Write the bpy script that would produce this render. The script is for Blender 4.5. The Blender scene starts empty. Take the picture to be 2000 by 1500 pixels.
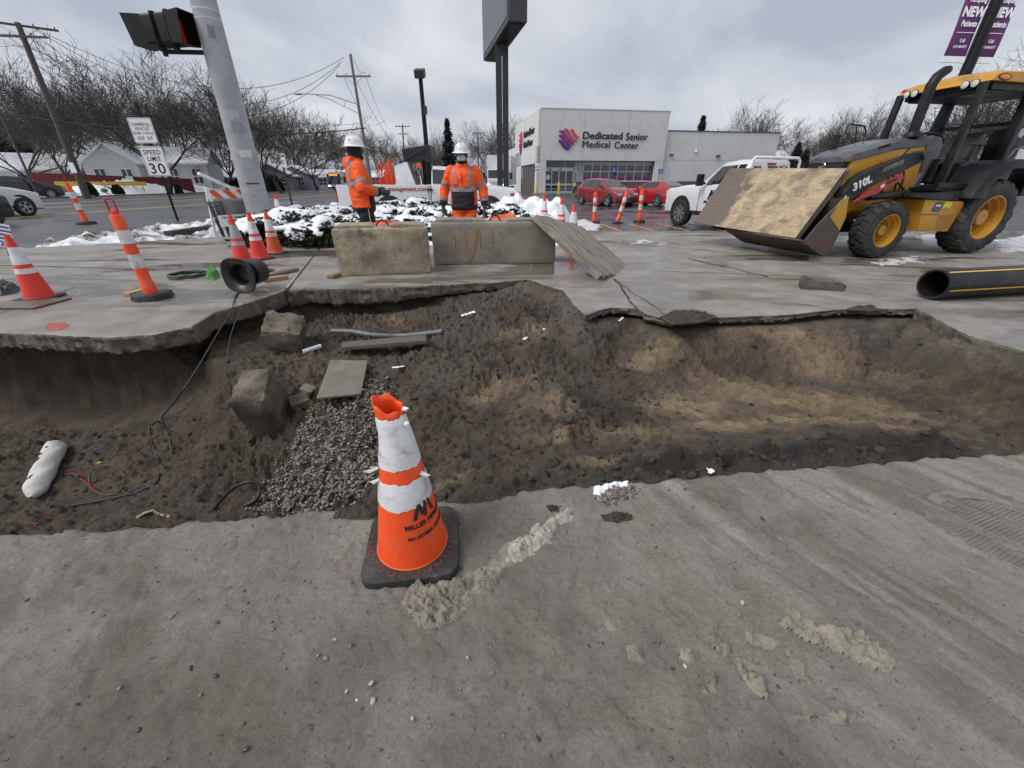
import bpy, bmesh, math, random
import numpy as np
from mathutils import Vector, Matrix, noise as mnoise
R = math.radians
SC = bpy.context.scene
COL = SC.collection
random.seed(7); np.random.seed(7)

# ------------------------------------------------------------------ camera
CAM_H, PITCH, FPX = 1.25, R(27.0), 775.0          # eye height, look down, focal length in photo pixels (2000 wide)
cd = bpy.data.cameras.new('camera'); cam = bpy.data.objects.new('camera', cd); COL.objects.link(cam)
cam.location = (0, 0, CAM_H); cam.rotation_euler = (R(90) - PITCH, 0, 0)
cd.sensor_width = 36; cd.lens = 36 * FPX / 2000; cd.clip_start = .05; cd.clip_end = 4000
SC.camera = cam
# ------------------------------------------------------------------ sky
SUN_EL, SUN_AZ = R(50), R(246)
w = bpy.data.worlds.new('World'); SC.world = w; w.use_nodes = True
nt = w.node_tree; nt.nodes.clear()
N = nt.nodes.new; L = nt.links.new
out = N('ShaderNodeOutputWorld'); bg = N('ShaderNodeBackground'); bg.inputs[1].default_value = .1
sky = N('ShaderNodeTexSky'); sky.sky_type = 'NISHITA'; sky.sun_disc = False
sky.sun_elevation = SUN_EL; sky.sun_rotation = SUN_AZ; sky.air_density = 1.4; sky.dust_density = 3
tc = N('ShaderNodeTexCoord'); sep = N('ShaderNodeSeparateXYZ'); L(tc.outputs['Generated'], sep.inputs[0])
mx = N('ShaderNodeMath'); mx.operation = 'MAXIMUM'; L(sep.outputs[2], mx.inputs[0]); mx.inputs[1].default_value = 0
ad = N('ShaderNodeMath'); ad.operation = 'ADD'; L(mx.outputs[0], ad.inputs[0]); ad.inputs[1].default_value = .32
cmb = N('ShaderNodeCombineXYZ')
for k in (0, 1):
    dv = N('ShaderNodeMath'); dv.operation = 'DIVIDE'; L(sep.outputs[k], dv.inputs[0]); L(ad.outputs[0], dv.inputs[1]); L(dv.outputs[0], cmb.inputs[k])
nz = N('ShaderNodeTexNoise'); nz.inputs['Scale'].default_value = 1.1; nz.inputs['Detail'].default_value = 7; nz.inputs['Roughness'].default_value = .52
nz.inputs['Distortion'].default_value = .35
L(cmb.outputs[0], nz.inputs['Vector'])
cr = N('ShaderNodeValToRGB'); cr.color_ramp.elements[0].position = .36; cr.color_ramp.elements[1].position = .66
cr.color_ramp.elements[0].color = (2.7, 2.95, 3.5, 1); cr.color_ramp.elements[1].color = (5.0, 5.1, 5.4, 1)
L(nz.outputs[0], cr.inputs[0])
mixs = N('ShaderNodeMix'); mixs.data_type = 'RGBA'; mixs.inputs[0].default_value = .94
L(sky.outputs[0], mixs.inputs[6]); L(cr.outputs[0], mixs.inputs[7]); L(mixs.outputs[2], bg.inputs[0]); L(bg.outputs[0], out.inputs[0])
# ------------------------------------------------------------------ sun behind the cloud, exposure
sd = bpy.data.lights.new('sun', 'SUN'); sd.energy = 1.5; sd.angle = R(32); sd.color = (1, .97, .93)
sun = bpy.data.objects.new('sun', sd); COL.objects.link(sun)
sun.rotation_euler = (R(90) - SUN_EL, 0, R(180) - SUN_AZ)
SC.view_settings.view_transform = 'Standard'; SC.view_settings.look = 'None'; SC.view_settings.gamma = 1
SC.view_settings.exposure = 0.72; SC.view_settings.use_curve_mapping = False

# ------------------------------------------------------------------ helpers
CP, SP = math.cos(PITCH), math.sin(PITCH)
def ray(u, v):
    a, b = (u - 1000) / FPX, (750 - v) / FPX
    return a, CP + SP * b, -SP + CP * b
def G(u, v, z=0.0):                      # the ground point at height z seen at photo pixel u, v
    a, dy, dz = ray(u, v); t = (z - CAM_H) / dz
    return Vector((a * t, dy * t, z))
def D(u, v, y):                          # the point at distance y seen at photo pixel u, v
    a, dy, dz = ray(u, v); t = y / dy
    return Vector((a * t, y, CAM_H + dz * t))

def tag(o, label=None, cat=None, group=None, kind=None):
    if label: o['label'] = label
    if cat: o['category'] = cat
    if group: o['group'] = group
    if kind: o['kind'] = kind
    return o
def thing(name, label, cat, loc=(0, 0, 0), rz=0.0, group=None, rot=None):
    o = bpy.data.objects.new(name, None); o.empty_display_size = .2; COL.objects.link(o)
    o.location = loc; o.rotation_euler = rot if rot else (0, 0, rz)
    return tag(o, label, cat, group)
def copy_thing(root, loc, rz=0.0, label=None, group=None, scale=None, rot=None):
    r = root.copy(); COL.objects.link(r); r.location = loc; r.rotation_euler = rot if rot else (0, 0, rz)
    if scale: r.scale = scale if hasattr(scale, '__len__') else (scale,) * 3
    if label: r['label'] = label
    if group: r['group'] = group
    for ch in list(root.children):
        c = ch.copy(); COL.objects.link(c); c.parent = r
        for g in list(ch.children):
            d = g.copy(); COL.objects.link(d); d.parent = c
    return r
def link(name, me, m=None, parent=None):
    o = bpy.data.objects.new(name, me); COL.objects.link(o)
    if m is not None:
        for k in (m if isinstance(m, (list, tuple)) else [m]): me.materials.append(k)
    if parent is not None: o.parent = parent
    return o

class MB:
    def __init__(s): s.v = []; s.f = []
    def add(s, vs, fs, M=None):
        n = len(s.v)
        if M is not None: vs = [M @ Vector(p) for p in vs]
        s.v += [tuple(p) for p in vs]; s.f += [tuple(i + n for i in f) for f in fs]; return s
    def box(s, c, d, rot=None):
        x, y, z = d[0] / 2, d[1] / 2, d[2] / 2
        vs = [Vector((i * x, j * y, k * z)) for i in (-1, 1) for j in (-1, 1) for k in (-1, 1)]
        if rot is not None:
            M = rot if isinstance(rot, Matrix) else Matrix.Rotation(rot, 3, 'Z'); vs = [M @ p for p in vs]
        vs = [p + Vector(c) for p in vs]
        return s.add(vs, [(0, 1, 3, 2), (4, 6, 7, 5), (0, 4, 5, 1), (2, 3, 7, 6), (0, 2, 6, 4), (1, 5, 7, 3)])
    def bar(s, a, b, wd, ht, up=(0, 0, 1)):
        a, b = Vector(a), Vector(b); d = (b - a); l = d.length; d.normalize(); u = Vector(up)
        if abs(d.dot(u)) > .99: u = Vector((1, 0, 0))
        sx = d.cross(u).normalized(); sz = sx.cross(d)
        M = Matrix((d, sx, sz)).transposed()
        return s.box((a + b) / 2, (l, wd, ht), M)
    def prism(s, pts, a, b, axis='y', taper=1.0):
        n = len(pts); cx = sum(p[0] for p in pts) / n; cy = sum(p[1] for p in pts) / n
        def mp(p, t, k):
            q = (cx + (p[0] - cx) * k, cy + (p[1] - cy) * k)
            return {'y': (q[0], t, q[1]), 'x': (t, q[0], q[1]), 'z': (q[0], q[1], t)}[axis]
        vs = [mp(p, a, 1) for p in pts] + [mp(p, b, taper) for p in pts]
        fs = [tuple(range(n)), tuple(range(2 * n - 1, n - 1, -1))] + [(i, i + n, (i + 1) % n + n, (i + 1) % n) for i in range(n)]
        return s.add(vs, fs)
    def tube(s, path, r, n=8, caps=True):
        path = [Vector(p) for p in path]; m = len(path)
        rs = list(r) if hasattr(r, '__len__') else [r] * m
        vs = []; ref = None
        for i, p in enumerate(path):
            d = (path[min(i + 1, m - 1)] - path[max(i - 1, 0)])
            if d.length < 1e-9: d = Vector((0, 0, 1))
            d.normalize()
            if ref is None:
                ref = Vector((0, 0, 1)) if abs(d.z) < .9 else Vector((1, 0, 0))
            x = (ref - d * ref.dot(d))
            if x.length < 1e-6: x = d.orthogonal()
            x.normalize(); y = d.cross(x); ref = x
            ra, rb = rs[i] if hasattr(rs[i], '__len__') else (rs[i], rs[i])
            for k in range(n):
                a = 2 * math.pi * k / n; vs.append(p + x * math.cos(a) * ra + y * math.sin(a) * rb)
        fs = [(i * n + k, i * n + (k + 1) % n, (i + 1) * n + (k + 1) % n, (i + 1) * n + k) for i in range(m - 1) for k in range(n)]
        if caps: fs += [tuple(range(n - 1, -1, -1)), tuple((m - 1) * n + k for k in range(n))]
        return s.add(vs, fs)
    def lathe(s, prof, n=24, M=None, close=False):
        vs = []; m = len(prof)
        for (r, z) in prof:
            for k in range(n):
                a = 2 * math.pi * k / n; vs.append((r * math.cos(a), r * math.sin(a), z))
        rng = m if close else m - 1
        fs = [(i * n + k, i * n + (k + 1) % n, ((i + 1) % m) * n + (k + 1) % n, ((i + 1) % m) * n + k) for i in range(rng) for k in range(n)]
        return s.add(vs, fs, M)
    def loft(s, secs, caps=True):
        n = len(secs[0]); vs = [p for q in secs for p in q]; m = len(secs)
        fs = [(i * n + k, i * n + (k + 1) % n, (i + 1) * n + (k + 1) % n, (i + 1) * n + k) for i in range(m - 1) for k in range(n)]
        if caps: fs += [tuple(range(n - 1, -1, -1)), tuple((m - 1) * n + k for k in range(n))]
        return s.add(vs, fs)
    def ell(s, c, r, n=12, m=8, M=None):
        vs = [(c[0], c[1], c[2] - r[2])]
        for i in range(1, m):
            a = -math.pi / 2 + math.pi * i / m
            for k in range(n):
                b = 2 * math.pi * k / n
                vs.append((c[0] + r[0] * math.cos(a) * math.cos(b), c[1] + r[1] * math.cos(a) * math.sin(b), c[2] + r[2] * math.sin(a)))
        vs.append((c[0], c[1], c[2] + r[2]))
        fs = [(0, 1 + (k + 1) % n, 1 + k) for k in range(n)]
        fs += [(1 + i * n + k, 1 + i * n + (k + 1) % n, 1 + (i + 1) * n + (k + 1) % n, 1 + (i + 1) * n + k) for i in range(m - 2) for k in range(n)]
        t = len(vs) - 1; fs += [(1 + (m - 2) * n + k, 1 + (m - 2) * n + (k + 1) % n, t) for k in range(n)]
        return s.add(vs, fs, M)
    def mesh(s, name):
        me = bpy.data.meshes.new(name); me.from_pydata(s.v, [], s.f); me.update()
        return me
    def build(s, name, m, parent=None, ang=None, bev=None, fix=True):
        me = s.mesh(name)
        if fix and len(s.f) < 60000:
            b = bmesh.new(); b.from_mesh(me); bmesh.ops.recalc_face_normals(b, faces=b.faces)
            if bev:
                es = [e for e in b.edges if len(e.link_faces) == 2 and e.calc_face_angle(0) > .5]
                bmesh.ops.bevel(b, geom=es, offset=bev, segments=2, profile=.6, affect='EDGES', clamp_overlap=True)
            b.to_mesh(me); b.free()
        if ang is not None:
            me.shade_smooth(); me.set_sharp_from_angle(angle=R(ang))
        return link(name, me, m, parent)

def np_mesh(name, V, F, m, parent=None, smooth=False, attrs=None):
    me = bpy.data.meshes.new(name); V = np.asarray(V, np.float32); F = np.asarray(F, np.int32); k = F.shape[1]
    me.vertices.add(len(V)); me.vertices.foreach_set('co', V.ravel())
    me.loops.add(F.size); me.loops.foreach_set('vertex_index', F.ravel())
    me.polygons.add(len(F)); me.polygons.foreach_set('loop_start', np.arange(0, F.size, k, dtype=np.int32))
    me.polygons.foreach_set('loop_total', np.full(len(F), k, np.int32)); me.update(calc_edges=True)
    if attrs:
        for an, av in attrs.items():
            a = me.attributes.new(an, 'FLOAT', 'POINT'); a.data.foreach_set('value', np.asarray(av, np.float32))
    if smooth: me.shade_smooth()
    return link(name, me, m, parent)
def grid_faces(ni, nj, keep=None):
    i, j = np.meshgrid(np.arange(ni - 1), np.arange(nj - 1), indexing='ij')
    a = (i * nj + j).ravel(); F = np.stack([a, a + nj, a + nj + 1, a + 1], 1)
    if keep is not None:
        kv = keep.ravel(); F = F[kv[F].all(1)]
    return F
# vectorised value noise
def vn(x, y, seed=0):
    xi = np.floor(x).astype(np.int64); yi = np.floor(y).astype(np.int64); fx = x - xi; fy = y - yi
    fx = fx * fx * (3 - 2 * fx); fy = fy * fy * (3 - 2 * fy)
    def h(a, b):
        n = (a * 374761393 + b * 668265263 + seed * 1442695041) & 0xffffffff
        n = ((n ^ (n >> 13)) * 1274126177) & 0xffffffff
        return ((n ^ (n >> 16)) & 0xffff) / 65535.0
    return (h(xi, yi) * (1 - fx) + h(xi + 1, yi) * fx) * (1 - fy) + (h(xi, yi + 1) * (1 - fx) + h(xi + 1, yi + 1) * fx) * fy
def fbm(x, y, sc, octv=4, seed=0, gain=.5):
    s = 0; a = 1; t = 0
    for o in range(octv):
        s = s + a * (vn(x * sc + 17.3 * o, y * sc - 9.1 * o, seed + o) - .5); t += a; a *= gain; sc *= 2.03
    return s / t * 2            # about -1..1
def sm(a, b, x):
    t = np.clip((x - a) / (b - a), 0, 1); return t * t * (3 - 2 * t)
def seg_dist(px, py, pts, closed=False):
    d = np.full(px.shape, 1e9); P = list(pts) + ([pts[0]] if closed else [])
    for (ax, ay), (bx, by) in zip(P[:-1], P[1:]):
        vx, vy = bx - ax, by - ay; L2 = vx * vx + vy * vy + 1e-12
        t = np.clip(((px - ax) * vx + (py - ay) * vy) / L2, 0, 1)
        d = np.minimum(d, np.hypot(px - ax - t * vx, py - ay - t * vy))
    return d
def inside(px, py, pts):
    r = np.zeros(px.shape, bool); n = len(pts)
    for i in range(n):
        (ax, ay), (bx, by) = pts[i], pts[(i + 1) % n]
        if ay == by: continue
        c = ((ay > py) != (by > py)) & (px < (bx - ax) * (py - ay) / (by - ay) + ax); r ^= c
    return r
def resample(pts, step):
    out = []
    for (a, b) in zip(pts[:-1], pts[1:]):
        a, b = np.array(a, float), np.array(b, float); n = max(1, int(np.linalg.norm(b - a) / step))
        for k in range(n): out.append(a + (b - a) * k / n)
    out.append(np.array(pts[-1], float)); return np.array(out)

# ------------------------------------------------------------------ materials
MATS = {}
def mat(name, col, rough=.6, var=.25, scale=6.0, dirt=None, dscale=3.0, damt=.5, bump=0.0, bscale=40.0, metal=0.0,
        rvar=0.0, coat=0.0, stretch=None, spec=.5, dcut=.5, fine=0.0, rand=True):
    if name in MATS: return MATS[name]
    m = bpy.data.materials.new(name); MATS[name] = m; m.use_nodes = True; nt = m.node_tree; N = nt.nodes.new; L = nt.links.new
    b = nt.nodes['Principled BSDF']; tc = N('ShaderNodeTexCoord'); mp = N('ShaderNodeMapping'); src = tc.outputs['Object']
    if rand:
        oi = N('ShaderNodeObjectInfo'); ml = N('ShaderNodeMath'); ml.operation = 'MULTIPLY'; ml.inputs[1].default_value = 37
        L(oi.outputs['Random'], ml.inputs[0]); va = N('ShaderNodeVectorMath'); va.operation = 'ADD'
        L(src, va.inputs[0]); L(ml.outputs[0], va.inputs[1]); src = va.outputs[0]
    L(src, mp.inputs[0])
    if stretch: mp.inputs['Scale'].default_value = stretch
    vec = mp.outputs[0]
    def nzt(s, d=6, rg=.6, dist=0):
        n = N('ShaderNodeTexNoise'); n.inputs['Scale'].default_value = s; n.inputs['Detail'].default_value = d
        n.inputs['Roughness'].default_value = rg; n.inputs['Distortion'].default_value = dist; L(vec, n.inputs['Vector']); return n.outputs[0]
    n1 = nzt(scale)
    r = N('ShaderNodeValToRGB'); e = r.color_ramp.elements; e[0].position = .3; e[1].position = .7
    e[0].color = (*[c * (1 - var) for c in col], 1); e[1].color = (*[min(1, c * (1 + var)) for c in col], 1); L(n1, r.inputs[0])
    cur = r.outputs[0]
    if fine:
        nf = nzt(scale * 14, 3, .7); mm = N('ShaderNodeMix'); mm.data_type = 'RGBA'; mm.blend_type = 'OVERLAY'; mm.inputs[0].default_value = fine
        L(cur, mm.inputs[6]); L(nf, mm.inputs[7]); cur = mm.outputs[2]
    dm = None
    if dirt:
        n2 = nzt(dscale, 9, .68, .4); r2 = N('ShaderNodeValToRGB'); r2.color_ramp.elements[0].position = dcut; r2.color_ramp.elements[1].position = dcut + .16
        r2.color_ramp.elements[1].color = (damt,) * 3 + (1,); r2.color_ramp.elements[0].color = (0, 0, 0, 1); L(n2, r2.inputs[0])
        mm = N('ShaderNodeMix'); mm.data_type = 'RGBA'; L(r2.outputs[0], mm.inputs[0]); L(cur, mm.inputs[6]); mm.inputs[7].default_value = (*dirt, 1)
        cur = mm.outputs[2]; dm = r2.outputs[0]
    L(cur, b.inputs['Base Color']); b.inputs['Metallic'].default_value = metal; b.inputs['Roughness'].default_value = rough
    b.inputs['Specular IOR Level'].default_value = spec
    if coat: b.inputs['Coat Weight'].default_value = coat; b.inputs['Coat Roughness'].default_value = .08
    if rvar:
        n3 = nzt(scale * .6, 5, .6); mr = N('ShaderNodeMapRange'); mr.inputs[1].default_value = .35; mr.inputs[2].default_value = .65
        mr.inputs[3].default_value = max(.04, rough - rvar); mr.inputs[4].default_value = min(1, rough + rvar); L(n3, mr.inputs[0]); L(mr.outputs[0], b.inputs['Roughness'])
    if bump:
        bp = N('ShaderNodeBump'); bp.inputs['Strength'].default_value = min(1, bump); bp.inputs['Distance'].default_value = .02 * max(1, bump)
        L(nzt(bscale, 8, .65), bp.inputs['Height']); L(bp.outputs[0], b.inputs['Normal'])
    m.diffuse_color = (*col, 1)
    return m
def glass(name='dark_glass', col=(.012, .015, .018), rough=.04):
    return mat(name, col, rough, var=.1, spec=.8, coat=.3)

def text_mesh(s, size, ext=.002, bold=0.0, align='CENTER', shear=0.0, spacing=1.0):
    cu = bpy.data.curves.new('lettering', 'FONT'); cu.body = s; cu.size = size; cu.extrude = ext; cu.offset = bold
    cu.align_x = align; cu.align_y = 'CENTER'; cu.shear = shear; cu.space_character = spacing; cu.resolution_u = 3
    o = bpy.data.objects.new('lettering', cu); COL.objects.link(o)
    dg = bpy.context.evaluated_depsgraph_get(); me = bpy.data.meshes.new_from_object(o.evaluated_get(dg))
    bpy.data.objects.remove(o); bpy.data.curves.remove(cu); me.name = 'lettering'; me.materials.clear()
    return me
def text(s, size, m, parent, loc, M3, ext=.002, bold=0.0, align='CENTER', shear=0.0, name='lettering', sx=1.0, spacing=1.0):
    me = text_mesh(s, size, ext, bold, align, shear, spacing)
    M = Matrix.Translation(Vector(loc)) @ M3.to_4x4() @ Matrix.Diagonal((sx, 1, 1, 1))
    me.transform(M); return link(name, me, m, parent)
def axes(x, y):                          # text frame: reading direction x, up y
    x = Vector(x).normalized(); y = Vector(y); y = (y - x * y.dot(x)).normalized(); z = x.cross(y)
    return Matrix((x, y, z)).transposed()
FRONT = axes((1, 0, 0), (0, 0, 1))       # faces -Y, towards the camera

def fuse(mb, voxel, it=4):               # one continuous skin over overlapping closed shapes
    me = mb.mesh('fused'); o = link('fused', me)
    b = bmesh.new(); b.from_mesh(me); bmesh.ops.recalc_face_normals(b, faces=b.faces); b.to_mesh(me); b.free()
    md = o.modifiers.new('r', 'REMESH'); md.mode = 'VOXEL'; md.voxel_size = voxel
    ms = o.modifiers.new('s', 'SMOOTH'); ms.iterations = it; ms.factor = .5
    dg = bpy.context.evaluated_depsgraph_get(); r = bpy.data.meshes.new_from_object(o.evaluated_get(dg))
    bpy.data.objects.remove(o); bpy.data.meshes.remove(me); r.materials.clear(); r.shade_smooth(); return r
def split_mesh(me, cls, names, parent):  # sort a mesh's faces into several parts; names = {key: (name, material, outward shift)}
    nv = len(me.vertices); co = np.empty(nv * 3, np.float32); me.vertices.foreach_get('co', co); co = co.reshape(-1, 3)
    no = np.array([v.normal for v in me.vertices], np.float32); groups = {}
    for p in me.polygons: groups.setdefault(cls(p.center, p.normal), []).append(tuple(p.vertices))
    outp = {}
    for key, fs in groups.items():
        nm, m, sh = names[key]; used = sorted({i for f in fs for i in f}); mp = {i: k for k, i in enumerate(used)}
        m2 = bpy.data.meshes.new(nm); m2.from_pydata([tuple(co[i] + no[i] * sh) for i in used], [], [tuple(mp[i] for i in f) for f in fs])
        m2.update(); m2.shade_smooth(); outp[key] = link(nm, m2, m, parent)
    return outp
# ================================================================== THE GROUND
asphalt = mat('asphalt', (.07, .072, .076), .4, .2, .5, dirt=(.105, .106, .108), dscale=.25, damt=.6, bump=.04, bscale=30, rvar=.2, rand=False)
lot_asphalt = mat('wet_asphalt', (.045, .046, .05), .25, .3, .9, dirt=(.11, .108, .105), dscale=.5, damt=.7, bump=.05, bscale=30, rvar=.22, rand=False)
def slab_material():
    m = bpy.data.materials.new('wet_concrete'); MATS['wet_concrete'] = m; m.use_nodes = True; nt = m.node_tree; N = nt.nodes.new; L = nt.links.new; b = nt.nodes['Principled BSDF']; tc = N('ShaderNodeTexCoord')
    def nzt(s, d=8, rg=.62, sc=None, dist=0):
        n = N('ShaderNodeTexNoise'); n.inputs['Scale'].default_value = s; n.inputs['Detail'].default_value = d; n.inputs['Roughness'].default_value = rg; n.inputs['Distortion'].default_value = dist; mp = N('ShaderNodeMapping')
        if sc: mp.inputs['Scale'].default_value = sc
        L(tc.outputs['Object'], mp.inputs[0]); L(mp.outputs[0], n.inputs['Vector']); return n.outputs[0]
    def ramp(i, a, b_, ca, cb):
        r = N('ShaderNodeValToRGB'); r.color_ramp.elements[0].position = a; r.color_ramp.elements[1].position = b_; r.color_ramp.elements[0].color = (*ca, 1); r.color_ramp.elements[1].color = (*cb, 1); L(i, r.inputs[0]); return r.outputs[0]
    def mix(f, a, c, bl='MIX'):
        k = N('ShaderNodeMix'); k.data_type = 'RGBA'; k.blend_type = bl
        if isinstance(f, float): k.inputs[0].default_value = f
        else: L(f, k.inputs[0])
        L(a, k.inputs[6]); L(c, k.inputs[7]); return k.outputs[2]
    dry = ramp(nzt(2.3), .32, .68, (.175, .16, .14), (.33, .31, .285)); dry = mix(ramp(nzt(.8, 7, .6, None, .5), .5, .62, (0, 0, 0), (.8, .8, .8)), dry, ramp(nzt(4), .3, .7, (.15, .125, .098), (.24, .205, .165))); dry = mix(.6, dry, nzt(70, 6, .75), 'OVERLAY')
    dry = mix(ramp(nzt(22, 4, .6), .63, .68, (0, 0, 0), (.8, .8, .8)), dry, ramp(nzt(2), .3, .7, (.045, .04, .034), (.07, .06, .05)))
    wet = ramp(nzt(.75, 6, .55, (.45, 1.6, 1), .7), .5, .58, (0, 0, 0), (1, 1, 1)); L(mix(wet, dry, ramp(nzt(3), .3, .7, (.095, .082, .066), (.165, .146, .12))), b.inputs['Base Color'])
    mr = N('ShaderNodeMapRange'); mr.inputs[3].default_value = .5; mr.inputs[4].default_value = .06; L(wet, mr.inputs[0]); L(mr.outputs[0], b.inputs['Roughness'])
    iv = N('ShaderNodeMapRange'); iv.inputs[3].default_value = .9; iv.inputs[4].default_value = .06; L(wet, iv.inputs[0]); bp = N('ShaderNodeBump'); bp.inputs['Distance'].default_value = .014; L(iv.outputs[0], bp.inputs['Strength']); L(nzt(42, 9, .75), bp.inputs['Height']); L(bp.outputs[0], b.inputs['Normal']); return m
concrete_wet = slab_material()
concrete_edge = mat('broken_concrete', (.15, .13, .108), .85, .35, 9, dirt=(.07, .056, .043), dscale=5, damt=.85, bump=1.0, bscale=38, rand=False)
snow = mat('snow', (.82, .84, .87), .6, .05, 3, bump=.5, bscale=14, rand=False)
dirty_snow = mat('patchy_snow', (.8, .82, .85), .6, .06, 3, dirt=(.05, .04, .026), dscale=1.8, damt=1.0, dcut=.43, bump=.7, bscale=18, rand=False)
lawn = mat('snowy_lawn', (.72, .74, .77), .7, .1, 1, dirt=(.06, .052, .03), dscale=.35, damt=.9, dcut=.53, bump=.4, bscale=6, rand=False)

GB = MB()
X0, X1, Y0, Y1, E = -11.2, 11.5, -3.0, 8.4, 2500
def quad(mb, x0, x1, y0, y1, z): mb.add([(x0, y0, z), (x1, y0, z), (x1, y1, z), (x0, y1, z)], [(0, 1, 2, 3)])
quad(GB, -E, X0, -E, E, -.2); quad(GB, X1, E, -E, E, -.2); quad(GB, X0, X1, Y1, E, -.2); quad(GB, X0, X1, -E, Y0, -.2)
SB = MB(); quad(SB, X0 - .5, X1 + .5, Y0 - .5, 12, -1.6); tag(SB.build('subsoil', mat('subsoil', (.05, .04, .03), .95), fix=False), kind='structure')
tag(GB.build('ground', lawn, fix=False), kind='structure')
RD = MB(); ys = list(range(-60, 401, 20))
for a, b in zip(ys[:-1], ys[1:]): quad(RD, -42.5, -11.15, a, b, -.12)
road = tag(RD.build('road', asphalt, fix=False), kind='structure')
PK = MB(); quad(PK, -6.0, 60, 15.2, 95, -.12); quad(PK, 2.0, 60, 11.9, 15.2, -.12)
tag(PK.build('parking_lot', lot_asphalt, fix=False), kind='structure')
yel = mat('road_paint_yellow', (.5, .32, .05), .6, .25, 3, dirt=(.1, .09, .08), dscale=2, damt=.8)
whi = mat('road_paint_white', (.55, .56, .57), .6, .2, 3, dirt=(.12, .12, .12), dscale=2, damt=.9)
for nm, mm, x, wd, ya, yb, dash in (('centre_line', yel, -21.3, .34, -20, 300, 0), ('centre_line', yel, -27.5, .34, -20, 300, 0), ('lane_line', whi, -33.0, .3, -20, 300, 0), ('lane_line', whi, -16.3, .2, 30, 200, 9)):
    b = MB(); y = ya
    while y < yb:
        l = 3 if dash else 20; quad(b, x - wd / 2, x + wd / 2, y, y + l, -.116); y += l + dash
    tag(b.build(nm, mm, fix=False), kind='structure')
lb = MB()
for i in range(9):
    a = G(1215 + i * 62, 452 - i * 1.5, -.115); lb.bar((a.x, 13.2, -.115), (a.x - .2, 15.6, -.115), .09, .002)
tag(lb.build('bay_line', yel, fix=False), kind='structure')
# kerbs: lot edge, road edges
kc = mat('kerb_concrete', (.2, .19, .175), .6, .25, 5, dirt=(.07, .06, .05), dscale=3, damt=.7, bump=.5, bscale=30, rvar=.2, rand=False)
kb = MB(); kb.box((16.8, 11.86, -.09), (29.6, .15, .2)); kb.box((1.93, 13.5, -.09), (.15, 3.1, .2))
tag(kb.build('kerb', kc, bev=.02, ang=40), kind='structure')
kb = MB(); kb.box((-42.6, 120, -.1), (.2, 380, .2)); tag(kb.build('kerb', kc), kind='structure')
kb = MB(); kb.box((-11.05, 112, -.12), (.2, 196, .16)); tag(kb.build('kerb', kc), kind='structure')

# ------------------------------------------------------------------ trench outline (photo pixels on the z=0 plane)
FEp = [(0,648),(84,652),(210,657),(300,652),(375,636),(420,609),(480,591),(555,567),(600,563),(747,560),(875,554),(975,549),(1029,544),(1099,566),(1118,592),(1141,614),(1163,605),(1192,598),(1244,601),(1261,613),(1307,622),(1370,618),(1538,613),(1643,601),(1698,601),(1790,601)]
NEp = [(0,1041),(224,1027),(410,1013),(480,1005),(570,995),(700,985),(860,971),(950,961),(1028,952),(1160,941),(1395,924),(1664,901),(1832,888),(2000,880)]
FE = [(-7.5, 3.75), (-6, 3.62)] + [tuple(G(*p)[:2]) for p in FEp]
NE = [(-7.5, .62), (-4, .95)] + [tuple(G(*p)[:2]) for p in NEp] + [(4.6, 1.86)]
RE = [tuple(G(1790, 601)[:2]), (4.38, 3.94), (4.2, 3.43), (4.28, 3.08), (4.5, 2.4), (4.6, 1.86)]
HOLE = FE + RE[1:] + NE[::-1][1:]
def thick_at(x): return np.interp(x, [-7, -3.3, -3.0, -2.2, -1.2, -.6, .7, 1.2, 3, 5], [.17, .17, .2, .23, .17, .12, .09, .09, .085, .08])

# bed heights: photo pixel + depth
BED = [(50,1000,-1.05),(200,950,-1.05),(50,820,-1.03),(250,800,-1.03),(300,950,-1.0),(370,880,-.98),(330,740,-1.0),(-200,900,-1.05),(-400,760,-1.05),(120,900,-1.06),
 (420,1000,-.84),(450,930,-.84),(480,720,-.36),(440,720,-.42),(480,860,-.74),(530,860,-.66),(540,760,-.42),
 (640,800,-.42),(700,770,-.38),(600,880,-.5),(680,900,-.44),(560,960,-.62),(640,985,-.42),(720,950,-.33),(760,850,-.36),(590,740,-.4),
 (600,700,-.38),(700,690,-.37),(800,680,-.34),(640,655,-.4),(760,645,-.39),(840,660,-.3),(620,640,-.42),
 (900,640,-.13),(960,620,-.1),(1040,590,-.09),(1070,600,-.1),(900,720,-.24),(1000,700,-.25),(1080,760,-.2),(1000,755,-.2),(900,850,-.28),(1110,650,-.2),
 (870,940,-.14),(1000,940,-.09),(1100,925,-.1),(830,900,-.3),(980,860,-.27),(1060,860,-.3),(950,800,-.3),(1000,905,-.2),
 (1190,700,-.42),(1180,800,-.44),(1160,870,-.36),(1290,720,-.48),(1300,830,-.42),(1450,730,-.5),(1450,840,-.42),(1600,720,-.52),(1600,820,-.46),(1800,760,-.5),
 (1800,845,-.4),(1950,790,-.48),(1950,860,-.42),(2100,850,-.45),(1700,690,-.5),(1250,660,-.42),(1150,645,-.3),
 (1250,915,-.12),(1380,905,-.1),(1500,892,-.09),(1600,880,-.09),(1700,870,-.1),(1800,870,-.16),(1880,868,-.3)]
bp = np.array([(*G(u, v, z)[:2], z) for u, v, z in BED]); bxy = bp[:, :2]
Dm = np.linalg.norm(bxy[:, None] - bxy[None], axis=2)
nb = len(bp); A = np.zeros((nb + 1, nb + 1)); A[:nb, :nb] = -Dm - np.eye(nb) * .002; A[:nb, nb] = 1; A[nb, :nb] = 1
wts = np.linalg.solve(A, np.append(bp[:, 2], 0))
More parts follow.
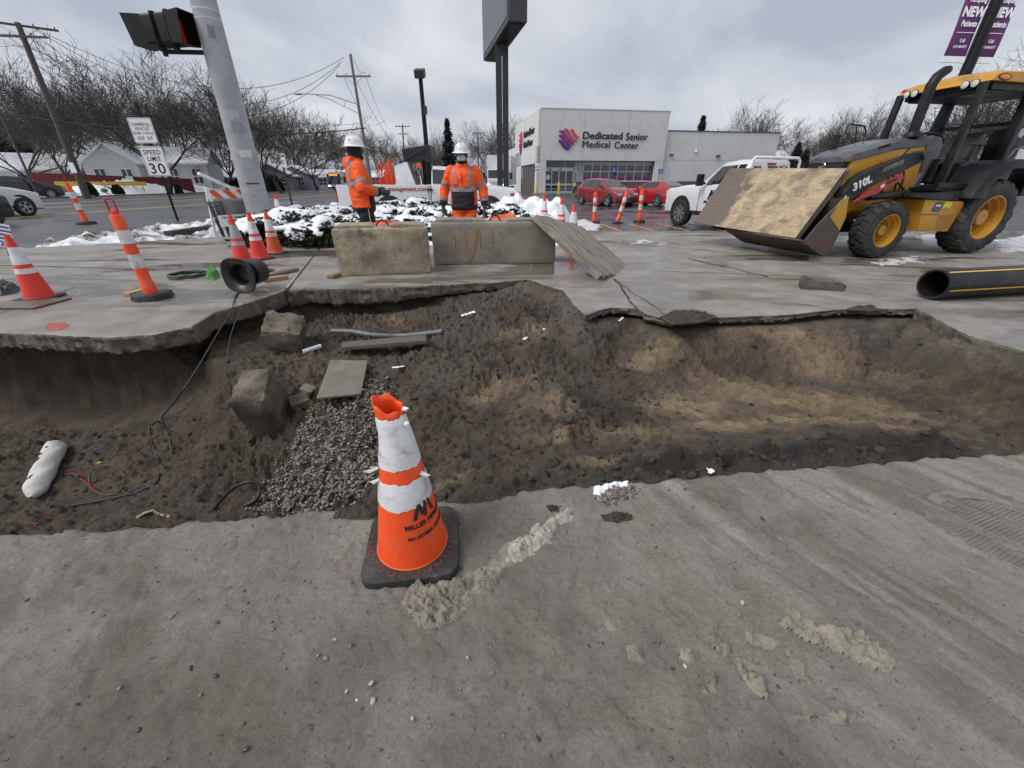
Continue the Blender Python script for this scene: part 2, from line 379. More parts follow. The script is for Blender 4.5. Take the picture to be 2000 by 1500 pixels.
def bed_z(x, y):
    z = np.full(x.shape, wts[-1])
    for k in range(nb): z -= wts[k] * np.sqrt((x - bxy[k, 0]) ** 2 + (y - bxy[k, 1]) ** 2 + .0016)
    return np.clip(z, -1.12, .04)
def gauss(x, y, u, v, z, r, e=1.0, ang=0.0):
    c = G(u, v, z); dx, dy = x - c.x, y - c.y; ca, sa = math.cos(ang), math.sin(ang)
    return np.exp(-(((dx * ca + dy * sa) / (r * e)) ** 2 + ((-dx * sa + dy * ca) / r) ** 2))
SHELF = [tuple(G(u, v, -.37)[:2]) for u, v in ((396,708),(440,722),(500,716),(560,708),(578,690),(592,640),(560,605),(430,600),(398,650))]
def terrain_z(x, y):
    ins = inside(x, y, HOLE)
    dF = seg_dist(x, y, FE); dN = seg_dist(x, y, NE); dR = seg_dist(x, y, RE)
    d = np.minimum(np.minimum(dF, dN), dR); d = np.where(ins, d, -d)
    near = dN < np.minimum(dF, dR)
    dF = np.where(ins, dF, -dF)
    d0 = np.interp(x, [-7, -3.6, -3.1, -2.6, -2.0, -1.4, -.8, -.3, .3, .8, 1.3, 2.2, 4.5], [-.5, -.5, -.2, -.2, -.28, -.34, -.12, -.03, .0, -.02, -.05, -.03, .0])
    wd = np.interp(x, [-7, -3.5, -3, -2, -1, 0, .8, 1.5, 2.5, 4.5], [.16, .2, .25, .14, .2, .5, .42, .45, .62, .75])
    d0 = d0 + .07 * fbm(x, y * 0, 2.2, 4, 5); wd = wd * (1 + .6 * fbm(x, y * .3, 3.1, 4, 9))
    d0 = np.where(near, -.06, d0); wd = np.where(near, .1, wd)
    rr = (~near) & (dR < np.abs(dF)); d0 = np.where(rr, -.03, d0); wd = np.where(rr, .62 + .2 * fbm(y, x, 3, 3, 10), wd)
    s = sm(0, 1, (d - d0) / wd)
    top = -(thick_at(x) + .045); bed = bed_z(x, y)
    z = top + (bed - top) * s
    inn = sm(-.02, .12, d)
    # relief: lumps, clods, dig marks
    rough = np.interp(x, [-7, -3, -2, -.5, .4, 1.0, 1.5, 4.5], [.6, .75, .8, .95, .9, .6, .34, .38]) * (.45 + 1.1 * vn(x * 1.3 + 5, y * 1.6, 46))
    wall = 4 * s * (1 - s)
    z = z + inn * rough * (.06 * fbm(x, y, 2.6, 4, 11) + .09 * (np.abs(fbm(x, y, 6, 4, 21)) - .2) + .085 * (np.abs(fbm(x, y, 13, 3, 31)) - .2) + .07 * fbm(x, y, 30, 3, 41) * (.4 + vn(x * 3, y * 3, 44)))
    z = z + wall * (.10 * fbm(x + y * .6, y, 4.5, 5, 51) + .07 * (np.abs(fbm(x, y * .7 + z * .5, 12, 4, 52)) - .2) + .05 * fbm(x, y + z, 30, 3, 53))
    # bucket scrapes that curl off the back wall of the right-hand cut
    sc = sm(1.4, 2.0, x) * sm(.0, .3, d) * (1 - sm(1.1, 1.9, d))
    q = (x + .75 * (y - 3.2)) + .12 * fbm(x, y, 1.6, 2, 61)
    z = z + sc * .032 * np.sin(q * 30) * (.5 + vn(x * 2, y * 2, 3))
    # heap of dark clods along the near edge
    hp = sm(.15, .9, x) * (1 - sm(2.35, 2.75, x)) * np.exp(-((dN - .16) / .15) ** 2) * ins
    z = z + hp * (.05 + .10 * fbm(x, y, 8, 3, 71) + .09 * (np.abs(fbm(x, y, 20, 3, 72)) - .15))
    # ramp of dirt that laps over the slab edge
    rw_ = sm(-.3, .12, x) * (1 - sm(.72, .9, x)) * (y > 3.6); rz_ = -.045 + .05 * fbm(x, y, 7, 4, 75) - .62 * np.maximum(d - .02, 0)
    z = np.where(d > -.05, z + rw_ * (np.maximum(z, rz_) - z), z)
    # shelf of caked earth and old footing left of the gravel, cut off steeply towards the viewer
    dS = seg_dist(x, y, SHELF, True); dS = np.where(inside(x, y, SHELF), dS, -dS) + .05 * fbm(x, y, 4, 4, 77)
    zs_ = -.37 + .06 * fbm(x, y, 5, 4, 78) + .03 * fbm(x, y, 18, 3, 79); z = np.where(d > -.2, np.maximum(z, z + (zs_ - z) * sm(-.05, .07, dS)), z)
    # hollow worn under the slab
    z = z - .16 * gauss(x, y, 775, 618, -.32, .16, 1.6) * s
    return z, d
step = .0115
gx = np.arange(-7.6, 4.9, step); gy = np.arange(.5, 6.4, step)
gx = np.where(gx < -5.2, gx, gx)
XX, YY = np.meshgrid(gx, gy, indexing='ij')
ZZ, DD = terrain_z(XX, YY)
keep = DD > -.8
sand = np.zeros_like(XX)
for (u, v, z, r, e, an) in [(1000,745,-.2,.17,1.5,.3),(1080,775,-.2,.16,1.4,-.5),(940,770,-.25,.12,1.4,0),(1230,860,-.4,.13,2.2,.1),(1180,915,-.2,.1,2,.1),(1330,790,-.45,.2,1.8,.2),(1480,770,-.48,.2,2.2,-.5),(1560,720,-.5,.17,2.4,-.5),
        (1650,790,-.47,.16,2.2,-.5),(1420,840,-.44,.14,2,.1),(1560,830,-.44,.12,2.4,.1),(1880,745,-.5,.13,2.2,-.3),(1270,715,-.46,.12,2,.2),(1050,620,-.03,.13,1.3,1),(1700,845,-.42,.1,2.4,-.1),(1090,840,-.25,.1,1.6,.6),(900,930,-.15,.08,2,.3),(760,610,-.3,.1,1.2,0),(1000,640,-.1,.1,1.2,.8)]:
    sand = np.maximum(sand, gauss(XX, YY, u, v, z, r * 1.25, e, an))
sand = np.clip(sand * 1.15 + .6 * fbm(XX, YY, 4, 5, 81, .6) + .3 * fbm(XX, YY, 26, 3, 82) + .3 * sm(1.0, 2.0, XX) - .2, 0, 1)
grey = sm(-.05, .5, fbm(XX, YY, 1.7, 4, 91) + .5 * sm(-.4, -.12, ZZ) - .25) * (1 - sand)
dark = np.exp(-((seg_dist(XX, YY, NE) - .14) / .15) ** 2) * sm(.2, .8, XX) * (1 - sm(2.4, 2.9, XX)) + gauss(XX, YY, 1170, 800, -.42, .22, 1.3) + .6 * gauss(XX, YY, 1200, 645, -.3, .15, 1.5)
dark = np.clip(dark + .3 * fbm(XX, YY, 6, 3, 99), 0, 1)
def earth_material():
    m = bpy.data.materials.new('earth'); m.use_nodes = True; nt = m.node_tree; N = nt.nodes.new; L = nt.links.new; b = nt.nodes['Principled BSDF']
    tc = N('ShaderNodeTexCoord')
    def nzt(s, d=8, rg=.65):
        n = N('ShaderNodeTexNoise'); n.inputs['Scale'].default_value = s; n.inputs['Detail'].default_value = d; n.inputs['Roughness'].default_value = rg; L(tc.outputs['Object'], n.inputs['Vector']); return n.outputs[0]
    def ramp(i, a, b_, ca, cb):
        r = N('ShaderNodeValToRGB'); r.color_ramp.elements[0].position = a; r.color_ramp.elements[1].position = b_; r.color_ramp.elements[0].color = (*ca, 1); r.color_ramp.elements[1].color = (*cb, 1); L(i, r.inputs[0]); return r.outputs[0]
    def mix(f, a, c, bl='MIX'):
        k = N('ShaderNodeMix'); k.data_type = 'RGBA'; k.blend_type = bl
        if isinstance(f, float): k.inputs[0].default_value = f
        else: L(f, k.inputs[0])
        L(a, k.inputs[6]); L(c, k.inputs[7]); return k.outputs[2]
    def attr(n):
        a = N('ShaderNodeAttribute'); a.attribute_name = n; return a.outputs['Fac']
    base = ramp(nzt(4), .3, .7, (.05, .037, .026), (.185, .14, .098))
    base = mix(attr('grey'), base, ramp(nzt(9), .3, .7, (.085, .074, .062), (.18, .158, .132)))
    base = mix(attr('sand'), base, ramp(nzt(11), .3, .7, (.2, .148, .09), (.45, .345, .22)))
    base = mix(attr('dark'), base, ramp(nzt(13), .3, .7, (.03, .026, .022), (.068, .058, .048)))
    base = mix(.7, base, nzt(60, 6, .8), 'OVERLAY')
    L(base, b.inputs['Base Color'])
    mr = N('ShaderNodeMapRange'); mr.inputs[1].default_value = .4; mr.inputs[2].default_value = .62; mr.inputs[3].default_value = .5; mr.inputs[4].default_value = .95; L(nzt(5), mr.inputs[0]); L(mr.outputs[0], b.inputs['Roughness'])
    b1 = N('ShaderNodeBump'); b1.inputs['Strength'].default_value = 1; b1.inputs['Distance'].default_value = .055; L(nzt(38, 10, .78), b1.inputs['Height'])
    L(b1.outputs[0], b.inputs['Normal']); return m
EARTH = earth_material()
V = np.stack([XX.ravel(), YY.ravel(), ZZ.ravel()], 1); F = grid_faces(*XX.shape, keep=keep)
used = np.unique(F); re = np.zeros(len(V), np.int64); re[used] = np.arange(len(used))
trench = tag(np_mesh('trench_earth', V[used], re[F], EARTH, smooth=True, attrs={'sand': sand.ravel()[used], 'grey': grey.ravel()[used], 'dark': dark.ravel()[used]}), kind='structure')
def tz(x, y):
    z, d = terrain_z(np.array([float(x)]), np.array([float(y)])); return float(z[0])
def on_earth(u, v):                      # march the sight line down onto the earth
    a, dy, dz = ray(u, v); ts = np.linspace(1.2, 7.5, 700); zz, _ = terrain_z(a * ts, dy * ts); zr = CAM_H + dz * ts
    k = int(np.argmax(zr < zz)); t = ts[k]; return Vector((a * t, dy * t, float(zz[k])))

# ------------------------------------------------------------------ concrete panels with broken edges
def slab(name, edge, back, thick, m_top, m_edge, rows, seed, jit=.02, relief=.006, under=.45, step=.025, label=None):
    e = resample(edge, step); n = len(e); s = np.arange(n) * step
    tx = np.gradient(e[:, 0]); ty = np.gradient(e[:, 1]); ln = np.hypot(tx, ty) + 1e-9
    bk = resample(back, .05); ti = np.linspace(0, len(bk) - 1, n); bk = np.stack([np.interp(ti, np.arange(len(bk)), bk[:, k]) for k in (0, 1)], 1)
    dirv = bk - e; dl = np.linalg.norm(dirv, axis=1)[:, None]; dn = dirv / dl
    j = jit * 1.5 * fbm(s, s * 0 + seed, 5, 5, seed, .65) + jit * .9 * (np.abs(fbm(s, s * 0, 14, 3, seed + 3)) - .2)
    th = thick(e[:, 0]) * (1 + .2 * fbm(s, s * 0 + 3, 3.5, 4, seed + 7)) + .03 * fbm(s, s * 0, 16, 4, seed + 8, .7)
    e2 = e + dn * (j[:, None])
    rws = []
    for r in rows:
        p = e2 + dn * np.minimum(r, dl); z = relief * fbm(p[:, 0], p[:, 1], 3, 4, 5) + .4 * relief * fbm(p[:, 0], p[:, 1], 20, 3, 6) - .012 * math.exp(-r / .03)
        rws.append(np.column_stack([p, z]))
    rws.append(np.column_stack([bk, np.zeros(n)]))
    V = np.concatenate(rws[::-1]); top_rows = len(rws)
    und = []
    for fz, back_off, jj in ((.12, -.006, .008), (.35, .004, .016), (.6, .0, .02), (.85, .012, .024), (1.0, .05, .02)):
        jx = jj * 1.5 * fbm(s, s * 0 + fz * 9, 9, 5, seed + 20, .7) + jj * 1.1 * fbm(s, s * 0 + fz * 31, 26, 3, seed + 30)
        p = e2 + dn * (back_off + jx)[:, None]; und.append(np.column_stack([p, -th * fz - .008]))
    p = e2 + dn * np.minimum(under, dl); und.append(np.column_stack([p, -th - .01]))
    V = np.concatenate([V] + und); F = grid_faces(top_rows + len(und), n)
    mi = np.repeat(np.arange(top_rows + len(und) - 1) >= top_rows - 1, n - 1)
    o = np_mesh(name, V, F, [m_top, m_edge], smooth=True); o.data.polygons.foreach_set('material_index', mi.astype(np.int32)); o.data.update()
    b = bmesh.new(); b.from_mesh(o.data); bmesh.ops.recalc_face_normals(b, faces=b.faces)
    if sum(f.normal.z * f.calc_area() for f in b.faces if f.material_index == 0) < 0: bmesh.ops.reverse_faces(b, faces=b.faces)
    b.to_mesh(o.data); b.free(); o.data.set_sharp_from_angle(angle=R(24))
    return tag(o, kind='structure')
rowsF = [0, .015, .035, .07, .12, .2, .3, .42, .56, .75, 1.0, 1.3, 1.7, 2.2, 2.8, 3.5, 4.4, 5.5, 7]
kA = FE.index(tuple(G(555, 567)[:2])); kB = FE.index(tuple(G(1029, 544)[:2]))
slab('concrete_slab', FE[:kA + 1], [(-11.3, 8.6), (-10.6, 8.6), (-7.3, 10.8), (-5.6, 9.6), (-4.2, 9.25)], thick_at, concrete_wet, concrete_edge, rowsF, 3)
kj = [(a + .012, b) for a, b in FE[kA:kB + 1]]
slab('concrete_slab', kj, [(-4.18, 9.25), (.55, 9.25)], lambda x: thick_at(x) + .02, concrete_wet, concrete_edge, rowsF, 13, jit=.03)
slab('concrete_slab', [(a + .012, b) for a, b in FE[kB:]], [(.56, 9.25), (1.8, 9.25), (1.85, 11.78), (11.5, 11.78)], thick_at, concrete_wet, concrete_edge, rowsF, 23)
slab('concrete_slab', RE, [(11.6, 4.3), (11.6, 4.0), (11.6, 3.4), (11.6, 3.0), (11.6, 2.4), (11.6, 1.9)], lambda x: thick_at(x) * 0 + .2, concrete_wet, concrete_edge, rowsF, 33)
b = MB(); b.add([(G(1790, 601).x, G(1790, 601).y, -.004), (11.6, 4.28, -.004), (11.5, 11.8, -.004), (9, 11.8, -.004)], [(0, 1, 2, 3)])
b.add([(-7.5, 3.75, -.004), (-7.5, .62, -.004), (-11.3, .3, -.004), (-11.3, 8.6, -.004)], [(0, 1, 2, 3)]); b.add([(4.6, 1.86, -.004), (4.6, -3, -.004), (11.6, -3, -.004), (11.6, 1.9, -.004)], [(0, 1, 2, 3)])
tag(b.build('pavement', concrete_wet, fix=False), kind='structure')
# ------------------------------------------------------------------ muddy pavement in front
def mud_material():
    m = bpy.data.materials.new('muddy_pavement'); m.use_nodes = True; nt = m.node_tree; N = nt.nodes.new; L = nt.links.new; b = nt.nodes['Principled BSDF']
    tc = N('ShaderNodeTexCoord')
    def nzt(s, d=8, rg=.62, sc=None, rot=0, dist=0):
        n = N('ShaderNodeTexNoise'); n.inputs['Scale'].default_value = s; n.inputs['Detail'].default_value = d; n.inputs['Roughness'].default_value = rg; n.inputs['Distortion'].default_value = dist
        mp = N('ShaderNodeMapping'); mp.vector_type = 'TEXTURE'; mp.inputs['Rotation'].default_value = (0, 0, rot)
        if sc: mp.inputs['Scale'].default_value = sc
        L(tc.outputs['Object'], mp.inputs[0]); L(mp.outputs[0], n.inputs['Vector']); return n.outputs[0]
    def ramp(i, a, b_, ca, cb):
        r = N('ShaderNodeValToRGB'); r.color_ramp.elements[0].position = a; r.color_ramp.elements[1].position = b_; r.color_ramp.elements[0].color = (*ca, 1); r.color_ramp.elements[1].color = (*cb, 1); L(i, r.inputs[0]); return r.outputs[0]
    def mix(f, a, c, bl='MIX'):
        k = N('ShaderNodeMix'); k.data_type = 'RGBA'; k.blend_type = bl
        if isinstance(f, float): k.inputs[0].default_value = f
        else: L(f, k.inputs[0])
        L(a, k.inputs[6]); L(c, k.inputs[7]); return k.outputs[2]
    def attr(n):
        a = N('ShaderNodeAttribute'); a.attribute_name = n; return a.outputs['Fac']
    base = ramp(nzt(2.2), .3, .7, (.195, .178, .155), (.35, .325, .288))
    wet = ramp(nzt(1.7, 6, .6, dist=.6), .42, .62, (0, 0, 0), (1, 1, 1))
    base = mix(wet, base, ramp(nzt(6), .3, .7, (.125, .108, .085), (.215, .19, .152)))
    st = ramp(nzt(9, 6, .6, (1, 9, 1), R(32)), .46, .6, (0, 0, 0), (1, 1, 1))
    k = N('ShaderNodeMath'); k.operation = 'MULTIPLY'; L(st, k.inputs[0]); L(attr('streak'), k.inputs[1])
    base = mix(k.outputs[0], base, ramp(nzt(5), .3, .7, (.26, .24, .21), (.37, .345, .31)))
    base = mix(attr('silt'), base, ramp(nzt(8), .3, .7, (.22, .2, .158), (.31, .285, .23)))
    base = mix(.75, base, nzt(90, 6, .8), 'OVERLAY'); base = mix(ramp(nzt(48, 3, .6), .64, .7, (0, 0, 0), (.75, .75, .75)), base, ramp(nzt(3), .4, .6, (.05, .047, .042), (.07, .065, .058)))
    L(base, b.inputs['Base Color'])
    mr = N('ShaderNodeMapRange'); mr.inputs[1].default_value = .4; mr.inputs[2].default_value = .6; mr.inputs[3].default_value = .28; mr.inputs[4].default_value = .75; L(nzt(2.5), mr.inputs[0])
    ms = N('ShaderNodeMath'); ms.operation = 'MULTIPLY'; L(attr('silt'), ms.inputs[0]); ms.inputs[1].default_value = .3
    mq = N('ShaderNodeMath'); mq.operation = 'SUBTRACT'; mq.use_clamp = True; L(mr.outputs[0], mq.inputs[0]); L(ms.outputs[0], mq.inputs[1]); L(mq.outputs[0], b.inputs['Roughness'])
    b1 = N('ShaderNodeBump'); b1.inputs['Strength'].default_value = .9; b1.inputs['Distance'].default_value = .018; L(nzt(75, 10, .8), b1.inputs['Height'])
    L(b1.outputs[0], b.inputs['Normal']); return m
MUD = mud_material()
def pave_z(x, y):
    z = .010 * fbm(x, y, 1.3, 3, 201) + .009 * fbm(x, y, 5, 4, 203) + .011 * fbm(x, y, 15, 4, 204) * (.35 + vn(x * 2.3, y * 2.3, 215)) + .010 * fbm(x, y, 46, 2, 205) * (.2 + 1.2 * vn(x * 4, y * 4, 216))
    pk = sm(.45, .75, vn(x * 38, y * 38, 207)) * sm(.3, .6, vn(x * 6, y * 6, 208)); z = z + .009 * pk * (1 - .6 * sm(.2, 1.2, x))
    # wheel streaks on the right run down towards the viewer
    q = (x * .85 + y * .53); sk = sm(.35, 1.0, x + .4 * (y - 1.0)); z = z + sk * .008 * np.sin(q * 40 + 3 * fbm(x, y, .8, 2, 209)) * (.4 + vn(q * 5, y * .7, 210))
    q2 = (x * .95 - y * .3); sk2 = 1 - sm(-1.3, -.5, x); z = z + sk2 * .005 * np.sin(q2 * 30) * (.3 + vn(q2 * 6, y, 211))
    return z * .8 - .006
def pavement():
    e = resample(NE, .0085); n = len(e); s = np.arange(n) * .0085
    e[:, 1] += .018 * fbm(s, s * 0, 3, 5, 301) + .008 * fbm(s, s * 0, 30, 2, 302)
    offs = np.concatenate([np.arange(0, 1.1, .0075), np.linspace(1.12, 4.5, 12)])
    X = e[:, 0][None] + 0 * offs[:, None]; Y = e[:, 1][None] - offs[:, None]
    Z = pave_z(X, Y) - .02 * np.exp(-offs[:, None] / .02)
    th = .2 + .03 * fbm(s, s * 0, 3, 3, 305)
    low = [np.stack([e[:, 0], e[:, 1] - o + .02 * fbm(s, s * 0 + f, 11, 3, 310), -th * f - .02], 1) for f, o in ((.15, -.004), (.5, .0), (1, .02))]
    V = np.concatenate([np.stack([X, Y, Z], 2).reshape(-1, 3)[::1].reshape(len(offs), n, 3)[::-1].reshape(-1, 3)] + low)
    F = grid_faces(len(offs) + 3, n)[:, ::-1]
    x, y = V[:, 0], V[:, 1]
    streak = sm(.3, .9, x + .4 * (y - 1)) + .45 * (1 - sm(-1.4, -.7, x))
    silt = np.zeros(len(V))
    for (u, v, r, ex, an) in ((1500,1210,.13,1.8,-.2),(1290,1080,.09,1.6,.2),(1230,1020,.05,2.4,.2),(1450,1260,.1,1.6,-.3),(1330,1170,.1,1.8,.1),(900,1150,.1,1.5,.4),(1180,1190,.07,2,-.9),(1300,1380,.08,2,.6),(1480,1180,.06,2,.2),(1620,1230,.06,2,.4),(1060,1240,.05,2.4,-1),(1380,1270,.08,1.7,-.2)):
        silt = np.maximum(silt, gauss(x, y, u, v, 0, r, ex, an))
    silt = np.clip(silt * 1.4 + .5 * fbm(x, y, 7, 4, 321) - .25, 0, 1)
    return tag(np_mesh('pavement', V, F, MUD, smooth=True, attrs={'streak': np.clip(streak, 0, 1), 'silt': silt}), kind='structure')
pavement()

# ------------------------------------------------------------------ loose stuff: clods, gravel, pebbles
def ico(sub=1):
    b = bmesh.new(); bmesh.ops.create_icosphere(b, subdivisions=sub, radius=1); v = np.array([q.co[:] for q in b.verts]); f = np.array([[q.index for q in p.verts] for p in b.faces]); b.free(); return v, f
ICO1, ICOF1 = ico(1); ICO2, ICOF2 = ico(2)
def scatter(name, pts, sizes, m, sub=1, flat=.7, rough=.35, seed=1, up=.3):
    rng = np.random.default_rng(seed); iv, fv = (ICO1, ICOF1) if sub == 1 else (ICO2, ICOF2); n = len(pts); k = len(iv)
    rad = 1 + rough * (rng.random((n, k)) - .5) * 2
    P = iv[None] * rad[:, :, None] * np.stack([.7 + .6 * rng.random(n), .7 + .6 * rng.random(n), flat * (.7 + .6 * rng.random(n))], 1)[:, None]
    a = rng.random(n) * 6.283; ca, sa = np.cos(a), np.sin(a)
    X = P[:, :, 0] * ca[:, None] - P[:, :, 1] * sa[:, None]; Y = P[:, :, 0] * sa[:, None] + P[:, :, 1] * ca[:, None]
    tl = (rng.random(n) - .5) * .9; Z = P[:, :, 2] + X * tl[:, None]
    Q = np.stack([X, Y, Z], 2) * np.asarray(sizes)[:, None, None] + np.asarray(pts)[:, None]; Q[:, :, 2] += (np.asarray(sizes) * up)[:, None]
    F = (fv[None] + (np.arange(n) * k)[:, None, None]).reshape(-1, 3)
    return tag(np_mesh(name, Q.reshape(-1, 3), F, m, smooth=sub > 1), kind='stuff')
def pick(n, box, prob, seed):
    rng = np.random.default_rng(seed); x = rng.uniform(box[0], box[1], n); y = rng.uniform(box[2], box[3], n); z, d = terrain_z(x, y)
    k = (rng.random(n) < prob(x, y, d)) & (d > .02); return np.stack([x[k], y[k], z[k]], 1)
clodm = mat('dark_clods', (.066, .054, .043), .95, .45, 14, bump=1.0, bscale=90, rand=False)
def clod_p(x, y, d):
    dn = seg_dist(x, y, NE)
    return np.clip(1.6 * np.exp(-((dn - .15) / .15) ** 2) * sm(.0, .6, x) * (1 - sm(2.4, 2.8, x)) + .3 * sm(-1.2, -.6, x) * (1 - sm(1.0, 1.6, x)) + .10 + .2 * (1 - sm(-3, -2.4, x)), 0, 1) * sm(.3, .7, vn(x * 3, y * 3, 401) + .25)
c = pick(26000, (-5.5, 4.4, .8, 5.4), clod_p, 5); rg = np.random.default_rng(2)
scatter('dirt_clods', c, .004 + .02 * rg.random(len(c)) ** 4, clodm, 1, .6, .45, 3, up=.1)
c2 = pick(2200, (-2.2, 3, .9, 4), lambda x, y, d: clod_p(x, y, d) * .5, 15)
scatter('dirt_clods', c2[:900], .014 + .02 * rg.random(len(c2[:900])) ** 3, clodm, 2, .6, .3, 4, up=-.1)
gvm = bpy.data.materials.new('gravel'); gvm.use_nodes = True
def stone_mat(m, lo, hi, rough=.6):
    nt = m.node_tree; g = nt.nodes.new('ShaderNodeNewGeometry'); r = nt.nodes.new('ShaderNodeValToRGB'); r.color_ramp.elements[0].color = (*lo, 1); r.color_ramp.elements[1].color = (*hi, 1)
    nt.links.new(g.outputs['Random Per Island'], r.inputs[0]); b = nt.nodes['Principled BSDF']; nt.links.new(r.outputs[0], b.inputs['Base Color']); b.inputs['Roughness'].default_value = rough
stone_mat(gvm, (.09, .08, .067), (.29, .26, .222))
gpoly = [on_earth(u, v)[:2] for u, v in ((700,742),(745,752),(765,800),(750,860),(735,920),(700,985),(640,995),(560,1000),(500,985),(520,950),(560,890),(590,830),(640,785))]
gp = [tuple(p) for p in gpoly]; gxs = [p[0] for p in gp]; gys = [p[1] for p in gp]
c = pick(16000, (min(gxs) - .1, max(gxs) + .1, min(gys) - .1, max(gys) + .1), lambda x, y, d: np.where(inside(x, y, gp), 1.0, .35 * np.exp(-(seg_dist(x, y, gp, True) / .05) ** 2)), 8)
scatter('gravel', c, .003 + .0105 * rg.random(len(c)) ** 1.8, gvm, 1, .8, .35, 6, up=.4)
pbm = bpy.data.materials.new('pebbles'); pbm.use_nodes = True; stone_mat(pbm, (.045, .042, .04), (.2, .185, .165), .5)
n = 1500; x = rg.uniform(-1.9, 2.6, n); y = rg.uniform(.25, 1.5, n); ne = np.array(NE); yn = np.interp(x, ne[:, 0], ne[:, 1]); k = y < yn - .02
x, y = x[k], y[k]; scatter('pebbles', np.stack([x, y, pave_z(x, y)], 1), .0014 + .0048 * rg.random(len(x)) ** 5, pbm, 1, .7, .3, 9, up=.25)
pc = [(G(u, v).x, G(u, v).y) for u, v in ((1200, 965), (1225, 958), (1190, 975))]
x = np.concatenate([rg.normal(p[0], .028, 40) for p in pc]); y = np.concatenate([rg.normal(p[1], .018, 40) for p in pc]); scatter('gravel', np.stack([x, y, pave_z(x, y)], 1), .006 + .006 * rg.random(len(x)), gvm, 1, .8, .3, 16)
rock_mats = [mat('pale_pebble', (.38, .36, .33), .55, .25, 40), mat('dark_pebble', (.035, .035, .038), .4, .3, 40), mat('brown_pebble', (.2, .16, .12), .5, .3, 40)]
STONES = [(725,1335,9,0),(728,1368,12,0),(636,1285,10,2),(621,1279,7,2),(676,1348,7,0),(697,1367,6,0),(655,1250,7,0),(421,1320,8,1),(480,1462,9,1),(372,1303,7,1),(913,1286,7,0),(840,1417,7,2),(1052,1442,8,1),(1450,1176,9,0),(1339,1298,9,0),(1490,1009,8,1),(805,1402,7,0),(899,1341,7,2),(271,1425,7,1),(335,1204,8,2)]
STL = ['pale angular pebble at the upper end of the little cluster below the big cone', 'largest pale pebble of the little cluster below the big cone', 'brown flat stone left of the pale pebble cluster', 'small brown stone touching the left end of the flat stone', 'narrow pale pebble just left of the pale cluster', 'tiny pale pebble at the lower left of the pale cluster', 'pale pebble on the mud left of the tread-marked ice', 'black rounded pebble on the grey mud left of the pale cluster', 'black glossy pebble alone near the bottom edge', 'black pebble beside a pale one on the left mud', 'pale pebble on the brown mud below the tread-marked ice', 'flat brown pebble in the wet mud towards the bottom', 'black pebble beside the bottom edge right of centre', 'pinkish pebble above the frozen ruts', 'pale oblong pebble left of the frozen ruts', 'black pebble beside the silty puddle near the trench edge', 'thin pale stone in the wet mud near the bottom', 'round dark pebble in the brown mud under the ice', 'dark pebble by a scratch at the lower left', 'dark lump on the left pavement above the small pebbles']
for (u, v, px, k), lb_ in zip(STONES, STL):
    p = G(u, v); t = (p - Vector((0, 0, CAM_H))).length; r = px / 2 / FPX * t * .8; rng = np.random.default_rng(u)
    V = ICO2 * (1 + .3 * (rng.random((len(ICO2), 1)) - .5)) * np.array([1.2, .85, .65]) * r; a = rng.random() * 6; V = V @ np.array([[math.cos(a), math.sin(a), 0], [-math.sin(a), math.cos(a), 0], [0, 0, 1]])
    o = np_mesh('pebble', V, ICOF2, rock_mats[k]); o.location = (p.x, p.y, float(pave_z(np.array([p.x]), np.array([p.y]))[0]) + r * .4); tag(o, lb_, 'pebble', 'pebbles on the muddy pavement')
# ------------------------------------------------------------------ frozen slush, ridges, cracks
def blob(name, px, h, m, seed, label, cat='ice', z0=0.0, step=.006, rough=1.0, edge=.03, zfun=pave_z, sc=22, group=None, kind=None, plane=None, rag=.35):
    poly = [tuple((plane or G)(u, v, z0)[:2]) if plane is None else plane(u, v) for u, v in px]; xs = [p[0] for p in poly]; ys_ = [p[1] for p in poly]
    X, Y = np.meshgrid(np.arange(min(xs) - .03, max(xs) + .03, step), np.arange(min(ys_) - .03, max(ys_) + .03, step), indexing='ij')
    d = seg_dist(X, Y, poly, True); d = np.where(inside(X, Y, poly), d, -d) + rag * edge * fbm(X, Y, 1.2 / edge * (.5 if rag < .5 else 1.3), 4, seed)
    Z = zfun(X, Y) - .004 + h * sm(0, edge, d) * (1 + rough * .7 * fbm(X, Y, sc, 4, seed + 1) + rough * .6 * fbm(X, Y, sc * 3.5, 2, seed + 2)) * .8
    F = grid_faces(*X.shape, keep=d > -.25 * edge); V = np.stack([X.ravel(), Y.ravel(), Z.ravel()], 1); us = np.unique(F); rr = np.zeros(len(V), np.int64); rr[us] = np.arange(len(us))
    o = np_mesh(name, V[us], rr[F], m, smooth=True); return tag(o, label, cat, group, kind)
slush = mat('muddy_ice', (.34, .31, .245), .42, .25, 14, dirt=(.2, .175, .13), dscale=9, damt=.85, bump=.8, bscale=120, rand=False)
white_ice = mat('white_ice', (.6, .57, .51), .5, .22, 22, dirt=(.33, .285, .21), dscale=13, damt=.9, dcut=.46, bump=.8, bscale=110, rand=False)
mudm = mat('ridge_mud', (.3, .27, .215), .5, .25, 12, bump=.8, bscale=110, rand=False)
blob('ice_ridge', [(983,1095),(990,1060),(1030,1040),(1030,1020),(1060,1022),(1090,1000),(1115,995),(1122,1012),(1085,1035),(1075,1060),(1040,1085),(1000,1100)], .038, white_ice, 1, 'lumpy ridge of white and tan ice right of the big cone', rag=.7, rough=1.5, sc=34)
blob('ice_sheet', [(940,1100),(985,1055),(1035,1030),(1060,1050),(1030,1090),(990,1110),(960,1140),(930,1170),(880,1150),(900,1120)], .012, slush, 2, 'thin tan ice film below the white ice ridge', rough=.6)
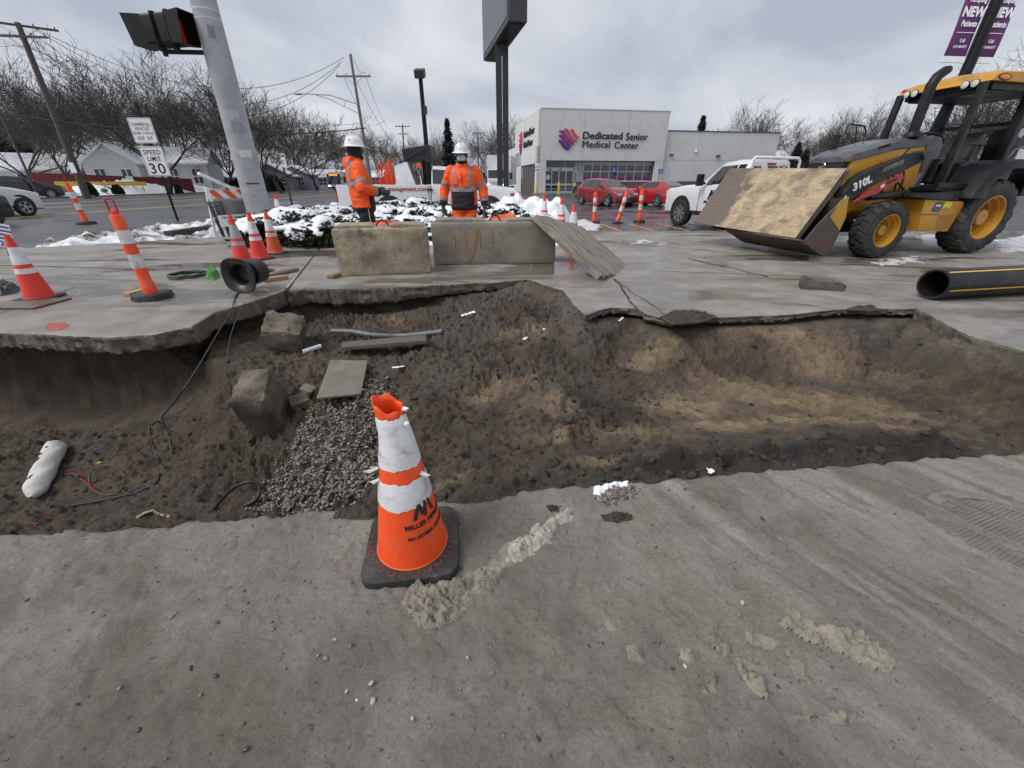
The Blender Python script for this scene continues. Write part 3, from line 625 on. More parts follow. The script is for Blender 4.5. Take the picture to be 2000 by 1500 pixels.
blob('trodden_ice', [(778,1180),(800,1140),(840,1128),(900,1130),(960,1100),(985,1110),(970,1140),(930,1160),(905,1200),(860,1230),(815,1228),(800,1200)], .02, slush, 3, 'trodden ice with tread prints in front of the big cone', sc=40, rough=2.2, edge=.014, rag=.8)
blob('ice_shard', [(1172,1212),(1188,1204),(1212,1228),(1205,1240),(1185,1235)], .018, slush, 4, 'small upper ice shard of the pair left of the frozen ruts')
blob('ice_shard', [(1210,1255),(1240,1250),(1270,1290),(1262,1300),(1220,1292)], .02, slush, 5, 'larger lower ice shard of the pair left of the frozen ruts')
RUTS = [([(1370,1238),(1400,1232),(1435,1270),(1420,1285),(1385,1262)], .016, 'upper left slab of frozen mud in the rut field'), ([(1430,1280),(1465,1278),(1500,1330),(1505,1368),(1480,1362),(1445,1320)], .02, 'long raised frozen mud bar with a groove in the rut field'), ([(1535,1262),(1560,1275),(1590,1330),(1575,1345),(1545,1310)], .013, 'narrow frozen mud bar right of the long one'),
 ([(1540,1180),(1600,1215),(1680,1228),(1735,1270),(1757,1300),(1740,1315),(1690,1300),(1640,1270),(1570,1250),(1520,1215)], .017, 'wide tread-printed frozen mud patch at the right of the ruts'), ([(1540,1392),(1580,1388),(1600,1398),(1650,1378),(1685,1388),(1735,1400),(1738,1408),(1690,1402),(1635,1418),(1600,1405),(1555,1405)], .014, 'thin jagged frozen mud strip below the ruts'), ([(1365,1350),(1390,1300),(1405,1320),(1402,1350),(1380,1360)], .015, 'curled frozen mud lump at the lower left of the ruts'), ([(1450,1225),(1510,1235),(1540,1255),(1500,1270),(1460,1250)], .012, 'broken frozen mud crust in the middle of the ruts'), ([(1320,1262),(1345,1258),(1375,1280),(1360,1300),(1330,1290)], .012, 'small frozen mud crust at the left end of the ruts')]
for i, (px, h, lbl) in enumerate(RUTS): blob('frozen_mud', px, h * 1.25, slush if i % 2 else mudm, 20 + i, lbl, 'frozen mud', sc=34, rough=1.6, edge=.011, rag=.9, group='frozen ruts in the foreground')
blob('snow_lump', [(1153,965),(1160,950),(1190,942),(1222,940),(1224,950),(1195,955),(1175,968)], .022, snow, 31, 'white lump of snow on the trench edge beside gravel', 'snow')
blob('snow_lump', [(1382,912),(1390,905),(1398,910),(1396,920),(1386,921)], .02, snow, 32, 'tiny white lump on the dark clods at the trench edge', 'snow')
blob('mud_heap', [(715,985),(735,930),(760,925),(760,1010),(720,1020),(640,1010),(660,990)], .025, clodm, 33, 'dark mud spilled on the pavement left of the big cone', 'mud', sc=30)
blob('mud_heap', [(870,975),(900,950),(960,945),(1000,950),(1010,962),(960,980),(900,985)], .025, clodm, 34, 'dark mud spilled on the pavement right of the big cone', 'mud', sc=30)
blob('mud_heap', [(1060,985),(1075,978),(1098,985),(1095,1000),(1075,1003)], .02, mat('black_mud', (.03, .028, .027), .8, .3, 20, bump=.8, bscale=80), 35, 'black lump of dirt at the tip of the white ice ridge', 'mud', sc=40)
blob('mud_heap', [(1165,1005),(1200,995),(1240,1000),(1240,1018),(1200,1025),(1175,1020)], .016, clodm, 36, 'dark crumbly mud below the snow lump', 'mud', sc=40)
flat0 = lambda x, y: np.zeros_like(x)
slushy = mat('slushy_snow', (.62, .63, .64), .45, .2, 5, dirt=(.25, .24, .22), dscale=4, damt=.9, dcut=.5, bump=.6, bscale=30, rand=False)
for i, px in enumerate(([(1655,604),(1662,598),(1700,598),(1720,602),(1700,607)], [(1290,618),(1310,606),(1370,610),(1400,618),(1370,628),(1310,632)])):
    blob('mud_heap', px, .035, clodm, 40 + i, ['dark mud pushed over the slab edge near the black pipe', 'dark mud crumbs along the slab edge right of the mat'][i], 'mud', zfun=flat0, step=.012, edge=.06)
for i, (px, lbl) in enumerate((([(1120,432),(1140,428),(1172,440),(1165,450),(1130,450)], 'snow patch beside the leaning mat and the cones'), ([(1228,474),(1260,468),(1278,472),(1240,478)], 'small snow patch on the wet slab'), ([(1790,460),(1850,455),(1860,475),(1810,482)], 'slushy snow under the backhoe ahead of its rear wheel'), ([(1940,470),(2010,458),(2015,490),(1960,492)], 'slushy snow behind the rear wheel of the backhoe'), ([(1700,512),(1790,500),(1800,512),(1720,520)], 'thin slush in front of the backhoe front wheel'), ([(840,518),(846,508),(850,512),(848,522)], 'sliver of snow in the gap between the concrete blocks'))):
    blob('snow_patch', px, .012, slushy, 50 + i, lbl, 'snow', zfun=flat0, step=.018, edge=.14, sc=9, rag=1.5)
crackm = mat('crack', (.03, .026, .022), .9, .2)
def crack(px, wd, label, z=.0045):
    pts = [G(u, v) for u, v in px]; q = []
    for a, c in zip(pts[:-1], pts[1:]):
        for k in range(5):
            p = a.lerp(c, k / 5); q.append(p + Vector((random.uniform(-1, 1), random.uniform(-1, 1), 0)) * wd)
    q.append(pts[-1]); b = MB()
    for a, c in zip(q[:-1], q[1:]):
        d = (c - a).normalized(); s = Vector((-d.y, d.x, 0)) * wd * random.uniform(.3, .7)
        b.add([(a - s).to_tuple()[:2] + (z,), (a + s).to_tuple()[:2] + (z,), (c + s).to_tuple()[:2] + (z + .001,), (c - s).to_tuple()[:2] + (z + .001,)], [(0, 1, 2, 3)])
    return tag(b.build('slab_crack', crackm, fix=False), kind='structure')
jm = MB(); ja, jb = G(556, 569), Vector((-4.19, 9.2, 0)); jm.bar((ja.x + .01, ja.y + .02, -.006), (jb.x, jb.y, -.006), .03, .02); tag(jm.build('slab_joint', crackm, fix=False), kind='structure')
crack([(1192,540),(1213,556),(1222,578),(1240,598),(1247,612)], .018, ''); crack([(1200,545),(1240,575),(1290,605),(1308,628)], .01, '')
crack([(0,612),(60,592),(150,560)], .02, ''); crack([(330,520),(640,515)], .02, ''); crack([(0,518),(330,527),(480,520)], .02, ''); crack([(1205,527),(1560,540),(2000,560)], .012, ''); crack([(1340,505),(1420,522),(1500,541)], .03, ''); crack([(1140,470),(1420,492)], .02, '')
rp = blob('red_mark', [(88,640),(95,632),(125,630),(135,636),(125,644),(98,646)], .003, mat('spot_red', (.35, .06, .04), .5, .3, 20, dirt=(.2, .17, .15), dscale=10, damt=.7), 61, 'dull red spot on the slab edge', 'paint mark', zfun=lambda x, y: x * 0 + .005, edge=.05, rough=.1, step=.012)  # thin flat red spot mottled with grey-brown
# ================================================================== CONES AND DELINEATORS
def M_(n, c, **k): return mat(n, c, **k)
orange = mat('cone_orange', (.86, .085, .014), .5, .12, 5, dirt=(.36, .22, .16), dscale=6, damt=.6, dcut=.54, bump=.12, bscale=30)
orange_red = mat('cone_red', (.78, .045, .03), .5, .12, 5, dirt=(.25, .12, .1), dscale=5, damt=.5, dcut=.57, bump=.1)
old_orange = mat('faded_orange', (.66, .10, .03), .6, .2, 5, dirt=(.14, .10, .08), dscale=5, damt=.75, dcut=.5, bump=.15)
refl = mat('reflective_white', (.7, .7, .72), .35, .1, 9, dirt=(.22, .20, .17), dscale=7, damt=.8, dcut=.53, bump=.25, bscale=22)
refl_grey = mat('reflective_grey', (.36, .36, .38), .35, .15, 9, dirt=(.16, .15, .14), dscale=6, damt=.8, dcut=.55)
rubber = mat('black_rubber', (.022, .022, .023), .55, .35, 7, dirt=(.14, .12, .1), dscale=4, damt=.7, dcut=.53, bump=.35, bscale=45)
black_ink = mat('black_ink', (.015, .015, .017), .6, .2)
white_ink = mat('white_ink', (.8, .8, .8), .5, .08)
steel = mat('galvanised_steel', (.42, .43, .44), .45, .2, 9, metal=.6)
dark_steel = mat('dark_steel', (.03, .031, .034), .5, .3, 6)
def cone(label, loc, H=.71, rz=0.0, body=orange, band=refl, torn=False, marks=None, lean=None, basew=None, tipcap=False):
    c = thing('traffic_cone', label, 'traffic cone', loc, rz, 'traffic cones around the dig', rot=lean)
    bw = (basew or .5 * H) / 2; r0, r1 = .185 * H, .032 * H; n = 40
    rad = lambda z: r0 + (r1 - r0) * (z - .03) / (H - .03)
    b = MB(); ch = bw * .35
    pts = []
    for sx, sy, a0 in ((1, 1, 0), (-1, 1, 90), (-1, -1, 180), (1, -1, 270)):
        for k in range(5):
            a = R(a0 + k * 22.5); pts.append((sx * (bw - ch) + ch * math.cos(a), sy * (bw - ch) + ch * math.sin(a)))
    b.prism(pts, 0, .034 if torn else .028, 'z', .985); b.build('base', rubber, c, ang=35, bev=.006)
    zt = [.03, .032, .05, .1, .2, .3, .4, .5, .6, .7, .8, .9, .97, 1.0]
    b = MB(); prof = [(rad(.03) * 1.03, .026), (rad(.03) * 1.02, .034)] + [(rad(z * H), z * H) for z in zt[2:]]
    if torn: prof = [p for p in prof if p[1] < .9 * H] + [(rad(.9 * H) * 1.14, .88 * H), (rad(.93 * H) * 1.3, .91 * H)]
    b.lathe(prof, n)
    if not torn: b.lathe([(r1, H), (r1 * .8, H + .002), (r1 * .75, H - .05)], n)
    o = b.build('body', body, c, ang=40)
    if torn:
        for v in o.data.vertices:
            a = math.atan2(v.co.y, v.co.x); k = sm(.72 * H, .93 * H, v.co.z); k = float(k)
            v.co.z += k * (.022 * math.cos(a - 2.5) + .006 * math.sin(5 * a)); v.co.x *= 1 + .18 * k; v.co.y *= 1 - .12 * k; v.co.x -= .012 * k
        md = o.modifiers.new('shell', 'SOLIDIFY'); md.thickness = .003; md.offset = -1
    for (za, zb) in ((.56, .82), (.42, .5)) if not torn else ((.60, .855), (.385, .53)):
        b = MB(); zs = [za + (zb - za) * k / 6 for k in range(7)]
        b.lathe([(rad(z * H) + .0025 + (.001 if k % 2 else 0), z * H) for k, z in enumerate(zs)], n)
        q = b.build('reflective_band', band, c, ang=40)
        if torn:
            for v in q.data.vertices:
                a = math.atan2(v.co.y, v.co.x)
                e = 1 if v.co.z > (zb - .02) * H else (-1 if v.co.z < (za + .02) * H else 0)
                if e: v.co.z += e * (.0045 * mnoise.noise(Vector((math.cos(a) * 3, math.sin(a) * 3, za * 9))) * 2 + .0018 * math.sin(17 * a))
                kk = 1 + .012 * mnoise.noise(v.co * 60); v.co.x *= kk; v.co.y *= kk
                k = float(sm(.72 * H, .93 * H, v.co.z)); v.co.x *= 1 + .18 * k; v.co.y *= 1 - .12 * k; v.co.x -= .012 * k
    return c
def wrap(me, R0, slope, z0, a0):         # bend flat lettering round a cone
    for v in me.vertices:
        z = z0 + v.co.y; r = R0 + slope * z; a = a0 + v.co.x / r; rr = r + .0022 + v.co.z
        v.co = (rr * math.cos(a), rr * math.sin(a), z)
def dense(me, cuts=1):
    b = bmesh.new(); b.from_mesh(me)
    for _ in range(cuts):
        es = [e for e in b.edges if e.calc_length() > .012]
        if es: bmesh.ops.subdivide_edges(b, edges=es, cuts=1, use_grid_fill=False)
        bmesh.ops.triangulate(b, faces=b.faces[:])
    b.to_mesh(me); b.free()
c0 = G(808, 1066); zc = float(pave_z(np.array([c0.x]), np.array([c0.y]))[0])
big = cone('big dirty orange cone with a torn tip and peeling white bands', (c0.x, c0.y, zc), .70, R(8), torn=True, basew=.345)
H0 = .70; sl = (.032 - .185) * H0 / (H0 - .03); R00 = .185 * H0 - sl * .03
A0 = R(-90 + 50 - 8)
mm = MB()                                  # the contractor's mark: leaning bars that read as a peaked M
for pts in ([(-.042, -.027), (-.028, -.027), (-.006, .03), (-.018, .03)], [(-.018, .03), (-.006, .03), (.002, -.01), (-.008, -.02)], [(.0, -.027), (.012, -.027), (.02, .03), (.006, .03)], [(.02, .03), (.03, .03), (.05, -.027), (.036, -.027)]):
    mm.prism(pts, 0, .0012, 'z')
me = mm.mesh('emblem'); dense(me, 1); wrap(me, R00, sl, .254, A0); link('emblem', me, black_ink, big)
for s, sz, z in (('MILLER PIPELINE', .025, .203), ('AN ARTERA COMPANY', .018, .158)):
    me = text_mesh(s, sz, .0006, .0006, 'LEFT'); dense(me, 2)
    for v in me.vertices: v.co.x -= .075
    wrap(me, R00, sl, z, A0); link('lettering', me, black_ink, big)
b = MB()                                   # moulded key tabs round the collar
for k in range(22):
    a = 2 * math.pi * k / 22; r = .153; x, y = r * math.cos(a), r * math.sin(a); ca, sa = math.cos(a), math.sin(a)
    for (dr, dt, lr, lt) in ((.0, -.011, .016, .004), (.0, .011, .016, .004), (.007, 0, .004, .022)): b.box((x + dr * ca - dt * sa, y + dr * sa + dt * ca, .0345), (lr, lt, .003), a)
b.build('collar_tabs', mat('muddy_orange', (.2, .05, .025), .7, .4, 20, dirt=(.06, .05, .045), dscale=18, damt=.9, dcut=.48), big)['kind'] = 'stuff'
b = MB(); rng = np.random.default_rng(3)
for (a, z, l, w_) in ((188, .395, .05, .018), (178, .39, .03, .012), (-28, .38, .038, .014), (-20, .62, .022, .012), (-35, .575, .02, .016), (200, .36, .03, .02)):
    a = R(a); r = R00 + sl * z + .002; p = Vector((r * math.cos(a), r * math.sin(a), z)); o = Vector((math.cos(a), math.sin(a), -.25)); t = Vector((-math.sin(a), math.cos(a), 0))
    vs = [p - t * w_ * .5, p + t * w_ * .5 + Vector((0, 0, .006)), p + o * l * .6 + t * w_ * .35, p + o * l + Vector((0, 0, .012)), p + o * l * .55 - t * w_ * .3]
    b.add(vs + [q + Vector((0, 0, .0015)) for q in vs], [(0, 1, 2, 3, 4), (9, 8, 7, 6, 5)] + [(i, (i + 1) % 5, (i + 1) % 5 + 5, i + 5) for i in range(5)])
b.build('peeling_strip', refl, big)['kind'] = 'stuff'

p = G(80, 583); cone('red cone with two white bands standing alone at the left edge on the wet slab', p, .72, R(12), orange_red)
for (u, v, h, lb_, mt, bd) in ((478, 519, .78, 'nearest cone of the cluster behind the black cable guide', orange_red, refl_grey), (510, 506, .78, 'red cone with a black D in the middle of the cluster by the grey pole', orange_red, refl), (539, 495, .76, 'dirty faded orange cone at the right of the cluster by the grey pole', old_orange, refl)):
    p = G(u, v); k = cone(lb_, p, h, R(u), mt, bd)
    if 'D in' in lb_: 
        me = text_mesh('D', .09, .001, .002); dense(me, 1); wrap(me, .185 * h, -.16, .17, R(-70 - math.degrees(R(u)) )); link('lettering', me, black_ink, k)
for (u, v, z, h, lb_, mt) in ((533, 441, -.1, .8, 'cone half hidden behind the right side of the grey pole', orange_red), (550, 433, -.1, .95, 'cone in the snow right of the grey pole, left of the bushes', orange_red), (468, 450, -.02, .72, 'cone standing behind the phone-number board of the barricade', orange_red)):
    cone(lb_, G(u, v, z), h, R(u), mt)
for (u, vt, vb, lb_, z) in ((1064, 380, 425, 'small red and white cone by the snow bank, left of the leaning mat top', 0), (1098, 386, 432, 'red and white cone behind the leaning mat, middle of three', 0), (1122, 398, 445, 'largest red and white cone right behind the leaning mat', 0)):
    y = {1064: 12.6, 1098: 11.2, 1122: 9.0}[u]; t_ = D(u, vt, y); cone(lb_, (D(u, vt, y).x, y, z), max(.5, t_.z), R(u), orange_red)

def delineator(label, loc, H=1.07, lean=(0, 0, 0), handle=True, bw=.42):
    c = thing('delineator_post', label, 'delineator', loc, 0, 'delineator posts around the dig', rot=lean)
    b = MB(); n = 6 if handle else 20; pts = [(bw / 2 * math.cos(2 * math.pi * (k + .5) / (8 if handle else 20)), bw / 2 * math.sin(2 * math.pi * (k + .5) / (8 if handle else 20))) for k in range(8 if handle else 20)]
    b.prism(pts, 0, .06 * H, 'z', .93); b.build('base', rubber, c, ang=35, bev=.008)
    r = .062 * H * .9; z1 = .83 * H
    b = MB(); b.lathe([(r * 1.12, .055 * H), (r * 1.12, .17 * H), (r, .18 * H), (r, .32 * H), (r * .99, .56 * H), (r * .97, z1), (r * .9, z1 + .01), (r * .35, z1 + .02)], 20); b.build('post', orange, c, ang=35)
    b = MB(); b.lathe([(r * .6, z1), (r * .55, z1 + .05 * H), (r * .3, z1 + .06 * H)], 14); b.build('collar', orange_red, c, ang=35)
    b = MB(); zt = H - .012
    b.tube([(-.034, 0, z1 + .03), (-.036, 0, zt - .02), (-.022, 0, zt), (.022, 0, zt), (.036, 0, zt - .02), (.034, 0, z1 + .03)], .011, 8); b.build('handle', mat('handle_red', (.42, .04, .03), .55, .2), c, ang=40)
    for (za, zb) in ((.325, .465), (.57, .70)):
        b = MB(); b.lathe([(r * 1.015 + .001, za * H), (r * 1.02 + .0015, (za + zb) / 2 * H), (r * 1.01 + .001, zb * H)], 20); b.build('reflective_band', refl, c, ang=40)
    return c
delineator('large orange and white delineator post with a handle at the front left of the slab', G(300, 582), 1.1, (0, R(-2), R(20)))
p = G(170, 438, -.12); delineator('far delineator post standing alone on the wet road at left', p, 1.5, (0, R(-3), 0), bw=.6)
for (u, v, h, ln, lb_) in ((1160, 436, 1.22, 0, 'left post of three delineators in the wet lot before the red hatchback'), (1205, 436, 1.28, 15, 'leaning middle post of three delineators in the wet lot'), (1248, 434, 1.33, 0, 'right post of three delineators in the wet lot before the red coupe')):
    q = delineator(lb_, G(u, v, -.12), h, (0, R(ln - 2), 0), handle=True, bw=.46)

# ================================================================== CONCRETE BLOCKS AND TIMBER MAT
blockm = mat('stained_block', (.37, .305, .21), .85, .5, 2.6, dirt=(.075, .06, .042), dscale=2.6, damt=.85, bump=.8, bscale=38, fine=.4)
blockm2 = mat('grey_block', (.23, .21, .17), .75, .3, 2.2, dirt=(.24, .215, .18), dscale=2.2, damt=.6, dcut=.56, bump=.55, bscale=45, fine=.4)
rust = mat('rust', (.13, .055, .03), .85, .35, 9)
spray = mat('orange_spray', (.42, .2, .045), .7, .3, 20, dirt=(.15, .13, .1), dscale=16, damt=.9, dcut=.5)
orange_cloth = mat('orange_cloth', (.85, .12, .03), .75, .2, 6, bump=.4, bscale=25)
def rough_mesh(o, amp, sc, sub=4):
    b = bmesh.new(); b.from_mesh(o.data); bmesh.ops.subdivide_edges(b, edges=[e for e in b.edges if e.calc_length() > .12], cuts=sub, use_grid_fill=True); bmesh.ops.subdivide_edges(b, edges=[e for e in b.edges if e.calc_length() > .08], cuts=1, use_grid_fill=True)
    for v in b.verts:
        n = mnoise.noise(v.co * sc) + .5 * mnoise.noise(v.co * sc * 3.1); v.co += v.normal * amp * n
    b.to_mesh(o.data); b.free(); o.data.shade_smooth(); o.data.set_sharp_from_angle(angle=R(38))
def block(label, a, bb, h, d, m, seed):
    a, bb = Vector(a), Vector(bb); L_ = (bb - a).length; ang = math.atan2(bb.y - a.y, bb.x - a.x)
    t = thing('concrete_block', label, 'concrete block', a, ang)
    q = MB(); q.box((L_ / 2, d / 2, h / 2), (L_, d, h)); o = q.build('body', m, t, bev=.03); rough_mesh(o, .011, 5 + seed, 5)
    for (x0, x1) in ((.0, .45), (.57, 1.0)):
        q = MB(); q.prism([(x0 * L_ + .01, .0), (x1 * L_ - .01, 0), (x1 * L_ - .09, .055), (x0 * L_ + .09, .055)], d * .1, d * .9, 'y')
        o = q.build('lug', m, t, bev=.012); o.location.z = h - .008; rough_mesh(o, .008, 9, 2)
    q = MB(); q.tube([(L_ * .51 + .09 * math.cos(k), d * .5, h - .03 + .12 * math.sin(k)) for k in np.linspace(0, math.pi, 11)], .012, 8); q.build('lifting_loop', dark_steel, t, ang=40)
    return t
b1 = block('short stained tan concrete block, left of the pair by the trench', G(664, 541), G(843, 533), .655, .6, blockm, 1)
b2 = block('long grey concrete block with orange spray marks, right of the pair', G(848, 518), G(1084, 515), .66, .62, blockm2, 2)
q = MB()
def stroke(x0, z0, x1, z1, w_): q.bar((x0, -.012, z0), (x1, -.012, z1), .004, w_, up=(0, 0, 1) if abs(x1 - x0) > abs(z1 - z0) else (1, 0, 0))
for s in ((.36, .5, .33, .1, .03), (.5, .52, .61, .06, .025), (.61, .06, .74, .58, .025), (.78, .55, .77, .25, .018), (.97, .57, .97, .35, .025), (.57, .06, .63, .08, .03)): stroke(*s)
q.build('spray_mark', spray, b2, fix=True)
# orange sling on each block top, red bundle on the snow
def cloth(name, label, cat, pts, h, m, seed, z0):
    return blob(name, pts, h, m, seed, label, cat, z0=z0, zfun=lambda x, y: x * 0 + z0, step=.02, edge=.08, rough=1.2, sc=7)
cloth('lifting_sling', 'folded orange cloth lying on top of the left concrete block', 'sling', [(722,440),(726,431),(760,429),(764,437)], .018, orange_cloth, 71, .655)
cloth('lifting_sling', 'orange-red sling draped over the right concrete block near its loop', 'sling', [(950,429),(970,420),(1000,416),(1010,424),(975,430)], .018, orange_cloth, 72, .66)
cloth('net_bundle', 'crumpled red safety net bundle on the snow behind the right block', 'net', [(1010,424),(1020,412),(1045,412),(1055,424)], .4, mat('red_net', (.55, .035, .035), .7, .3, 12, bump=.8, bscale=40), 73, .1)
woodg = mat('grey_timber', (.26, .235, .2), .85, .45, 3, stretch=(1, 9, 9), dirt=(.085, .07, .055), dscale=2.2, damt=.9, dcut=.47, bump=1.0, bscale=14)
def mat_board():
    A_, B_, C_, E_ = G(1168, 547), G(1206, 514), Vector((.84, 8.2, .80)), Vector((.30, 7.0, .74))
    ex = (E_ - A_); Lx = ex.length; ex.normalize(); ey = (B_ - A_); ey = (ey - ex * ey.dot(ex)); Ly = ey.length; ey.normalize(); ez = ex.cross(ey)
    if ez.z < 0: ez = -ez
    t = thing('timber_mat', 'splintered grey timber mat leaning on the right concrete block', 'timber mat', A_)
    t.matrix_world = Matrix.Translation(A_) @ Matrix((ex, ey, ez)).transposed().to_4x4(); rng = random.Random(4)
    y = 0; k = 0
    wds = [.04, .25, .22, .26, .2, .24, .22]
    sc = Ly / sum(wds)
    for wd in wds:
        wd *= sc; l0 = rng.uniform(-.0, .07); l1 = Lx + rng.uniform(-.05, .02)
        q = MB(); q.box(((l0 + l1) / 2, y + wd / 2, .045 + rng.uniform(-.006, .006) - (.02 if k == 0 else 0)), (l1 - l0, wd - .008, .075)); o = q.build('plank', woodg, t, bev=.006); rough_mesh(o, .006, 8, 3)
        y += wd; k += 1
    q = MB(); q.box((Lx / 2, Ly * .5, -.012), (Lx * .97, Ly * .97, .03)); q.build('backing_board', mat('wet_timber', (.12, .1, .08), .85, .3, 5, stretch=(1, 8, 8), bump=.6, bscale=20), t)
    q = MB()
    for k in range(26):
        yy = rng.uniform(0, Ly); l = rng.uniform(.05, .16); q.bar((rng.uniform(-.05, .02), yy, rng.uniform(.02, .08)), (l, yy + rng.uniform(-.03, .03), rng.uniform(.03, .09)), .012, .008)
    q.build('splinters', woodg, t)['kind'] = 'stuff'
mat_board()
def lumber(label, a, b_, wd, ht, m, z=0.0, name='lumber'):
    a, b_ = Vector(a), Vector(b_); d = b_ - a; t = MB(); t.box((d.length / 2, 0, 0), (d.length, wd, ht)); o = t.build(name, m, bev=.004); rough_mesh(o, .003, 12, 2)
    o.location = a + Vector((0, 0, ht / 2 + z)); o.rotation_euler = (0, math.asin(-d.z / d.length), math.atan2(d.y, d.x)); return tag(o, label, 'lumber')
pine = mat('pine', (.42, .28, .14), .75, .25, 4, stretch=(1, 9, 9), dirt=(.22, .16, .1), dscale=3, damt=.6, bump=.5, bscale=14)
lumber('grey weathered board behind the yellow block of lumber', G(510, 545), G(579, 529), .12, .05, woodg)
lumber('yellow offcut of lumber beside the black cable guide', G(516, 552), G(562, 545), .09, .06, pine)
lumber('small wood wedge at the left foot of the short concrete block', G(645, 545), G(668, 538), .1, .05, mat('brown_wood', (.2, .13, .07), .8, .3, 5, bump=.5), 0)
lumber('thin wood strip under the base of the large delineator', G(247, 579), G(285, 569), .1, .04, pine)
o = lumber('rough dark kerb stone lying in the snow left of the cones', G(330, 463), G(416, 450), .22, .16, mat('kerb_stone', (.055, .05, .044), .85, .4, 8, bump=.8), -.02, 'kerb_stone'); o['category'] = 'kerb stone'
# black cable guide (a flanged plastic bell)
cg = thing('cable_guide', 'black flared plastic cable guide lying on the slab edge', 'cable guide', G(470, 575))
plastic = mat('black_plastic', (.014, .014, .015), .38, .3, 6, dirt=(.05, .045, .04), dscale=5, damt=.6)
ax = Vector((.12, 1, 0)).normalized(); rt = Vector((ax.y, -ax.x, 0)); up = Vector((0, 0, 1)); Mg = Matrix((rt, up, -ax)).transposed().to_4x4(); Mg.translation = Vector((0, .06, .215))
def rsq(w_, h_, e, n=32): return [(w_ * math.copysign(abs(math.cos(a)) ** e, math.cos(a)), h_ * math.copysign(abs(math.sin(a)) ** e, math.sin(a))) for a in np.linspace(0, 2 * math.pi, n, endpoint=False)]
q = MB(); secs = []
for (w_, h_, e, z) in ((.10, .10, 1, -.36), (.105, .105, 1, -.2), (.105, .11, 1, -.06), (.13, .14, .9, -.01), (.21, .21, .75, .012), (.215, .215, .75, .0), (.21, .21, .75, -.014), (.15, .15, .9, -.04), (.125, .125, 1, -.1), (.13, .13, 1, -.36)): secs.append([(x, y, z) for x, y in rsq(w_, h_, e)])
q.loft(secs + [secs[0]], caps=False); o = q.build('flared_tube', plastic, cg, ang=45); o.matrix_local = Mg
q = MB(); q.lathe([(.135, -.36), (.155, -.36), (.155, -.16), (.135, -.16)], 28, close=True); o = q.build('sleeve', plastic, cg, ang=40); o.matrix_local = Mg
# hose coils
hose_m = mat('dark_hose', (.03, .033, .03), .45, .3, 8, dirt=(.02, .09, .035), dscale=4, damt=.9)
def coil(label, c, rx, ry, turns, r, m, name='hose_coil'):
    q = MB(); n = 28 * turns; q.tube([(rx * (1 - .04 * (k % 3)) * math.cos(k / 28 * 6.283), ry * math.sin(k / 28 * 6.283) * (1 + .03 * math.sin(k)), r + .014 * (k / 28) + .004 * math.sin(k * 1.7)) for k in range(n)], r, 7)
    o = q.build(name, m, ang=60); o.location = c; return tag(o, label, 'hose')
coil('coil of dark green hose lying flat left of the black cable guide', G(372, 541), .26, .24, 3, .014, hose_m)
coil('small ring of green hose behind the black cable guide', G(512, 533), .17, .16, 2, .012, hose_m)
blob('green_tarp', [(398,545),(405,530),(425,527),(432,540),(420,550)], .1, mat('green_cloth', (.06, .2, .04), .8, .4, 9, bump=.6, bscale=25), 75, 'crumpled bright green cloth between the hose and the cable guide', 'cloth', zfun=flat0, step=.015, edge=.06)
blob('black_sheet', [(-30,570),(-20,557),(20,553),(43,560),(40,570),(10,578),(-20,582)], .08, plastic, 76, 'black plastic sheet lying behind the left red cone', 'plastic sheet', zfun=flat0, step=.02, edge=.08)
pl = MB(); a, c = G(-40, 618, 0), G(48, 596, 0); pl.bar(a + Vector((0, .25, .012)), c + Vector((0, .25, .012)), .6, .02); o = pl.build('steel_plate', mat('brown_plate', (.12, .095, .075), .5, .3, 3, rvar=.2), bev=.003); tag(o, 'brown flat steel plate on the slab at the left edge', 'steel plate')
# dark chunk of concrete, black gas pipe
q = MB(); q.prism([(-.25, 0), (.25, 0), (.26, .07), (.2, .11), (-.1, .12), (-.25, .17), (-.28, .1)], -.12, .12, 'y', .8); o = q.build('concrete_chunk', mat('dark_chunk', (.1, .09, .075), .85, .4, 7, bump=.9, bscale=30), bev=.01); rough_mesh(o, .02, 7, 3); o.location = G(1609, 566) + Vector((0, .08, 0)); o.rotation_euler = (0, 0, R(-16)); tag(o, 'dark broken concrete chunk alone on the slab before the backhoe', 'concrete chunk')
pp = thing('gas_pipe', 'big black plastic gas pipe with yellow stripes at the right edge', 'pipe', G(1818, 586) + Vector((0, .06, .0)), math.atan2(.27, 1.4))
hd = mat('black_pipe', (.013, .013, .015), .28, .3, 4, dirt=(.06, .055, .05), dscale=4, damt=.4); pr = .172
def along_x(mb, prof, n): mb.lathe(prof, n, Matrix(((0, 0, 1, 0), (0, 1, 0, pr * 0), (-1, 0, 0, pr), (0, 0, 0, 1))))
q = MB(); along_x(q, [(pr - .024, 0), (pr - .006, -.004), (pr, .004), (pr, 3.2), (pr - .024, 3.2), (pr - .024, 0.0)], 44); q.build('pipe_wall', hd, pp, ang=50)
ys_ = mat('stripe_yellow', (.75, .42, .03), .4, .1)
for a in (62, -14, 170, 250):
    q = MB(); vs = []
    for x in (.03, 3.19):
        for k in range(4):
            an = R(a) + (k - 1.5) * .035; vs.append((x, -(pr + .001) * math.cos(an), pr + (pr + .001) * math.sin(an)))
    q.add(vs, [(k, k + 1, k + 5, k + 4) for k in range(3)]); q.build('stripe', ys_, pp, fix=False)
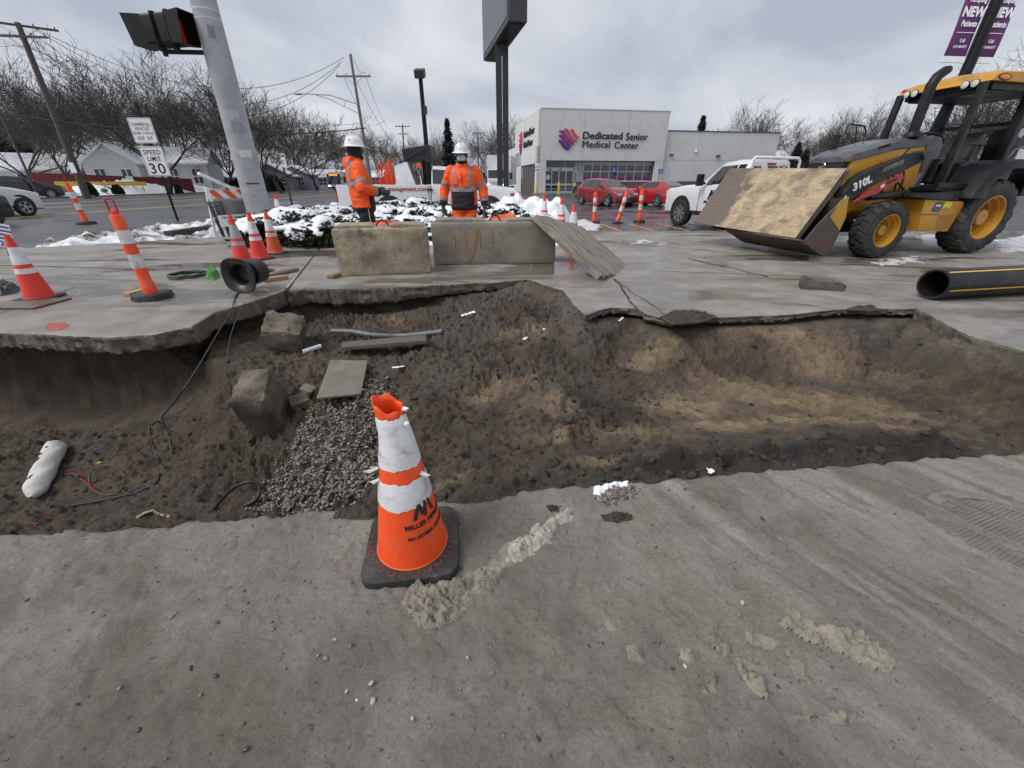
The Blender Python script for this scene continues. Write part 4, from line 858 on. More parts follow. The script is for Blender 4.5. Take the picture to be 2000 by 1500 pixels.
# ================================================================== IN THE TRENCH
def rel(p, dz=0.0): return Vector((p[0], p[1], p[2] + dz))
bag_m = mat('white_sandbag', (.62, .61, .59), .8, .12, 8, dirt=(.3, .27, .23), dscale=5, damt=.5, bump=.5, bscale=30)
a, c = on_earth(70, 985), on_earth(122, 874); sb = thing('sandbag', 'white sandbag smeared with mud lying in the deep left end of the trench', 'sandbag', a); d = c - a; Ls = d.length
q = MB(); secs = []
for k, s in enumerate(np.linspace(0, 1, 18)):
    rr = .02 + .05 * min(1, (s / .14) ** .7) * min(1, ((1 - s) / .06 + .05) ** .6) if s > .05 else .022 + .01 * math.sin(k * 2)
    p = d * s; secs.append([(p.x + rr * 1.15 * math.cos(t), p.y + rr * .6 * math.cos(t + 1.57), p.z + .07 + rr * .85 * math.sin(t) + .008 * math.sin(t * 3 + k)) for t in np.linspace(0, 6.283, 18, endpoint=False)])
q.loft(secs); q.build('bag', bag_m, sb, ang=80)
q = MB(); rng = random.Random(5)
for k in range(16):
    s = .25 + .6 * k / 16; p = d * s + Vector((-.02 + rng.uniform(-.02, .015), -.028, .112 + rng.uniform(-.015, .01))); q.ell((p.x, p.y, p.z), (rng.uniform(.012, .026), .018, rng.uniform(.01, .02)), 8, 6)
q.build('mud_smear', clodm, sb, ang=80)['kind'] = 'stuff'
chunk_m = mat('old_footing', (.17, .148, .118), .9, .35, 4, dirt=(.075, .062, .048), dscale=3, damt=.8, bump=1.0, bscale=40)
def rock(label, c, dims, rot, m=chunk_m, amp=.03, name='concrete_chunk', seed=0):
    rng = random.Random(seed + 40); b = bmesh.new()
    P_ = [Vector((i * rng.uniform(.78, 1), j * rng.uniform(.75, 1), k * rng.uniform(.86, 1))) for i in (-1, 1) for j in (-1, 1) for k in (-1, 1)]
    for k in range(10): p = Vector([rng.uniform(-.8, .8) for _ in range(3)]); a = rng.randrange(3); p[a] = math.copysign(rng.uniform(.92, 1.04), p[a]); P_.append(p)
    for p in P_:
        b.verts.new((p.x * dims[0] / 2, p.y * dims[1] / 2, p.z * dims[2] / 2))
    bmesh.ops.convex_hull(b, input=b.verts); bmesh.ops.delete(b, geom=[v for v in b.verts if not v.link_faces], context='VERTS'); me = bpy.data.meshes.new(name); b.to_mesh(me); b.free(); o = link(name, me, m); rough_mesh(o, amp * .5, 9 + seed, 3); o.location = c; o.rotation_euler = rot; return tag(o, label, 'concrete chunk')
p = D(532, 812, 2.9); rock('tall slab of old concrete footing standing in the trench beside the gravel', p, (.25, .42, .80), (R(16), R(-5), R(14)), mat('caked_footing', (.15, .126, .096), .92, .4, 5, dirt=(.075, .058, .042), dscale=4, damt=.9, dcut=.47, bump=1, bscale=40), amp=.07, seed=1)
p = D(556, 648, 4.05); rock('block of concrete sticking out of the bank under the slab', p, (.4, .5, .24), (R(10), R(12), R(20)), MATS['caked_footing'], amp=.07, seed=3)
p = on_earth(588, 790); rock('flat broken flagstone at the foot of the plywood piece', rel(p, .02), (.17, .16, .06), (R(8), R(-8), R(30)), amp=.012, seed=4)
p = on_earth(605, 770); rock('smaller flagstone beside the plywood piece in the trench', rel(p, .03), (.13, .1, .05), (R(12), R(10), R(-20)), amp=.01, seed=5)
p = on_earth(1380, 905); 
def flatboard(label, px, th, m, name, cat, z=.02):
    ps = [rel(on_earth(u, v), z) for u, v in px]; c = sum(ps, Vector()) / 4; nrm = (ps[1] - ps[0]).cross(ps[3] - ps[0]).normalized()
    if nrm.z < 0: nrm = -nrm
    q = MB(); vs = [p + nrm * s - c for s in (0, th) for p in ps]; q.add(vs, [(0, 1, 2, 3), (7, 6, 5, 4)] + [(i, (i + 1) % 4, (i + 1) % 4 + 4, i + 4) for i in range(4)]); o = q.build(name, m, bev=.003); rough_mesh(o, .006, 8, 3); o.location = c; return tag(o, label, cat)
flatboard('weathered plywood piece lying on the gravel in the trench', [(621, 788), (648, 714), (720, 714), (708, 784)], .018, mat('weathered_ply', (.17, .15, .125), .85, .3, 5, dirt=(.28, .15, .06), dscale=4, damt=.5, dcut=.58, bump=.7, bscale=30), 'plywood_piece', 'plywood', .035)
flatboard('long muddy board lying across the back of the trench', [(672, 694), (674, 684), (836, 675), (836, 687)], .04, mat('muddy_board', (.11, .098, .08), .85, .25, 5, stretch=(1, 6, 6), bump=.5), 'board', 'lumber', .05)
def tube_thing(name, label, cat, pts, r, m, n=10):
    q = MB(); ps = [Vector(p) for p in pts]; sm_ = []
    for i in range(len(ps) - 1):
        p0, p1, p2, p3 = ps[max(i - 1, 0)], ps[i], ps[i + 1], ps[min(i + 2, len(ps) - 1)]
        for k in range(6):
            t = k / 6; sm_.append(.5 * ((2 * p1) + (p2 - p0) * t + (2 * p0 - 5 * p1 + 4 * p2 - p3) * t * t + (3 * p1 - p0 - 3 * p2 + p3) * t ** 3))
    sm_.append(ps[-1]); o = sm_[0].copy(); q.tube([p - o for p in sm_], r, n); ob = q.build(name, m, ang=60); ob.location = o; return tag(ob, label, cat)
gp_ = mat('grey_plastic', (.15, .155, .16), .5, .25, 5, dirt=(.08, .07, .06), dscale=5, damt=.8)
tube_thing('conduit', 'bent grey conduit pipe along the back wall of the trench', 'pipe', [rel(on_earth(u, v + 10), .05) for u, v in ((650, 645), (690, 652), (730, 656), (790, 654), (866, 646))], .027, gp_, 12)
tube_thing('pipe_stub', 'white pipe stub with a clamp poking out of the bank', 'pipe', [rel(on_earth(594, 695), .045), rel(on_earth(630, 688), .05)], .024, mat('white_pvc', (.6, .62, .63), .4, .1), 12)
wire = mat('black_wire', (.016, .016, .017), .5, .2); pale_wire = mat('grey_wire', (.13, .12, .11), .5, .2)
def lay(px, dz=.012): return [rel(on_earth(u, v), dz) for u, v in px]
tube_thing('cable', 'black cable hanging from the slab edge down the trench bank', 'cable', [G(470, 562, .02), G(458, 585, .01), D(452, 606, 4.1), D(420, 660, 3.55), D(385, 720, 3.3), D(345, 780, 3.1)] + lay([(318, 820), (330, 850), (338, 890)]), .006, wire, 6)
tube_thing('cable', 'thin black wire falling straight down the old footing', 'cable', [D(478, 590, 4.4), D(452, 650, 3.5), D(442, 730, 2.85), D(452, 760, 2.78), D(446, 800, 2.74)], .004, wire, 6)
tube_thing('cable', 'pale wire loop lying on the mud in the middle of the deep pit', 'cable', lay([(175, 935), (185, 918), (215, 912), (238, 922), (242, 945), (228, 966), (200, 968), (178, 950), (175, 935)]), .004, pale_wire, 6)
tube_thing('cable', 'long black cable on the pit floor towards the white sandbag', 'cable', lay([(135, 992), (170, 985), (230, 974), (280, 962), (310, 940), (312, 905), (300, 870), (295, 840), (310, 825)]), .007, wire, 6)
tube_thing('cable', 'red wire tangled at the near wall left of the pit', 'cable', lay([(45, 1032), (60, 1025), (75, 1028), (90, 1018), (105, 1016)], .02), .004, mat('red_wire', (.35, .03, .03), .5, .2), 6)
tube_thing('cable', 'faint red wire between the sandbag and the pale wire loop', 'cable', lay([(128, 930), (145, 928), (160, 938), (175, 950), (190, 965)], .015), .004, MATS['red_wire'], 6)
tube_thing('hose_end', 'curled black hose end lying on the gravel by the near edge', 'hose', [rel(on_earth(419, 1000), .02), rel(on_earth(440, 984), .05), rel(on_earth(464, 968), .06), rel(on_earth(490, 958), .06), rel(on_earth(508, 960), .05), rel(on_earth(511, 975), .04), rel(on_earth(500, 990), .03), rel(on_earth(480, 992), .02)], .011, wire, 8)
def wlump(px, lbl, h=.03, m=snow, cat='snow', name='snow_lump'):
    ps = [on_earth(u, v) for u, v in px]; c = sum(ps, Vector()) / len(ps); q = MB(); rng = random.Random(px[0][0])
    if len(ps) > 1: ps = [a.lerp(b_, k / 3) for a, b_ in zip(ps[:-1], ps[1:]) for k in range(3)] + ps[-1:]
    for p in ps: h_ = h * .95; q.ell(p - c + Vector((0, 0, h * .15)), (h_ * rng.uniform(.7, 1.2), h * rng.uniform(.6, 1), h * .5), 9, 6)
    o = q.build(name, m, ang=60); o.location = c; rough_mesh(o, .004, 20, 1); return tag(o, lbl, cat)
wlump([(918, 614), (925, 612), (905, 620)], 'white snow crumb at the back of the trench under the slab', .03); wlump([(768, 719), (778, 718), (788, 717)], 'strip of snow behind the torn cone tip at the back of the gravel', .016)
wlump([(1062, 645)], 'round white crumb on the dirt ramp', .024); wlump([(1024, 663), (1028, 661)], 'small white crumb on the dark dirt below the ramp', .02); wlump([(821, 668)], 'tiny white crumb near the grey conduit', .02); wlump([(1216, 622), (1210, 627)], 'white crumbs under the slab corner right of the ramp', .018)
wlump([(270, 1010), (285, 1004), (300, 1000), (315, 1006), (330, 1010)], 'crumpled yellowish plastic scrap at the near wall of the pit', .016, mat('yellowish_plastic', (.3, .25, .14), .5, .3), 'plastic scrap', 'plastic_scrap')
wlump([(190, 905), (198, 906)], 'small lime green tag on the dark pit wall', .012, mat('lime', (.4, .55, .05), .5, .2), 'tag', 'cable_tag')
# ================================================================== MANHOLE COVER
mc = G(2010, 1062); zc = float(pave_z(np.array([mc.x]), np.array([mc.y]))[0]) + .005
mh = thing('manhole_cover', 'rusty ribbed manhole cover half buried in mud at the right edge', 'manhole cover', (mc.x, mc.y, zc)); iron = mat('rusty_iron', (.17, .135, .108), .6, .35, 6, dirt=(.2, .19, .17), dscale=5, damt=.95, dcut=.42, bump=.6, bscale=60)
q = MB(); q.lathe([(0, 0), (.24, 0), (.245, -.02)], 48); q.build('lid', iron, mh, ang=40)
q = MB(); q.lathe([(.252, -.02), (.252, .004), (.30, .004), (.31, -.02)], 48); q.build('rim', iron, mh, ang=40)
q = MB()
for k in range(-16, 17):
    y = k * .0135; l = math.sqrt(max(0, .235 ** 2 - y * y)); q.box((0, y, .0015), (2 * l, .006, .004))
o = q.build('ribs', iron, mh); o['kind'] = 'stuff'; mh.rotation_euler = (0, 0, R(20))
# ================================================================== POLES, SIGNALS, SIGNS
galv = mat('grey_pole_paint', (.33, .34, .36), .5, .16, 2.5, dirt=(.22, .21, .21), dscale=2.2, damt=.6, dcut=.52, bump=.1)
white_p = mat('sign_white', (.78, .79, .8), .4, .05, 4, dirt=(.5, .5, .5), dscale=3, damt=.4)
blackp = mat('signal_black', (.009, .009, .01), .45, .3, 6, spec=.25)
def rrect(w_, h_, r=.05, n=5):
    o = []
    for sx, sy, a0 in ((1, 1, 0), (-1, 1, 90), (-1, -1, 180), (1, -1, 270)):
        for k in range(n):
            a = R(a0 + 90 * k / (n - 1)); o.append((sx * (w_ / 2 - r) + r * math.cos(a), sy * (h_ / 2 - r) + r * math.sin(a)))
    return o
pb = G(518, 457); tp = thing('signal_pole', 'thick grey steel traffic signal pole with stickers behind the cone cluster', 'signal pole', pb)
q = MB(); q.lathe([(.42, 0), (.42, .04), (.33, .06), (.3, .12)], 28); q.build('base_plate', galv, tp, ang=35)
q = MB(); q.lathe([(.29, .05), (.285, 1.5), (.265, 3.6), (.24, 6.5), (.235, 9)], 36); q.build('shaft', galv, tp, ang=40)
for k in range(4):
    q = MB(); a = R(45 + 90 * k); q.lathe([(.0, .12), (.035, .12), (.035, .04), (0, .04)], 8, Matrix.Translation((.37 * math.cos(a), .37 * math.sin(a), 0))); q.build('anchor_bolt', dark_steel, tp)
def pz(v): return D(450, v, pb.y).z
for v in (22, 40, 92, 109):
    z = pz(v); q = MB(); q.lathe([(.252 - .004 * z + .02, z - .02), (.252 - .004 * z + .026, z), (.252 - .004 * z + .02, z + .02)], 36); q.build('strap', mat('strap_white', (.6, .61, .62), .4, .1), tp, ang=40)
def wrapped(name, a0, a1, z0, z1, m, n=8, rr=.003):
    q = MB(); 
    for zz in np.linspace(z0, z1, 5):
        for k in range(n + 1):
            a = R(a0 + (a1 - a0) * k / n); r = np.interp(zz, [.05, 1.5, 3.6, 6.5], [.29, .285, .265, .24]) + rr; q.v.append((r * math.cos(a), r * math.sin(a), zz))
    q.f += [(i * (n + 1) + k, i * (n + 1) + k + 1, (i + 1) * (n + 1) + k + 1, (i + 1) * (n + 1) + k) for i in range(4) for k in range(n)]
    return q.build(name, m, tp, ang=60, fix=False)
stk = mat('torn_sticker', (.55, .55, .54), .6, .2, 30, dirt=(.3, .3, .31), dscale=9, damt=.95, dcut=.5)
wrapped('sticker', -80, -25, pz(308), pz(294), stk); wrapped('sticker', -75, -35, pz(235), pz(216), mat('scraped_paint', (.38, .385, .4), .6, .2, 20, dirt=(.6, .6, .6), dscale=14, damt=.9, dcut=.6)); wrapped('paint_patch', -80, -30, pz(262), pz(240), mat('grey_patch', (.235, .25, .29), .55, .15, 8)); wrapped('paint_patch', -75, -45, pz(82), pz(56), mat('dark_patch', (.2, .205, .22), .6, .3, 12)); wrapped('seam', -85, -25, pz(360), pz(357), dark_steel)
yA = pb.y - .05
pA = D(346, 62, yA); pB = D(306, 62, yA)
for v, u0 in ((32, 352), (103, 322)):
    q = MB(); a, c = D(398 if v < 60 else 414, v, yA), D(u0, v - 2, yA); q.tube([a - pb, c - pb], .045, 10); q.tube([c - pb + Vector((0, 0, -.08)), c - pb + Vector((0, 0, .08))], .05, 10); q.tube([a - pb + Vector((-.02, 0, -.1)), a - pb + Vector((-.02, 0, .1))], .06, 10); q.build('bracket_arm', blackp, tp, ang=40)
red_lens = bpy.data.materials.new('red_lens'); red_lens.use_nodes = True; b_ = red_lens.node_tree.nodes['Principled BSDF']; b_.inputs['Base Color'].default_value = (.09, .006, .006, 1); b_.inputs['Emission Color'].default_value = (1, .05, .02, 1); b_.inputs['Emission Strength'].default_value = .05
def ped_signal(label, c, rz, hh=.62, ww=.55, vis=.5):
    s = thing('pedestrian_signal', label, 'traffic signal', c, rz)
    q = MB(); q.prism(rrect(ww, hh, .05), -.14, .1, 'x'); q.build('housing', blackp, s, ang=35)
    q = MB(); q.prism(rrect(ww * .84, hh * .84, .03), .1, .112, 'x'); q.build('lens', red_lens, s)
    q = MB(); a, b_ = ww * .48, hh * .48; e = 1.12
    o_ = [(.1, -a, -b_), (.1, a, -b_), (.1, a, b_), (.1, -a, b_)]; f_ = [(.1 + vis * .75, -a * e, -b_ * e), (.1 + vis * .75, a * e, -b_ * e), (.1 + vis, a * e, b_ * e), (.1 + vis, -a * e, b_ * e)]
    q.add(o_ + f_, [(i, (i + 1) % 4, (i + 1) % 4 + 4, i + 4) for i in range(4)]); v = q.build('visor', blackp, s, fix=True); md = v.modifiers.new('t', 'SOLIDIFY'); md.thickness = .012
    q = MB(); q.box((-.02, 0, hh / 2 + .04), (.1, .1, .1)); q.box((-.02, 0, -hh / 2 - .04), (.1, .1, .1)); q.build('hub', blackp, s, bev=.02)
    return s
ped_signal('black pedestrian signal facing left with its deep visor, on the grey pole', pB, R(172), .52, .44, .44)
ped_signal('black pedestrian signal with a red glow in its visor, next to the grey pole', pA + Vector((-.03, -.1, 0)), R(-14), .52, .42, .42)
# sign post with two boards
sb_ = G(348, 432, -.12); sg = thing('road_sign', 'black post carrying the truck ban board and the speed limit board', 'road sign', sb_)
q = MB(); q.box((0, 0, 1.9), (.07, .05, 3.9)); q.build('post', blackp, sg, bev=.006)
def board(par, px, lines, name, y):
    ps = [D(u, v, y) - par.location for u, v in px]; cx = sum(p.x for p in ps) / 4; z0 = min(p.z for p in ps); z1 = max(p.z for p in ps); w_ = ((ps[1].x - ps[0].x) + (ps[2].x - ps[3].x)) / 2; h_ = z1 - z0; cz = (z0 + z1) / 2
    q = MB(); q.prism(rrect(w_, h_, .06), -.045, -.04, 'y'); o = q.build(name, white_p, par, ang=40); o.location = (cx, 0, cz)
    outer, inner = rrect(w_ * .95, h_ * .96, .05), rrect(w_ * .91, h_ * .93, .04); n = len(outer); q = MB(); q.add([(x, -.0465, z) for x, z in outer] + [(x, -.0465, z) for x, z in inner], [(i, (i + 1) % n, (i + 1) % n + n, i + n) for i in range(n)]); q.build('border', black_ink, o, fix=False)
    for s, sz, fz, fx in lines:
        me = text_mesh(s, 1, .001, .0 if len(s) > 6 else .01, spacing=1.12); xs = [v.co.x for v in me.vertices]; ys_ = [v.co.y for v in me.vertices]; k = sz * h_ / (max(ys_) - min(ys_)); kx = fx * w_ / (max(xs) - min(xs)); mx_, my_ = (max(xs) + min(xs)) / 2, (max(ys_) + min(ys_)) / 2
        me.transform(Matrix.Translation((0, -.049, fz * h_)) @ FRONT.to_4x4() @ Matrix.Diagonal((kx, k, 1, 1)) @ Matrix.Translation((-mx_, -my_, 0))); link('lettering', me, black_ink, o)
    return o
board(sg, ((248, 230), (296, 232), (311, 279), (267, 280)), [('COMMERCIAL', .13, .24, .78), ('VEHICLES', .12, .07, .62), ('OVER 2 AXLES', .11, -.1, .84), ('KEEP  OFF', .14, -.3, .64)], 'truck_ban_board', sb_.y)
board(sg, ((272, 286), (319, 286), (335, 343), (293, 344)), [('SPEED', .16, .31, .74), ('LIMIT', .15, .09, .58), ('30', .36, -.24, .68)], 'speed_limit_board', sb_.y)
bs = G(571, 402, -.12); st = thing('bus_stop_sign', 'thin green post with a small white bus stop panel', 'bus stop sign', bs); q = MB(); q.box((0, 0, 1.6), (.09, .09, 3.4)); q.build('post', mat('dark_green', (.02, .045, .03), .5), st)
y = bs.y; a, c = D(547, 300, y) - bs, D(562, 327, y) - bs; q = MB(); q.box(((a.x + c.x) / 2, -.06, (a.z + c.z) / 2), (abs(c.x - a.x), .02, abs(a.z - c.z))); q.build('panel', white_p, st)
q = MB(); q.box(((a.x + c.x) / 2, -.075, a.z - .12), (abs(c.x - a.x) * .8, .01, .14)); q.build('green_logo_strip', mat('bus_green', (.12, .25, .1), .5), st)
for k in range(3):
    q = MB(); q.box(((a.x + c.x) / 2 - .05, -.075, a.z - .36 - .08 * k), (abs(c.x - a.x) * .55, .01, .03)); q.build('text_line', mat('bus_blue', (.08, .14, .3), .5), st)
# lawn sign at the left edge
ls = thing('yard_sign', 'tilted white yard sign with a blue phone number at the left edge', 'yard sign', G(-8, 500, 0), R(14), rot=(0, R(14), R(10)))
q = MB(); q.box((0, 0, .42), (.66, .012, .42)); q.build('panel', white_p, ls)
blue = mat('sign_blue', (.03, .045, .25), .5, .1)
for s, z, sz in (('ROOFING', .56, .10), ('REPAIRS', .47, .09), ('CALL NOW', .385, .08)): pass
for k in range(4):
    for x in (-.2, -.02, .15, .26): q = MB(); q.box((x + .03 * (k % 2), -.008, .58 - .07 * k), (.11, .004, .03)); q.build('print_line', blue, ls)
text('627-7270', .12, blue, ls, (.08, -.009, .27), FRONT, .001, .004)
for x in (-.2, .2): q = MB(); q.tube([(x, 0, -.1), (x, 0, .25)], .006, 6); q.build('stake', dark_steel, ls)
# barricade and its boards
bl, br_ = G(441, 462), G(500, 456, 0); ba = math.atan2(br_.y - bl.y, br_.x - bl.x); bd = thing('barricade', 'folding barricade with an orange striped top board behind the cones', 'barricade', bl, ba); Wb = 1.25
zt = D(429, 371, bl.y).z; zb = D(429, 389, bl.y).z
for y0, s in ((0, 1), (.55, -1)):
    for x in (.03, Wb - .03):
        q = MB(); q.bar((x, y0, 0), (x, .27 + (-.02 if s > 0 else .02), zt + .06), .045, .045); q.build('leg', mat('white_tube', (.7, .7, .7), .5, .1), bd)
q = MB(); q.box((Wb / 2, .23, (zt + zb) / 2), (Wb, .02, zt - zb)); q.build('top_board', white_p, bd)
q = MB(); hh = zt - zb; bo = mat('stripe_orange', (.8, .09, .02), .45, .08)
for k in range(-1, 5):
    x0 = k * .34; pts = [(x0, zt - .003), (x0 + .17, zt - .003), (x0 + .17 + hh * .9, zb + .003), (x0 + hh * .9, zb + .003)]; pts = [(min(max(p[0], 0), Wb), p[1]) for p in pts]
    if pts[1][0] - pts[0][0] > .01 or pts[2][0] - pts[3][0] > .01: qq = MB(); qq.prism(pts, .216, .2185, 'y'); qq.build('stripe', bo, bd)
q = MB(); q.box((Wb / 2 + .1, .24, zb - .33), (Wb - .25, .015, .55)); q.build('lower_board', mat('dirty_board', (.22, .215, .205), .7, .3, 4, dirt=(.1, .09, .08), dscale=3, damt=.6), bd)
q = MB(); z0 = D(440, 432, bl.y).z; q.box((.42, -.03, z0), (.95, .012, .27)); nb_ = q.build('number_board', white_p, bd)
text('TRAFFIC MANAGEMENT', .07, blue, bd, (.42, -.038, z0 + .075), FRONT, .001, .002, sx=1.05); text('800-783-39', .13, blue, bd, (.45, -.038, z0 - .03), FRONT, .001, .004, sx=1.05)
q = MB()
for k in range(12): q.bar((-.16 + .03 * k, .05, zb - .05), (-.02 + .02 * k, .1, zb - .9), .014, .014); 
for k in range(9): q.bar((-.15 + .015 * k, .045, zb - .09 * k - .1), (.16 + .008 * k, .06, zb - .09 * k - .05), .014, .014)
q.build('mesh_basket', dark_steel, bd)['kind'] = 'stuff'
q = MB(); q.bar((-.05, .25, zt + .36), (.75, .3, zt - .02), .07, .07); q.build('loose_tube', white_p, bd)
# ================================================================== PYLON SIGN
py_ = 17.6; c0_ = D(983, 400, py_); py = thing('pylon_sign', 'tall black pylon sign on two posts behind the concrete blocks', 'pylon sign', (c0_.x, py_, -.15))
for dx in (-.116, .116): q = MB(); q.box((dx, 0, 3.1), (.215, .24, 6.3)); q.build('post', mat('black_post', (.02, .021, .024), .4, .2, 5), py, bev=.015)
A1, B1, C1 = Vector((-1.12, 19.8, 5.5)), Vector((-.57, 19.9, 5.5)), Vector((.46, 15.5, 5.5)); dxy = (C1 - B1); ca = math.atan2(dxy.y, dxy.x)
o_ = MB(); o_.box((dxy.length / 2, -.29, 1.6), (dxy.length, .58, 3.2)); cb = o_.build('cabinet', mat('cabinet_black', (.035, .036, .04), .45, .2, 4), py, bev=.03); cb.location = B1 - py.location; cb.rotation_euler = (0, 0, ca)
o_ = MB(); o_.box((dxy.length / 2, -.588, 1.6), (dxy.length - .3, .012, 2.9)); cf = o_.build('face_panel', mat('cabinet_face_lit', (.09, .092, .1), .35, .1), py); cf.location = cb.location; cf.rotation_euler = (0, 0, ca)  # left face in a lighter grey: the cabinet's shading put into its colour
o_ = MB(); o_.box((dxy.length / 2, -.29, -.02), (dxy.length - .2, .4, .03)); cf = o_.build('bottom_shade_panel', blackp, py); cf.location = cb.location; cf.rotation_euler = (0, 0, ca)  # black sheet, shade on the cabinet's underside put into its colour
# ================================================================== UTILITY POLES AND WIRES
polew = mat('pole_wood', (.085, .072, .06), .85, .3, 3, stretch=(6, 6, 1), bump=.5, bscale=12)
polew2 = mat('pole_wood_grey', (.16, .148, .135), .85, .25, 3, stretch=(6, 6, 1))
def upole(label, base, top, r, arms, m):
    base, top = Vector(base), Vector(top); t = thing('utility_pole', label, 'utility pole', base); d = top - base
    q = MB(); q.tube([(0, 0, -.3), d * .5, d], [r, r * .8, r * .6], 12); q.build('shaft', m, t, ang=50)
    for (f, l, az) in arms:
        p = d * f; a = Vector((math.cos(az), math.sin(az), 0)); q = MB(); q.bar(p - a * l / 2 + Vector((0, -.12, 0)), p + a * l / 2 + Vector((0, -.12, 0)), .11, .14); cr_ = q.build('crossarm', m, t)
        for k in (-.46, -.2, .2, .46):
            qq = MB(); pp_ = p + a * l * k + Vector((0, -.12, .07)); qq.lathe([(.03, 0), (.05, .06), (.03, .1), (.045, .14), (0, .18)], 8, Matrix.Translation(pp_)); qq.build('insulator', dark_steel, cr_, ang=50)
        qq = MB(); qq.bar(p + a * l * .25 + Vector((0, -.1, -.05)), p + Vector((0, -.1, -.8)), .04, .02); qq.build('brace', dark_steel, cr_); qq = MB(); qq.bar(p - a * l * .25 + Vector((0, -.1, -.05)), p + Vector((0, -.1, -.8)), .04, .02); qq.build('brace', dark_steel, cr_)
    return t
u1b = G(171, 388, -.12); u1t = D(34, 44, u1b.y); u1 = upole('leaning wooden utility pole with two crossarms at the far left', u1b, u1t, .3, [(.985, 4.6, R(35)), (.93, 3.6, R(8))], polew)
q = MB(); zz = (u1t - u1b); p = zz * .2 + Vector((.0, -.27, 0)); q.box(p, (.5, .02, .8)); q.build('notice', white_p, u1)
u2y = 50; u2b = D(727, 370, u2y); u2b.z = -.2; u2t = D(684, 106, u2y); u2 = upole('wooden utility pole with one crossarm rising behind the left worker', u2b, u2t, .2, [(.86, 3.5, R(0))], polew2)
u3 = upole('small distant utility pole above the white pickup bed', (D(789, 340, 95).x, 95, -.2), D(786, 243, 95), .22, [(.97, 3.0, 0), (.86, 2.0, 0)], polew2)
u4 = upole('small distant utility pole right of the worker facing the camera', (D(934, 340, 110).x, 110, -.2), D(933, 257, 110), .22, [(.97, 2.6, 0)], polew2)
wirem = mat('overhead_wire', (.02, .02, .022), .6, .1)
def wire_(name, label, a, c, sag, r, n=22):
    a, c = Vector(a), Vector(c); q = MB(); q.tube([a.lerp(c, k / n) - Vector((0, 0, 4 * sag * (k / n) * (1 - k / n))) - a for k in range(n + 1)], r, 5); o = q.build(name, wirem, ang=60); o.location = a; return tag(o, label, 'wire')
def arm_pt(u, v, y): return D(u, v, y)
for i, ((ua, va), (uc, vc), sg_, lb_) in enumerate((((62, 52), (672, 112), 3.2, 'uppermost thin wire between the two big utility poles'), ((66, 56), (668, 120), 4.2, 'middle thin wire between the two big utility poles'), ((56, 62), (664, 127), 4.9, 'lowest thin wire between the two big utility poles'))): wire_('overhead_wire', lb_, D(ua, va, u1b.y), D(uc, vc, u2y), sg_, .022)
wire_('overhead_cable', 'thick black cable crossing in front of the trees at left', D(-60, 212, 36), D(715, 250, u2y), 1.1, .055)
wire_('overhead_wire', 'thin wire left of the far pole behind the left worker', D(560, 238, 60), D(700, 241, u2y), .3, .02)
for i, (a, c, y2, lb_) in enumerate((((670, 147), (742, 280), 60, 'left drooping service wire from the far pole crossarm'), ((714, 147), (755, 245), 60, 'right drooping service wire from the far pole crossarm'), ((693, 150), (765, 275), 60, 'middle drooping service wire from the far pole'), ((686, 105), (713, 140), 50, 'short loop of wire on top of the far pole'))): wire_('overhead_wire', lb_, D(*a, u2y), D(*c, y2), .6, .018)
wire_('overhead_wire', 'thin wire dropping from the left pole into the trees', D(55, 70, u1b.y), D(195, 125, 48), .8, .018); wire_('overhead_wire', 'pale low wire at the left edge in front of the trees', D(-40, 150, 38), D(75, 175, u1b.y), .3, .02)
# street lamp arm on the far pole, lamp at the left edge
la = thing('street_lamp', 'street lamp on a long trussed arm reaching left from the far pole', 'street lamp', D(703, 205, u2y - .2)); lo = la.location
e = D(590, 183, u2y - .2) - lo; q = MB(); q.tube([(0, 0, 0), e * .5 + Vector((0, 0, .35)), e], .045, 8); q.tube([D(702, 222, u2y - .2) - lo, e * .55 + Vector((0, 0, .0)), e * .75 + Vector((0, 0, .12))], .035, 8); q.tube([e * .25 + Vector((0, 0, .12)), D(672, 209, u2y - .2) - lo], .03, 6); q.build('arm', galv, la, ang=50)
q = MB(); q.ell(e + Vector((-.4, 0, -.02)), (.5, .2, .1), 12, 6); q.build('lamp_head', galv, la, ang=60)
yl = 40; s2 = thing('street_lamp', 'thin dark lamp post with a lamp head at the far left edge', 'street lamp', (D(52, 338, yl).x, yl, -.15)); tl_ = D(-2, 216, yl) - s2.location
q = MB(); q.tube([(0, 0, 0), tl_], [.1, .07], 8); q.build('post', polew, s2, ang=50); q = MB(); q.box(tl_ + Vector((.35, 0, .05)), (1.3, .35, .14)); q.build('lamp_head', dark_steel, s2, bev=.04)
# lot lamp beside the white pickup
yl = 24; s3 = thing('lot_lamp', 'slender black parking lot lamp post with a square head', 'lamp post', (D(838, 345, yl).x, yl, -.12)); tl_ = D(821, 150, yl) - s3.location
q = MB(); q.tube([(0, 0, 0), (0, 0, tl_.z * .4), tl_], [.13, .12, .1], 10); q.build('post', blackp, s3, ang=50)
q = MB(); q.box(tl_ + Vector((0, -.05, .12)), (.46, .62, .34), Matrix.Rotation(R(18), 3, 'X')); q.build('lamp_head', dark_steel, s3, bev=.03)
q = MB(); q.box(tl_ * .77 + Vector((.12, -.1, 0)), (.16, .16, .34)); q.build('control_box', dark_steel, s3); q = MB(); q.box(tl_ * .49 + Vector((-.1, -.1, 0)), (.44, .2, .2)); q.build('camera_box', blackp, s3); q = MB(); q.tube([tl_ * .49 + Vector((-.2, -.1, -.1)), tl_ * .18 + Vector((-.2, -.1, 0))], .06, 8); q.build('side_tube', blackp, s3)
